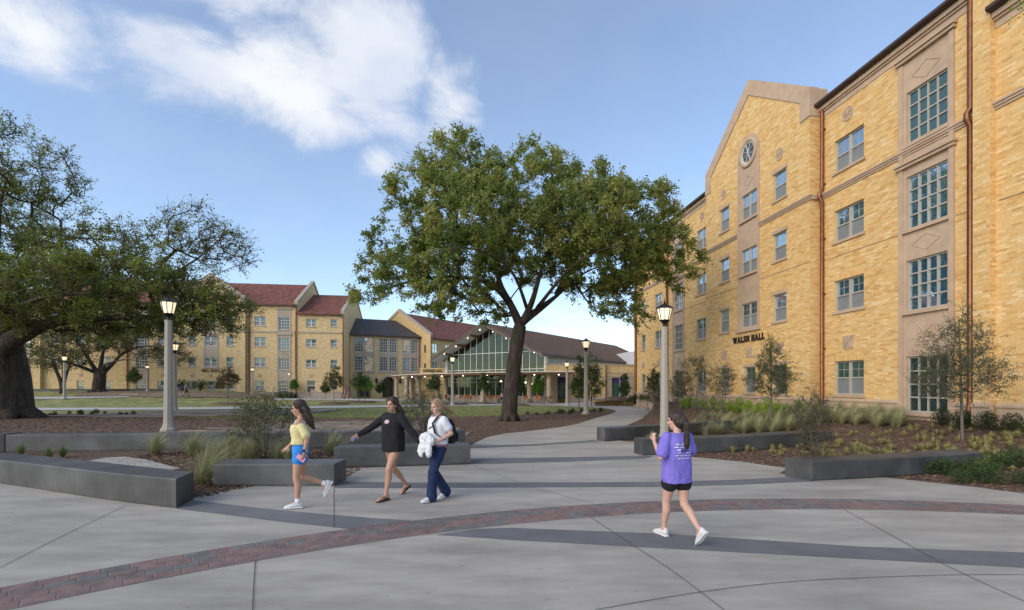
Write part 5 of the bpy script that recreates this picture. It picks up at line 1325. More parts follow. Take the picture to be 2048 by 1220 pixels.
# leafy twig of a tree that reaches into the picture at the top right
tw = thing('oak_branch', 'thin leafy oak branch reaching in at the top right corner', 'branch', (10.6, 8.8, 9.3))
pts = [(1.0, .9, .5), (.2, .15, .0), (-.35, -.1, -.12), (-.9, -.25, -.28), (-1.5, -.3, -.5)]
mb = MB().tube(pts, [.03, .022, .015, .01, .004], 6); r = np.random.default_rng(5); tips = []
for k in range(12):
    a = Vector(pts[1 + k % 3]).lerp(Vector(pts[2 + k % 3]), r.random()); b = a + Vector((r.uniform(-.5, .1), r.uniform(-.3, .2), r.uniform(-.25, .12))); mb.tube([a, (a + b) / 2 + Vector((0, 0, .03)), b], [.008, .006, .003], 4); tips.append(b)
mb.build('stem', BARK, tw, True)
P = np.array([tuple(t) for t in tips])[r.integers(0, 12, 190)] + r.normal(0, .09, (190, 3)); V, F = leaf_quads(P, .075, r); link('foliage', fast_mesh('foliage', V, F, LEAF, np.array(OAKC)[r.integers(0, 6, 190)] * 1.3), tw)

# ------------------------------------------------------------------ grasses and shrubs
def clump_mesh(name, n, h, spread, cols, seed, wind=(.0, .0), wdt=.006, droop=.8):
    r = np.random.default_rng(seed); a = r.uniform(0, 6.283, n); rad = np.abs(r.normal(0, .25, n)) * spread; lean = np.abs(r.normal(.32, .3, n)) * droop; L = h * r.uniform(.6, 1.15, n)
    V = np.empty((n, 7, 3)); ca, sa = np.cos(a), np.sin(a); W = wdt * r.uniform(.7, 1.3, n)
    for i, t in enumerate((0, .4, .75, 1.0)):
        out = rad * .35 + L * (lean * t + .55 * lean * t * t * t); z = L * (t - .36 * lean * t * t * (1 + t)); z = np.maximum(z, .01 * (1 + i))
        x, y = ca * out + wind[0] * L * t * t, sa * out + wind[1] * L * t * t
        if i < 3:
            w = W * (1 - .3 * i); V[:, 2 * i] = np.stack([x - sa * w, y + ca * w, z], 1); V[:, 2 * i + 1] = np.stack([x + sa * w, y - ca * w, z], 1)
        else: V[:, 6] = np.stack([x, y, z], 1)
    b = (np.arange(n) * 7)[:, None]
    F = np.concatenate([b + np.array([[0, 1, 3, 2]]), b + np.array([[2, 3, 5, 4]]), b + np.array([[4, 5, 6, 6]])])
    F3 = np.concatenate([np.concatenate([F[:2 * n][:, [0, 1, 2]], F[:2 * n][:, [0, 2, 3]]]), F[2 * n:][:, :3]])
    c = np.array(cols)[r.integers(0, len(cols), n)] * r.uniform(.8, 1.2, (n, 1))
    return fast_mesh(name, V.reshape(-1, 3), F3, BLADE, np.concatenate([c] * 5))
FEA = [(.34, .34, .15), (.27, .29, .12), (.42, .39, .21), (.20, .24, .09), (.48, .44, .27)]; SED = [(.40, .38, .16), (.44, .40, .17), (.26, .27, .10), (.38, .31, .13)]; GRS = [(.10, .16, .04), (.14, .19, .06), (.2, .22, .09)]
feather = [clump_mesh('feather_grass', 460, .60, .30, FEA, 60 + k, (.22 + .06 * k, .02), .0036, 1.15) for k in range(4)]
feather_g = [clump_mesh('green_grass', 260, .5, .22, GRS, 70 + k, (.1, 0), .005) for k in range(2)]
sedge = [clump_mesh('sedge', 110, .24, .2, SED, 80 + k, (0, 0), .007, 1.1) for k in range(5)]
def plant(name, me, x, y, z, s, label, cat, group, rz=0):
    o = link(name, me, None, (x, y, z), rz); o.scale = (s, s, s); return tag(o, label, cat, group, 'thing')
LG = 'feather grass clumps behind the left seat walls'
lefts = [(310, 912, 1.0, 'lone pale feather grass clump left of the others below the lamp post'), (383, 914, 1.05, 'feather grass clump second from the left before the long wall'), (412, 952, 1.15, 'big feather grass clump between the two front left seat walls'), (405, 972, .9, 'low feather grass clump right beside the end of the left seat wall'), (458, 914, 1.1, 'tall feather grass clump touching the left end of the shrub stems'),
         (487, 925, .95, 'feather grass clump behind the left end of the short seat wall'), (506, 920, 1.0, 'feather grass clump at the foot of the leafy shrub tree'), (556, 922, .95, 'feather grass clump right of the leafy shrub stems'), (578, 926, .8, 'small feather grass clump just left of the woman in blue shorts'), (662, 912, 1.05, 'feather grass clump right of the woman in blue shorts')]
for i, (px_, py_, s, lab) in enumerate(lefts):
    x, y = G(px_, py_, flat); plant('feather_grass', feather[i % 4], x, y, .012, s * 1.25, lab, 'grass', LG, .3 * ((i * 7) % 5 - 2) * .4)
for i, (px_, py_, lab) in enumerate(((125, 916, 'green grass tuft behind the curved left seat wall'), (42, 912, 'wispy green grass tuft at the far left behind the curved seat wall'), (98, 920, 'low green grass tuft between two others at the left'), (737, 915, 'small green grass tuft by the hand of the woman in black'))):
    x, y = G(px_, py_, flat); plant('green_grass', feather_g[i % 2], x, y, .012, .75, lab, 'grass', 'green grass tufts', i)
r = random.Random(9); RG = 'feather grasses massed in the right bed'
spots = []
for px_, py_ in [(1300, 893), (1385, 868), (1440, 872)]: spots.append(G(px_, py_, gzr))
for k in range(125):
    t = r.random(); px_ = r.uniform(1400, 1650) if t < .6 else r.uniform(1600, 1800); 
    if px_ < 1600: py_ = r.uniform(842, 876) - (px_ - 1400) * .03
    else: py_ = r.uniform(826, 850) + max(0, (px_ - 1650)) * .06
    spots.append(G(px_, py_, gzr))
for i, (x, y) in enumerate(spots):
    plant('feather_grass', feather[i % 4], x, y, gzr(x, y) + .012, r.uniform(.75, 1.2), ['lone feather grass clump at the near end of the rear right seat wall', 'lone feather grass clump right behind the purple shirted woman', 'feather grass clump beside the bare shrub between the right seat walls'][i] if i < 3 else ('pale feather grass clump in the mass right behind the middle right seat wall' if x < 9.4 else 'pale feather grass clump in the mass below the right hall windows'), 'grass', RG, r.uniform(-.5, .5))
for i in range(210):
    for _ in range(20):
        px_ = r.uniform(1410, 2048); py_ = r.uniform(852, 960)
        if py_ > 905 + (px_ - 1410) * .065: continue
        if px_ < 1670 and py_ < 890 + (1670 - px_) * .04: continue
        if px_ < 1800 and py_ < 862: continue
        break
    x, y = G(px_, py_, gzr)
    plant('sedge', sedge[i % 5], x, y, gzr(x, y) + .012, r.uniform(.5, .95), 'small yellow green sedge tuft on the mulch ' + ('between the middle and front right seat walls' if px_ < 1670 else 'in the middle of the right bed' if px_ < 1860 else 'round the slim tree at the right'), 'plant', 'sedge tufts in the right bed', r.uniform(0, 6))

def shrub_mesh(seed, n, rx, rz, ls, cols, shape=1.0, stems=14):
    r = np.random.default_rng(seed); v = r.normal(size=(n, 3)); v /= np.linalg.norm(v, axis=1)[:, None]; q = r.random(n) ** .45; lump = 1 + .22 * np.sin(v[:, 0] * 5 + seed) * np.cos(v[:, 1] * 4 + seed * 2)
    P = v * q[:, None] * np.array([rx, rx, rz]) * lump[:, None]; P[:, 2] += rz * .95; P[:, :2] *= np.clip(1.25 - .35 * shape * P[:, 2:3] / rz, .3, 2)
    V, F = leaf_quads(P, ls, r, .45); c = np.array(cols)[r.integers(0, len(cols), n)] * r.uniform(.75, 1.25, (n, 1))
    me = fast_mesh('foliage', V, F, LEAF, c); mb = MB()
    for k in range(stems):
        a = 6.283 * k / stems; e = rx * r.uniform(.3, .9); mb.tube([(.02 * math.cos(a), .02 * math.sin(a), 0), (e * .5 * math.cos(a), e * .5 * math.sin(a), rz * .8), (e * math.cos(a), e * math.sin(a), rz * r.uniform(1.1, 1.8))], [.009, .007, .003], 4)
    return me, mb.mesh('stem', BARK2, True)
def shrub(meshes, x, y, z, s, label, group, rz=0, name='shrub'):
    root = thing(name, label, 'shrub', (x, y, z), rz, group); root.scale = (s, s, s * 1.0)
    link('foliage', meshes[0], root); link('stem', meshes[1], root)
LIMEC = [(.32, .50, .04), (.40, .58, .05), (.23, .40, .035)]; DARKS = [(.045, .075, .022), (.06, .095, .03), (.03, .055, .018)]
ORD = ['first', 'second', 'third', 'fourth', 'fifth', 'sixth', 'seventh', 'eighth', 'ninth', 'tenth', 'eleventh', 'twelfth', 'thirteenth', 'fourteenth', 'fifteenth', 'sixteenth']
limes = [shrub_mesh(90 + k, 1500, .40, .42, .055, LIMEC, 1.2) for k in range(3)]
xs_ = [1367, 1379, 1392, 1406, 1425, 1444, 1461, 1479, 1497, 1518, 1536, 1556, 1572, 1597]
for i, px_ in enumerate(xs_):
    s_ = -13.2 + i * .0; 
    u = (px_ - 1024) / FPX; q_ = -1.45; ox, oy = WO.x + WY.x * q_, WO.y + WY.y * q_; s_ = (u * oy - ox) / (WX.x - u * WX.y); x, y = ox + WX.x * s_, oy + WX.y * s_
    shrub(limes[i % 3], x, y, gzr(x, y), .82 + .12 * ((i * 5) % 3), f'bright lime green shrub, {ORD[i]} from the left in the row along the hall base', 'row of lime green shrubs', i * 1.3)
darks = [shrub_mesh(95 + k, 1300, .34, .36, .06, DARKS, .7) for k in range(2)]
for i, (px_, py_, lab) in enumerate(((1884, 852, 'dark green shrub left of the slim young tree by the stair window'), (1922, 858, 'dark green shrub behind the slim young tree trunk'), (1976, 862, 'dark green shrub just right of the copper downspout'), (2026, 868, 'dark green shrub at the right edge against the pale wall base'))):
    x, y = G(px_, py_, gzr); shrub(darks[i % 2], x, y, gzr(x, y), .85, lab, 'dark shrubs against the right hall', i)
for i in range(11):
    px_ = [1282, 1296, 1318, 1337, 1351, 1262, 1270, 1310, 1326, 1288, 1344][i]; x, y = G(px_, 801 + (i % 3) * 1.2, gzr); shrub(darks[i % 2], x, y, gzr(x, y), .8, f'small dark green shrub, {ORD[sorted([1282, 1296, 1318, 1337, 1351, 1262, 1270, 1310, 1326, 1288, 1344]).index(px_)]} from the left at the far foot of the right hall', 'far dark shrubs by the right hall', i * 2)
greens = [shrub_mesh(100 + k, 900, .34, .30, .065, [(.06, .12, .03), (.085, .155, .045), (.045, .09, .025)], .3) for k in range(3)]
gs = [(1845, 950, .75, 'small green shrub leftmost in front of the front right seat wall'), (1893, 952, .8, 'green shrub second before the front right seat wall'), (1922, 968, .6, 'low green sprig at the mulch edge before the front right seat wall'), (1950, 955, .85, 'green shrub by the right end of the front seat wall'), (1975, 968, .9, 'green shrub near the mulch edge at the lower right'),
      (1995, 940, 0.8, 'large dense green shrub right of the front seat wall'), (2035, 935, 0.95, 'largest dense green shrub at the right edge'), (2044, 972, .6, 'small green shrub at the right edge nearest the paving')]
for i, (px_, py_, s_, lab) in enumerate(gs):
    x, y = G(px_, py_, gzr); shrub(greens[i % 3], x, y, gzr(x, y), s_ * .85, lab, 'green shrubs at the lower right', i * 1.7)
for i in range(16):
    px_ = 560 + i * 11 if i < 9 else 610 + (i - 9) * 8; x, y = G(px_, 795.5, gz0); shrub(darks[i % 2], x, y, 0, 1.6, f'low dark hedge plant, {"outer" if i < 9 else "inner"} row, {ORD[i if i < 9 else i - 9]} from the left before the far hall', 'hedge plants along the far hall', i)
for i, px_ in enumerate((365, 402)):
    x, y = ray(px_, 782, 66).x, 66; shrub(greens[i], x, y, gz0(x, y), 2.6, ('yellow green bush left of the HILL HALL ground floor window', 'yellow green bush right of the walkers before the far hall')[i], 'bushes before the far hall')
# dark ground cover plants along the mulch edge
rg_ = random.Random(31)
for i in range(30):
    px_ = (1062 + i * 8.6 + rg_.uniform(-7, 7)) if i < 17 else 66 + (i - 17) * 17 + rg_.uniform(-12, 12); py_ = (830.5 - (i * .5) + rg_.uniform(-1.5, 2.5)) if i < 17 else 829 + rg_.uniform(-1.5, 2); x, y = G(px_, py_, gz1); shrub(darks[i % 2], x, y, gz1(x, y) - .05, rg_.uniform(.28, .6), 'low dark plant on the mulch edge by the ' + ('lamp post right of the big oak' if i < 17 else 'left oak trunk'), 'ground cover plants', i)

# mown grass blades on the lawn in front
n = 26000; r = np.random.default_rng(3)
PX, PYv = r.uniform(330, 1200, n), r.uniform(808, 837, n); pts = []
Yv = 1837.0 / (PYv - HOR); X_ = (PX - 1024) / FPX * Yv
a = r.uniform(0, 6.283, n); h = r.uniform(.03, .07, n); w = .018
V = np.stack([np.stack([X_ - np.cos(a) * w, Yv - np.sin(a) * w, np.full(n, -.02)], 1), np.stack([X_ + np.cos(a) * w, Yv + np.sin(a) * w, np.full(n, -.02)], 1), np.stack([X_ + r.normal(0, .02, n), Yv + r.normal(0, .02, n), h], 1)], 1).reshape(-1, 3)
keep = np.array([True] * n)
def in_poly(poly, X, Y):
    P = np.array(poly); q = np.roll(P, -1, 0); ins = np.zeros(len(X), int)
    for A_, B_ in zip(P, q): ins += ((A_[1] > Y) != (B_[1] > Y)) & (X < (B_[0] - A_[0]) * (Y - A_[1]) / (B_[1] - A_[1] + 1e-12) + A_[0])
    return ins % 2 == 1
keep &= ~in_poly(mul, X_, Yv); keep &= ~in_poly(pz + right_edge + left_edge, X_, Yv)
for o in bpy.data.objects:
    if o.name.startswith(('path', 'stone_paving', 'terrace')) and o.type == 'MESH':
        co = np.array([tuple(v.co[:2]) for v in o.data.vertices])
        for p in o.data.polygons:
            keep &= ~in_poly(co[list(p.vertices)], X_, Yv)
F = np.arange(n * 3).reshape(n, 3)[keep]
used = np.unique(F); remap = np.full(n * 3, -1); remap[used] = np.arange(len(used))
gcol = np.array([(.19, .23, .06), (.28, .27, .10), (.15, .19, .05)])[r.integers(0, 3, n)][keep]
tag(link('grass', fast_mesh('grass', V[used], remap[F], BLADE, gcol)), 'short mown grass blades on the lawn', 'grass', kind='stuff')

# ------------------------------------------------------------------ lamp posts
def make_lamp():
    root = thing('lamp_post', 'x', 'lamp post')
    n = 8; oc = lambda r_, z: [(r_ * math.cos(6.283185 * (k + .5) / n), r_ * math.sin(6.283185 * (k + .5) / n), z) for k in range(n)]
    MB().loft([oc(.27, 0), oc(.27, .10), oc(.21, .16), oc(.165, .30), oc(.155, .5), oc(.118, 4.14), oc(.125, 4.16), oc(.125, 4.2)]).build('pole', POLE, root)
    MB().loft([oc(.07, 4.2), oc(.07, 4.30), oc(.09, 4.34), oc(.15, 4.40), oc(.185, 4.43), oc(.185, 4.455)]).build('collar', BLACKM, root)
    gl = MB().loft([oc(.165, 4.455), oc(.255, 4.86)]).build('lantern_glass', LAMPG, root)
    MB().lathe([(.02, 4.5), (.055, 4.53), (.065, 4.66), (.05, 4.75), (.02, 4.78)], 10).build('bulb', BULB, gl)
    rib = MB()
    for k in range(n):
        a = 6.283185 * (k + .5) / n; rib.bar((.175 * math.cos(a), .175 * math.sin(a), 4.45), (.265 * math.cos(a), .265 * math.sin(a), 4.87), .022, .022, (math.cos(a), math.sin(a), 0.01))
    rib.loft([oc(.285, 4.855), oc(.285, 4.885), oc(.2, 4.885)], cap=False)
    rib.build('cage', BLACKM, root)
    MB().loft([oc(.31, 4.875), oc(.305, 4.895), oc(.17, 4.985), (oc(.07, 5.03)), oc(.055, 5.05)]).build('cap', BLACKM, root)
    MB().lathe([(.04, 5.05), (.05, 5.07), (.025, 5.09), (.03, 5.13), (.012, 5.16), (.006, 5.24)], 8).build('finial', BLACKM, root)
    return root
lamp = make_lamp(); LGRP = 'lantern lamp posts'
lamps = [(337, 585, 868, .93, 16.9, gz1, 'nearest left lamp post, pale pole behind the long retaining wall'), (1329, 597, 0, .93, 16.6, gzr, 'nearest right lamp post behind the purple shirted woman'), (1172, 672, 829, 1, 0, gz1, 'tall lamp post on the mulch point right of the big oak'), (350, 679, 822, 1, 0, gz1, 'lamp post standing just behind the nearest left one'),
         (905, 708, 810.5, 1, 0, gz0, 'lamp post on the path left of the glass gable'), (1134, 719, 812, 1, 0, gz0, 'lamp post left of the two columnar trees'), (1205, 738, 797, .9, 0, gz0, 'farthest right lamp post before the brick wing'), (129, 707, 796, .95, 52, gz0, 'lamp post right of the left oak trunk by the path'), (90, 724, 784, .9, 66, gz0, 'far lamp post close to the left oak trunk'),
         (505, 733, 792, .85, 66, gz0, 'far lamp post at the corner of the long hall bay'), (579, 743, 797.5, .78, 70, gz0, 'far lamp post before the long hall stair window'), (295, 728, 786, .75, 61, gz0, 'far lamp post between the two left oaks canopies by the thin sapling')]
for i, (px_, ty, by, s, Y, zf, lab) in enumerate(lamps):
    o = lamp if i == 0 else copy_tree(lamp)
    if Y == 0: x, Y = G(px_, by, zf)
    else: x = (px_ - 1024) / FPX * Y
    z = zf(x, Y); o.location = (x, Y, z); ztop = EYE - (ty - HOR) / FPX * Y; s = (ztop - z) / 5.24; o.scale = (max(s, .95),) * 2 + (s,)
    o['label'] = lab; o['group'] = LGRP; o.rotation_euler[2] = .13 * i

# ------------------------------------------------------------------ café furniture on the dining terrace
def make_chair():
    root = thing('cafe_chair', 'x', 'chair')
    b = MB(); b.cbox(-.21, .21, -.21, .21, .43, .47, .012); b.build('seat', CHAIR, root)
    b = MB(); b.loft([[(-.2, .2 + k * .03, z), (.2, .2 + k * .03, z), (.2, .225 + k * .03, z), (-.2, .225 + k * .03, z)] for k, z in ((0, .56), (1, .72), (2, .86))]); b.build('backrest', CHAIR, root)
    for sx in (-1, 1):
        MB().tube([(sx * .19, -.19, 0), (sx * .18, -.17, .44)], .014, 6).build('leg', STEEL, root); MB().tube([(sx * .19, .24, 0), (sx * .18, .19, .45), (sx * .18, .26, .86)], .014, 6).build('leg', STEEL, root)
    return root
def make_table():
    root = thing('cafe_table', 'x', 'table')
    MB().lathe([(.01, .74), (.44, .74), (.46, .755), (.46, .77), (.44, .78), (.01, .78)], 20).build('table_top', STEEL, root); MB().lathe([(.05, .03), (.035, .1), (.035, .74)], 8).build('pedestal', STEEL, root); MB().lathe([(.28, 0), (.28, .015), (.05, .03)], 16).build('base', STEEL, root)
    return root
ch, tb = make_chair(), make_table(); used_c = used_t = False
tabs = [(835, 67), (848, 62.5), (882, 58.2), (904, 56.5), (930, 54.8), (950, 56.0), (984, 53.4), (1003, 54.2), (1048, 52.0), (1085, 50.9)]; nc = 0
ordn = ['first', 'second', 'third', 'fourth', 'fifth', 'sixth', 'seventh', 'eighth', 'ninth', 'tenth']
for i, (px_, Y) in enumerate(tabs):
    x = (px_ - 1024) / FPX * Y; t = tb if i == 0 else copy_tree(tb); t.location = (x, Y, .034); t['label'] = f'round cafe table, {ordn[i]} from the left on the dining terrace'; t['group'] = 'cafe tables on the terrace'
    for k, a in enumerate((.5, 2.2, 4.2, 5.6)):
        if (i + k) % 5 == 4: continue
        c = ch if nc == 0 else copy_tree(ch); nc += 1; a += i * .7
        c.location = (x + .68 * math.cos(a), Y + .68 * math.sin(a), .034); c.rotation_euler[2] = a - math.pi / 2 ; c['label'] = f'orange backed cafe chair at the {ordn[i]} terrace table from the left'; c['group'] = 'cafe chairs on the terrace'
# ------------------------------------------------------------------ people
SKIN = mat('skin_tan', (.48, .27, .18), .5, .06, 20, .03, 200, spec=.4)
SKIN2 = mat('skin_fair', (.55, .33, .25), .5, .06, 20, .03, 200, spec=.4)
def cloth(name, c, var=.12): return mat(name, c, .9, var, 9, .3, 260, dist=.003)
HAIRD = mat('hair_dark_brown', (.035, .02, .013), .45, .35, 40, .6, 120, stretch=(1, 1, .25), dist=.01); HAIRB = mat('hair_blonde', (.30, .20, .11), .45, .35, 40, .6, 120, stretch=(1, 1, .25), dist=.01)
WHITEC = cloth('white_cloth', (.68, .68, .72), .06); YELLOW = cloth('pale_yellow_knit', (.66, .58, .30)); BLUE = cloth('bright_blue_knit', (.03, .24, .66)); BLACKC = cloth('black_cotton', (.012, .012, .014)); NAVY = cloth('navy_denim', (.012, .025, .075), .25); PURPLE = cloth('lavender_purple_cotton', (.19, .155, .55), .1); MAUVE = cloth('mauve_cotton', (.26, .14, .16))
SHOE = cloth('white_shoe', (.62, .62, .62), .1); SOLE = mat('shoe_sole', (.72, .71, .68), .7, .05, 5, 0); DKSOLE = mat('dark_sole', (.03, .025, .022), .8, .05, 5, 0); PINK = mat('pink_phone_case', (.62, .24, .36), .4, .05, 5, 0); LIP = mat('lips', (.38, .13, .11), .5, 0, 1, 0); EYED = mat('eye_dark', (.02, .015, .012), .25, 0, 1, 0); PRINT = mat('white_print', (.62, .62, .72), .8, 0, 1, 0); PRINTD = mat('dark_violet_print', (.07, .04, .2), .8, 0, 1, 0); PRINTP = mat('pink_print', (.45, .22, .25), .8, 0, 1, 0)

class Fig(MB):
    def ellipsoid(s, c, r, axes=None, n=12, m=8):
        c = Vector(c); A = axes or (Vector((1, 0, 0)), Vector((0, 1, 0)), Vector((0, 0, 1)))
        rings = []
        for j in range(m + 1):
            th = math.pi * (j + .02) / (m + .04); rings.append([c + A[0] * (r[0] * math.sin(th) * math.cos(6.28319 * k / n)) + A[1] * (r[1] * math.sin(th) * math.sin(6.28319 * k / n)) + A[2] * (-r[2] * math.cos(th)) for k in range(n)])
        return s.loft(rings)
    def cone(s, pts, rad, n=10):
        """tapered limb with rounded ends"""
        pts = [Vector(p) for p in pts]; d0 = (pts[0] - pts[1]).normalized(); d1 = (pts[-1] - pts[-2]).normalized()
        P = [pts[0] + d0 * rad[0] * .9, pts[0] + d0 * rad[0] * .55] + pts + [pts[-1] + d1 * rad[-1] * .55, pts[-1] + d1 * rad[-1] * .9]
        Rr = [rad[0] * .35, rad[0] * .82] + list(rad) + [rad[-1] * .82, rad[-1] * .35]
        return s.tube(P, Rr, n)
    def trunk(s, secs, n=16, power=2.4):
        """secs: (cx, cy, cz, half depth x, half width y) stacked bottom to top"""
        rings = []
        for cx, cy, cz, dx_, wy in secs:
            ring_ = []
            for k in range(n):
                a = 6.28319 * k / n; c_, s_ = math.cos(a), math.sin(a)
                ring_.append((cx + dx_ * math.copysign(abs(c_) ** (2 / power), c_), cy + wy * math.copysign(abs(s_) ** (2 / power), s_), cz))
            rings.append(ring_)
        return s.loft(rings)

def fuse(mb, name, m, parent, voxel=.009, smooth=6, folds=0, fsize=.12):
    """weld overlapping volumes into one continuous skin"""
    me = mb.mesh(name + '_tmp', m); o = bpy.data.objects.new(name + '_tmp', me); C.objects.link(o)
    x = o.modifiers.new('r', 'REMESH'); x.mode = 'VOXEL'; x.voxel_size = voxel; x.use_smooth_shade = True
    x = o.modifiers.new('s', 'SMOOTH'); x.iterations = smooth; x.factor = .5
    if folds:
        t = bpy.data.textures.new(name + '_folds', 'CLOUDS'); t.noise_scale = fsize; x = o.modifiers.new('d', 'DISPLACE'); x.texture = t; x.strength = folds; x.mid_level = .5; x.texture_coords = 'LOCAL'
    dg = bpy.context.evaluated_depsgraph_get(); dg.update(); out = bpy.data.meshes.new_from_object(o.evaluated_get(dg)); out.name = name
    out.materials.clear(); out.materials.append(m)
    for p in out.polygons: p.use_smooth = True
    bpy.data.objects.remove(o); bpy.data.meshes.remove(me)
    return link(name, out, parent)

def decal(target, name, m, parent, outline, origin, axis_d, uax, vax, off=.004):
    """flat print laid on a garment: outline points (u,v) cast onto the cloth"""
    dg = bpy.context.evaluated_depsgraph_get(); V_ = []
    u0 = sum(p[0] for p in outline) / len(outline); v0 = sum(p[1] for p in outline) / len(outline); n = len(outline)
    rings = [[(u0 + (p[0] - u0) * f, v0 + (p[1] - v0) * f) for p in outline] for f in (1, .55, .08)]
    D, U, W = Vector(axis_d), Vector(uax), Vector(vax); O = Vector(origin); pts = []
    for rg_ in rings:
        row = []
        for u, v in rg_:
            st = O + U * u + W * v - D * .6; ok, loc, nor, _ = target.ray_cast(st, D, distance=1.2)
            row.append((loc - D * off) if ok else (O + U * u + W * v))
        pts.append(row)
    mb = MB(); mb.loft(pts, cap=False); mb.add(pts[-1], [tuple(range(n))]); return mb.build(name, m, parent)

def shoe(parent, A, d, m, sole=SOLE, kind='shoe', L=.245, skin=None):
    """A ankle joint, d toe direction"""
    A = Vector(A); d = Vector(d).normalized(); side = Vector((0, 0, 1)).cross(d); side = side.normalized() if side.length > .1 else Vector((0, 1, 0)); up = d.cross(side).normalized()
    base = A - up * .085 - d * .06
    def sec(t, w, h0, h1): c = base + d * (t * L); return [c + side * w * .9 + up * h0, c + side * w + up * (h0 * .6 + h1 * .4), c + side * w * .55 + up * h1, c - side * w * .55 + up * h1, c - side * w + up * (h0 * .6 + h1 * .4), c - side * w * .9 + up * h0]
    if kind == 'shoe':
        b = MB(); b.loft([sec(-.02, .022, .022, .07), sec(.05, .034, .022, .105), sec(.25, .036, .022, .112), sec(.45, .038, .022, .085), sec(.7, .045, .022, .06), sec(.9, .036, .022, .045), sec(1.0, .016, .024, .035)])
        sh = b.build(kind, m, parent, True); b = MB(); b.loft([sec(-.05, .026, 0, .026), sec(.05, .037, 0, .028), sec(.4, .038, 0, .028), sec(.7, .05, 0, .028), sec(.92, .042, .004, .028), sec(1.04, .018, .010, .028)]); b.build('sole', sole, sh)
    else:
        b = MB(); b.loft([sec(-.04, .026, 0, .016), sec(.1, .036, 0, .016), sec(.4, .036, 0, .016), sec(.7, .048, 0, .016), sec(.95, .038, 0, .016), sec(1.05, .018, 0, .014)]); sh = b.build('flip_flop', m, parent)
        b = MB(); f = base + up * .018
        for s_ in (-1, 1): b.tube([f + d * (.34 * L) + side * s_ * .042, f + d * (.55 * L) + side * s_ * .032 + up * .05, f + d * (.8 * L) + side * .006 + up * .012], .006, 6)
        b.build('strap', m, sh)

def hand(F, w, direction, nrm, curl=.6, thumb=1, s=1.0):
    """palm, four fingers of unequal length and a thumb leaving its side; w wrist, nrm towards the palm"""
    w = Vector(w); d = Vector(direction).normalized(); nrm = Vector(nrm); nrm = (nrm - d * nrm.dot(d)).normalized(); sd_ = d.cross(nrm).normalized() * thumb
    F.ellipsoid(w + d * .045 * s, (.014 * s, .036 * s, .05 * s), (nrm, sd_, d), 10, 6)
    for i, ln in enumerate((.068, .076, .071, .056)):
        b = w + d * .082 * s + sd_ * (.027 - .018 * i) * s; a1 = curl; p1 = b + (d * math.cos(a1 * .5) + nrm * math.sin(a1 * .5)) * ln * .45 * s; p2 = p1 + (d * math.cos(a1 * 1.2) + nrm * math.sin(a1 * 1.2)) * ln * .33 * s; p3 = p2 + (d * math.cos(a1 * 1.9) + nrm * math.sin(a1 * 1.9)) * ln * .25 * s
        F.cone([b, p1, p2, p3], [.0095 * s, .009 * s, .0085 * s, .0075 * s], 7)
    b = w + d * .03 * s + sd_ * .03 * s; p1 = b + (d * .6 + sd_ * .7 + nrm * .2).normalized() * .035 * s; p2 = p1 + (d * .9 + sd_ * .2 + nrm * .35 * curl).normalized() * .03 * s; F.cone([b, p1, p2], [.012 * s, .0105 * s, .009 * s], 7)

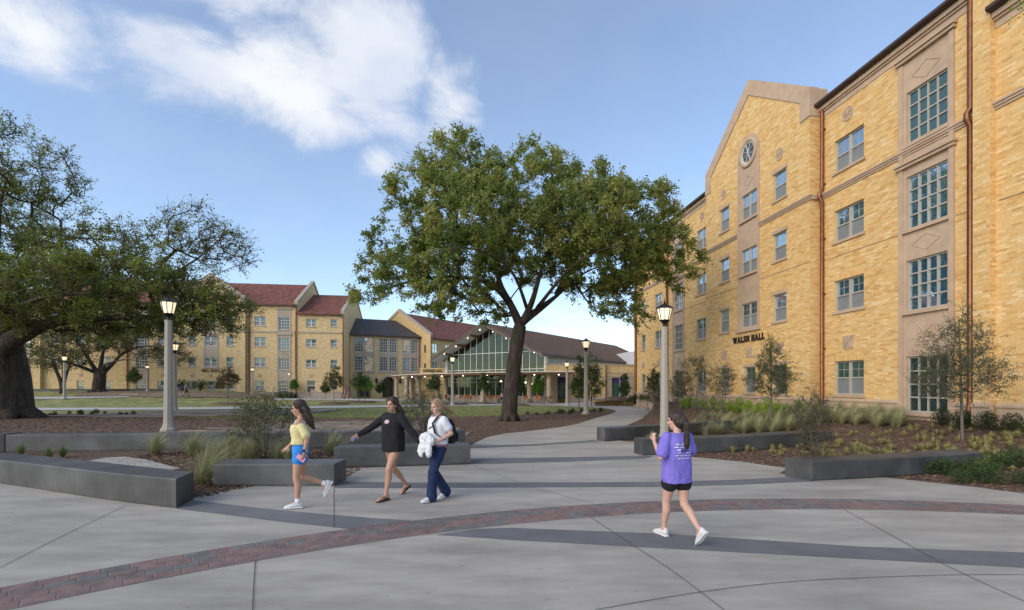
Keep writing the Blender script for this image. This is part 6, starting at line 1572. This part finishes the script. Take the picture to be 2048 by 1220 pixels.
BASE = dict(pel=(0, 0, .90), hipL=(0, .085, .86), hipR=(0, -.085, .86), kneeL=(.03, .085, .47), kneeR=(.03, -.085, .47), ankL=(0, .085, .09), ankR=(0, -.085, .09), toeL=(1, 0, 0), toeR=(1, 0, 0), shL=(0, .165, 1.335), shR=(0, -.165, 1.335), elL=(-.04, .22, 1.09), elR=(-.04, -.22, 1.09), wrL=(.03, .22, .87), wrR=(.03, -.22, .87), neck=(.0, 0, 1.40), head=(.02, 0, 1.535), hdir=0.0)
def person(label, loc, rz, pose, o, scale=1.0, voxel=.009, group=None):
    J = dict(BASE); J.update(pose); root = thing('person', label, 'person', loc, rz, group); root.scale = (scale,) * 3
    F = Fig(); V3 = lambda k: Vector(J[k]); px_, pz_ = J['pel'][0], J['pel'][2]; ch = (V3('shL') + V3('shR')) / 2
    fx = lambda t: px_ + (ch.x - px_) * t
    F.trunk([(px_, 0, pz_ - .10, .07, .10), (px_, 0, pz_ - .06, .10, .155), (px_, 0, pz_, .105, .165), (fx(.25), 0, pz_ + .09, .09, .135), (fx(.45), 0, pz_ + .18, .085, .125), (fx(.7), 0, pz_ + .29, .105, .145), (fx(.85), 0, pz_ + .37, .10, .155), (fx(1), 0, pz_ + .445, .07, .13), (fx(1), 0, pz_ + .475, .045, .07)])
    if o.get('bust', True):
        for s_ in (-1, 1): F.ellipsoid((fx(.75) + .075, s_ * .07, pz_ + .30), (.055, .06, .06))
    for s_ in 'LR':
        h, k, a = V3('hip' + s_), V3('knee' + s_), V3('ank' + s_)
        F.cone([h, h.lerp(k, .35), h.lerp(k, .8), k], [.092, .085, .06, .054]); back = Vector((-.02, 0, 0)); F.cone([k, k.lerp(a, .3) + back, k.lerp(a, .75), a], [.053, .056, .037, .033])
        sh, el, wr = V3('sh' + s_), V3('el' + s_), V3('wr' + s_)
        F.ellipsoid(sh, (.055, .055, .055)); F.cone([sh, sh.lerp(el, .5), el], [.05, .043, .036]); F.cone([el, el.lerp(wr, .3), wr], [.036, .036, .024])
        hd = J.get('hand' + s_, tuple(wr - el)); hand(F, wr, hd, J.get('palm' + s_, (.6, -1 if s_ == 'L' else 1, 0)), J.get('curl' + s_, .7), 1 if s_ == 'L' else -1)
        td = Vector(J['toe' + s_]).normalized()
        if o.get('shoe') == 'flip':
            up = td.cross(Vector((0, 0, 1)).cross(td)).normalized(); F.cone([a - td * .03 - up * .035, a + td * .05 - up * .035, a + td * .12 - up * .055, a + td * .165 - up * .06], [.034, .034, .03, .022])
            for q in range(5): F.cone([a + td * .15 - up * .062 + Vector((0, 0, 1)).cross(td).normalized() * (.028 - .014 * q), a + td * (.195 - .008 * abs(q - 1.5)) - up * .066 + Vector((0, 0, 1)).cross(td).normalized() * (.03 - .015 * q)], [.011, .009], 6)
        else: F.cone([a - td * .02, a + td * .06 + Vector((0, 0, -.03))], [.034, .03])
    nk, hd_ = V3('neck'), V3('head'); F.cone([nk + Vector((-.01, 0, -.05)), nk.lerp(hd_, .65)], [.052, .046])
    ya = J['hdir']; fw = Vector((math.cos(ya), math.sin(ya), 0)); lf = Vector((-math.sin(ya), math.cos(ya), 0)); up = Vector((0, 0, 1)); tilt = J.get('nod', .12); fw2 = (fw * math.cos(tilt) - up * math.sin(tilt)); up2 = (up * math.cos(tilt) + fw * math.sin(tilt)); ax = (fw2, lf, up2)
    H_ = lambda a, b, c: hd_ + fw2 * a + lf * b + up2 * c
    F.ellipsoid(H_(-.008, 0, .025), (.098, .077, .098), ax, 14, 10); F.ellipsoid(H_(.03, 0, -.045), (.066, .058, .07), ax, 12, 8); F.ellipsoid(H_(.062, 0, -.095), (.026, .03, .02), ax)
    F.cone([H_(.088, 0, .018), H_(.112, 0, -.022)], [.010, .015], 8); F.ellipsoid(H_(.088, 0, -.058), (.016, .024, .012), ax)
    for s_ in (-1, 1): F.ellipsoid(H_(-.004, s_ * .078, -.005), (.02, .010, .03), ax); F.ellipsoid(H_(.06, s_ * .04, -.02), (.03, .026, .022), ax); F.ellipsoid(H_(.076, s_ * .032, .034), (.018, .026, .010), ax)
    sk = o.get('skin', SKIN); body = fuse(F, 'body', sk, root, voxel, 3)
    if voxel < .012:
        for s_ in (-1, 1):
            E = Fig(); E.ellipsoid(H_(.085, s_ * .032, .012), (.008, .014, .007), ax); E.build('eye', EYED, root, True); E = Fig(); E.ellipsoid(H_(.092, s_ * .033, .036), (.006, .021, .004), ax); E.build('eyebrow', o['hair'], root, True)
        E = Fig(); E.ellipsoid(H_(.100, 0, -.060), (.008, .021, .007), ax); E.build('mouth', LIP, root, True)
    # hair
    Hr = Fig(); Hr.ellipsoid(H_(-.022, 0, .042), (.104, .09, .10), ax, 14, 10); Hr.ellipsoid(H_(-.05, 0, -.02), (.075, .088, .095), ax)
    for s_ in (-1, 1): Hr.cone([H_(.04, s_ * .06, .085), H_(.0, s_ * .085, .03), H_(-.02, s_ * .088, -.04)], [.026, .022, .018])
    for ch_ in o.get('locks', []): Hr.cone([H_(*ch_[0])] + [Vector(p) for p in ch_[1]], ch_[2])
    fuse(Hr, 'hair', o['hair'], root, max(voxel, .009), 3, .012 if voxel < .012 else 0, .03)
    # garments
    if o.get('top'):
        t = o['top']; T = Fig(); e = t.get('ease', .018); zt, zb = t.get('z', (1.37, 1.0)); n_ = 7; secs = []
        prof = [(pz_ - .2, .108, .165), (pz_ - .05, .113, .172), (pz_, .112, .172), (pz_ + .1, .10, .145), (pz_ + .18, .097, .138), (pz_ + .29, .125, .155), (pz_ + .37, .115, .165), (pz_ + .44, .082, .145), (pz_ + .48, .06, .085)]
        if t.get('loose'): prof = [(z, max(a, .118), max(b, .165)) if z < pz_ + .35 else (z, a, b) for z, a, b in prof]
        zs_ = np.array([p[0] for p in prof]); da = np.array([p[1] for p in prof]); wa = np.array([p[2] for p in prof])
        for k in range(12):
            z = zb + (zt - zb) * k / 11; tt = (z - pz_) / (ch.z - pz_); fl = t.get('flare', 0) * (1 - k / 11)
            secs.append((fx(min(max(tt, 0), 1)) + .008, 0, z, float(np.interp(z, zs_, da)) + e + fl, float(np.interp(z, zs_, wa)) + e + fl))
        T.trunk(secs)
        if o.get('bust', True) and zt > 1.25:
            for s_ in (-1, 1): T.ellipsoid((fx(.75) + .078 + e * .5, s_ * .07, pz_ + .30), (.06, .066, .064))
        sl = t.get('sleeve', .55)
        for s_ in 'LR':
            sh, el, wr = V3('sh' + s_), V3('el' + s_), V3('wr' + s_); a_ = t.get('sl_r', (.062, .056))
            if t.get('off_shoulder'): sh = sh.lerp(el, .28)
            if sl <= 1: T.cone([sh, sh.lerp(el, sl / 2), sh.lerp(el, sl)], [a_[0], (a_[0] + a_[1]) / 2, a_[1]])
            else: T.cone([sh, sh.lerp(el, .5), el, el.lerp(wr, .5), el.lerp(wr, sl - 1)], [a_[0], a_[0] * .95, a_[1], a_[1] * .95, a_[1] * .72])
        J['_top'] = fuse(T, t.get('name', 'shirt'), t['mat'], root, voxel, 4, t.get('folds', .016) if voxel < .012 else 0, .11)
    if o.get('legs'):
        t = o['legs']; T = Fig(); e = t.get('ease', .012); ln = t['len']
        T.trunk([(px_, 0, pz_ - .11, .09, .13), (px_, 0, pz_ - .06, .108 + e, .163 + e), (px_, 0, pz_, .11 + e, .168 + e), (fx(.25), 0, pz_ + t.get('rise', .1), .095 + e, .142 + e)])
        for s_ in 'LR':
            h, k, a = V3('hip' + s_), V3('knee' + s_), V3('ank' + s_); r0, r1 = t.get('r', (.1, .09))
            if ln <= 1: T.cone([h, h.lerp(k, ln * .6), h.lerp(k, ln)], [r0, (r0 + r1) / 2, r1])
            else: T.cone([h, h.lerp(k, .5), k, k.lerp(a, .5), k.lerp(a, .8), a + Vector((-.005, 0, -.03))], [r0, r0 * .86, r1 * .86, r1 * .88, r1 * .96, r1 * 1.02])
        J['_leg'] = fuse(T, t.get('name', 'shorts'), t['mat'], root, voxel, 4, t.get('folds', .012) if voxel < .012 else 0, .1)
    for s_ in 'LR':
        if o.get('shoe') == 'flip': shoe(root, J['ank' + s_], J['toe' + s_], DKSOLE, kind='flip')
        else:
            shoe(root, J['ank' + s_], J['toe' + s_], o.get('shoem', SHOE), o.get('sole', SOLE))
            if o.get('sock'): a = V3('ank' + s_); k = V3('knee' + s_); MB().tube([a - (k - a) * .05, a, a.lerp(k, .16)], [.038, .039, .042], 10).build('sock', WHITEC, root, True)
    return root, J, H_

P0 = .02
# 1 - the woman with the pale top and blue shorts
r1, J1, _ = person('woman in pale yellow off shoulder top and bright blue shorts walking left', (-3.28, 7.50, P0), R(197), dict(kneeL=(.05, .08, .47), ankL=(.03, .07, .095), hipR=(.0, -.085, .86), kneeR=(-.02, -.085, .455), ankR=(-.36, -.08, .33), toeR=(.45, 0, -.9), elL=(-.12, .235, 1.10), wrL=(-.08, .23, .87), elR=(.02, -.24, 1.10), wrR=(.19, -.2, .93), curlL=1.1, curlR=.9, nod=.25),
    dict(hair=HAIRD, locks=[((-.08, .03, -.03), [(-.11, .04, 1.43), (-.15, .05, 1.34), (-.20, .06, 1.22)], [.07, .06, .05, .022]), ((-.07, -.03, -.03), [(-.10, -.05, 1.42), (-.13, -.06, 1.32), (-.17, -.05, 1.22)], [.07, .055, .045, .02])],
         top=dict(mat=YELLOW, z=(1.285, .985), name='off_shoulder_top', sleeve=.8, off_shoulder=True, sl_r=(.062, .068), ease=.014, flare=.016), legs=dict(mat=BLUE, len=.30, r=(.102, .10), rise=.15), shoem=SHOE, sock=True))
for s_ in (-1, 1): MB().tube([(.075, s_ * .10, 1.28), (.055, s_ * .105, 1.345), (.0, s_ * .108, 1.372), (-.06, s_ * .10, 1.33), (-.075, s_ * .09, 1.28)], .014, 6).build('strap', WHITEC, r1, True)
w = Vector(J1['wrL']); MB().tube([w + Vector((-.01, 0, .045)), w + Vector((-.005, 0, .025))], .032, 10).build('watch_strap', WHITEC, r1, True); MB().cbox(w.x - .02, w.x + .02, w.y + .026, w.y + .038, w.z + .015, w.z + .055, .006).build('watch', EYED, r1)
ph = MB().cbox(-.035, .035, -.005, .005, -.07, .07, .004).build('phone', PINK, None, False, (0, 0, 0)); tag(ph, 'pink phone in the hand of the woman in blue shorts', 'phone', kind='thing'); ph.matrix_world = Matrix.Translation(r1.location) @ Matrix.Rotation(r1.rotation_euler[2], 4, 'Z') @ Matrix.Translation((-.03, .21, .79)) @ Matrix.Rotation(.9, 4, 'Y') @ Matrix.Rotation(.3, 4, 'X')

# 2 - the woman in the black sweatshirt
r2, J2, _ = person('woman in long black sweatshirt and flip flops reaching one arm out', (-1.99, 8.12, P0), R(236), dict(kneeL=(.17, .07, .49), ankL=(.20, .05, .10), kneeR=(-.07, -.09, .46), ankR=(-.38, -.10, .155), toeR=(.88, 0, -.42), elR=(.12, -.36, 1.17), wrR=(.30, -.50, 1.04), elL=(-.06, .34, 1.12), wrL=(-.12, .47, .95), curlR=.35, curlL=.5, hdir=.1),
    dict(hair=HAIRD, locks=[((-.05, .06, -.04), [(-.09, .08, 1.42), (-.12, .09, 1.32), (-.14, .09, 1.2)], [.06, .055, .045, .025]), ((-.05, -.06, -.04), [(-.08, -.08, 1.42), (-.10, -.10, 1.32), (-.12, -.10, 1.22)], [.06, .055, .045, .025])],
         top=dict(mat=BLACKC, z=(1.40, .775), name='sweatshirt', sleeve=1.92, sl_r=(.074, .06), ease=.035, loose=True, folds=.024), shoe='flip'), 1.02)
ov = [(.055 * math.cos(6.283 * k / 18), .034 * math.sin(6.283 * k / 18)) for k in range(18)]
decal(J2['_top'], 'oval_print', PRINTP, r2, ov, (0, .02, 1.265), (-1, 0, 0), (0, 1, 0), (0, 0, 1), .005); decal(J2['_top'], 'oval_print', PRINT, r2, [(a * .8, b * .72) for a, b in ov], (0, .02, 1.265), (-1, 0, 0), (0, 1, 0), (0, 0, 1), .008)
for k in range(5): decal(J2['_top'], 'print_stroke', PRINTP, r2, [(-.032 + .014 * k, -.010), (-.024 + .014 * k, -.010), (-.022 + .014 * k, .010), (-.030 + .014 * k, .010)], (0, .02, 1.265), (-1, 0, 0), (0, 1, 0), (0, 0, 1), .010)
kp = Fig(); kp.cone([(0, 0, 0), (.05, 0, -.03), (.10, .02, -.05)], [.012, .011, .008]); kp.cone([(0, .02, 0), (.06, .03, -.06)], [.012, .01]); kp = kp.build('phone', mat('lilac_case', (.30, .30, .48), .4, .05, 5, 0), None, True, (0, 0, 0)); tag(kp, 'small lilac phone in the outstretched hand of the woman in black', 'phone', kind='thing')
kp.matrix_world = Matrix.Translation(r2.location) @ Matrix.Rotation(r2.rotation_euler[2], 4, 'Z') @ Matrix.Translation((.36, -.55, 1.02))

# 3 - the woman with white shirt and jacket
r3, J3, _ = person('blonde woman in white shirt and wide navy trousers, rightmost of the three walking together', (-1.22, 7.98, P0), R(220), dict(kneeL=(.15, .08, .48), ankL=(.16, .06, .10), kneeR=(.03, -.08, .46), ankR=(-.20, -.08, .12), toeR=(.95, 0, -.3), elL=(-.10, .25, 1.11), wrL=(.12, .20, 1.0), handL=(1, -.2, .1), elR=(-.02, -.25, 1.12), wrR=(.19, -.12, 1.06), curlL=1.1, curlR=1.1, nod=.25),
    dict(hair=HAIRB, skin=SKIN2, locks=[((-.09, 0, .02), [(-.16, 0, 1.52), (-.24, .01, 1.47), (-.32, .03, 1.40)], [.05, .05, .042, .018])],
         top=dict(mat=WHITEC, z=(1.375, .93), name='shirt', sleeve=.62, sl_r=(.07, .068), ease=.026, loose=True, folds=.022), legs=dict(mat=NAVY, len=2, r=(.105, .088), rise=.08, name='trousers', folds=.02), shoem=SHOE))
sw = [(-.085, -.030), (-.02, -.018), (.05, .012), (.09, .045), (.045, .030), (-.02, .004)]
decal(J3['_top'], 'dark_print', NAVY, r3, sw, (0, .02, 1.20), (-1, 0, 0), (0, 1, 0), (0, 0, 1), .006)
T = Fig(); T.trunk([(-.01, .06, .86, .10, .11), (-.005, .05, .92, .13, .145), (0, .04, .97, .13, .15)]); fuse(T, 'under_shirt', MAUVE, r3, .012, 3, .012, .08)
bp = thing('backpack', 'black backpack worn by the blonde woman', 'backpack', (0, 0, 0)); bp.location = r3.location; bp.rotation_euler = r3.rotation_euler
T = Fig(); T.trunk([(-.215, 0, .92, .06, .12), (-.225, 0, .97, .085, .14), (-.225, 0, 1.12, .085, .145), (-.21, 0, 1.26, .07, .13), (-.19, 0, 1.33, .04, .09)]); bag = fuse(T, 'bag', BLACKC, bp, .012, 4, .012, .08)
T = Fig(); T.trunk([(-.315, 0, .95, .02, .09), (-.33, 0, 1.0, .03, .105), (-.325, 0, 1.1, .025, .1)]); fuse(T, 'pocket', BLACKC, bp, .012, 3)
for s_ in (-1, 1): MB().loft([[(x, y * s_, z), (x, (y + .04) * s_, z), (x + dx_, (y + .04) * s_, z), (x + dx_, y * s_, z)] for x, y, z, dx_ in ((-.15, .085, 1.30, .012), (-.05, .095, 1.425, .012), (.06, .10, 1.40, .014), (.165, .095, 1.28, .014), (.14, .13, 1.12, .014), (.02, .185, 1.02, .012), (-.14, .13, .98, .012))]).build('strap', BLACKC, bp, True)
T = Fig()
for c, rr in (((.26, .06, 1.07), (.07, .12, .07)), ((.24, .17, 1.0), (.06, .07, .10)), ((.27, .02, .93), (.06, .10, .12)), ((.25, .12, .86), (.05, .06, .14)), ((.30, -.03, .85), (.045, .07, .12)), ((.28, .20, .9), (.035, .035, .13)), ((.25, -.06, 1.03), (.06, .07, .07))): T.ellipsoid(c, rr)
jk = fuse(T, 'jacket', WHITEC, None, .010, 3, .05, .07); jk.location = r3.location; jk.rotation_euler = r3.rotation_euler; tag(jk, 'bundled white jacket carried by the blonde woman', 'jacket', kind='thing')

# 4 - the woman in the purple shirt, seen from behind
r4, J4, _ = person('woman in purple printed t-shirt seen from behind with brown ponytail', (2.03, 5.95, P0), R(112), dict(kneeL=(.11, .085, .465), ankL=(.16, .08, .095), kneeR=(-.04, -.08, .45), ankR=(-.36, -.05, .20), toeR=(.62, 0, -.78), elL=(-.04, .29, 1.08), wrL=(.12, .27, 1.27), handL=(.2, 0, 1), palmL=(.3, -1, 0), curlL=1.5, elR=(.02, -.26, 1.09), wrR=(.2, -.2, 1.0), hdir=.55, curlR=1.2),
    dict(hair=HAIRD, skin=SKIN2, locks=[((-.10, .0, .02), [(-.15, -.02, 1.50), (-.15, -.03, 1.38), (-.145, -.03, 1.24), (-.15, -.03, 1.19)], [.045, .045, .038, .042, .02])],
         top=dict(mat=PURPLE, z=(1.385, .74), name='tshirt', sleeve=.8, sl_r=(.070, .076), ease=.024, flare=.012, loose=True, folds=.028), legs=dict(mat=BLACKC, len=.36, r=(.112, .115), rise=.1), shoem=SHOE), .945)
rr_ = random.Random(4)
for row in range(6):
    z = 1.25 - .036 * row; u = -.115
    while u < .10:
        l = rr_.uniform(.018, .06); h = .011 if row not in (2,) else .018
        if not (row in (2, 3) and -.06 < u < .05): decal(J4['_top'], 'print_stroke', PRINT, r4, [(u, -h / 2 - .15 * u * .3), (u + l, -h / 2 - .004), (u + l, h / 2 - .004), (u, h / 2)], (0, 0, z), (1, 0, 0), (0, 1, 0), (0, 0, 1), .006)
        u += l + rr_.uniform(.008, .02)
for k in range(5): decal(J4['_top'], 'print_letter', PRINTD, r4, [(-.062 + .024 * k, -.016), (-.044 + .024 * k, -.016), (-.042 + .024 * k, .018), (-.058 + .024 * k, .018)], (0, 0, 1.165), (1, 0, 0), (0, 1, 0), (0, 0, 1), .007)

# ---- far walkers and a guest at a table
BG = 'people far off'
DK = cloth('dark_blue_cotton', (.02, .03, .07)); GREYT = cloth('grey_cotton', (.26, .22, .2)); KHAKI = cloth('khaki_cotton', (.25, .19, .13)); PURD = cloth('dark_purple_cotton', (.07, .04, .12))
stride = dict(kneeL=(.2, .08, .48), ankL=(.26, .07, .1), kneeR=(-.08, -.08, .46), ankR=(-.38, -.08, .16), toeR=(.85, 0, -.5))
x, y = ray(372, 795, 55).x, 55
person('far walker in dark trousers with dark backpack before the long hall', (x, y, gz0(x, y) + .02), R(10), dict(stride, elL=(.1, .2, 1.12), wrL=(.28, .12, 1.15)), dict(hair=HAIRD, top=dict(mat=GREYT, sleeve=1.8), legs=dict(mat=BLACKC, len=2, r=(.095, .06)), shoem=BLACKC), 1.05, .022, BG)
b2 = thing('backpack', 'dark backpack on the far walker before the long hall', 'backpack', (x, y, gz0(x, y) + .02), R(10)); T = Fig(); T.trunk([(-.24, 0, .98, .07, .13), (-.25, 0, 1.05, .11, .15), (-.24, 0, 1.25, .1, .15), (-.22, 0, 1.38, .05, .1)]); fuse(T, 'bag', DK, b2, .02, 2); T = Fig(); T.trunk([(-.36, 0, 1.0, .02, .1), (-.38, 0, 1.08, .03, .11), (-.36, 0, 1.15, .02, .1)]); fuse(T, 'pocket', DK, b2, .02, 1)
x, y = ray(357, 795, 56).x, 56
person('far walker in blue top half hidden by the lamp pole', (x, y, gz0(x, y) + .02), R(5), stride, dict(hair=HAIRD, top=dict(mat=DK, sleeve=.6), legs=dict(mat=KHAKI, len=2, r=(.095, .065))), 1.04, .022, BG)
x, y = ray(618, 798, 68).x, 68
person('far man in blue shirt and khaki shorts walking towards the long hall', (x, y, 0.02), R(80), dict(), dict(hair=HAIRD, top=dict(mat=DK, sleeve=.6), legs=dict(mat=KHAKI, len=.9, r=(.1, .09)), bust=False), 1.05, .022, BG)
for px_, m_, lab in ((690, MAUVE, 'far woman in mauve top by the link steps'), (697, PURD, 'far woman in dark purple top by the link steps')):
    x, y = ray(px_, 799, 68).x, 68; person(lab, (x, y, .02), R(200), stride, dict(hair=HAIRD, top=dict(mat=m_, sleeve=.6), legs=dict(mat=MAUVE if m_ is PURD else KHAKI, len=.5)), 1.0, .022, BG)
x, y = ray(1004, 800, 53.6).x, 53.6
person('guest in white shirt sitting at a terrace table left of the oak trunk', (x, y, -.36), R(160), dict(kneeL=(.42, .1, .84), kneeR=(.42, -.1, .84), ankL=(.42, .1, .48), ankR=(.42, -.1, .48), elL=(.12, .24, 1.1), wrL=(.32, .15, 1.12), elR=(.12, -.24, 1.1), wrR=(.32, -.15, 1.12), nod=.4), dict(hair=HAIRD, top=dict(mat=WHITEC, sleeve=.7), legs=dict(mat=DK, len=2, r=(.095, .07))), 1.0, .022, BG)
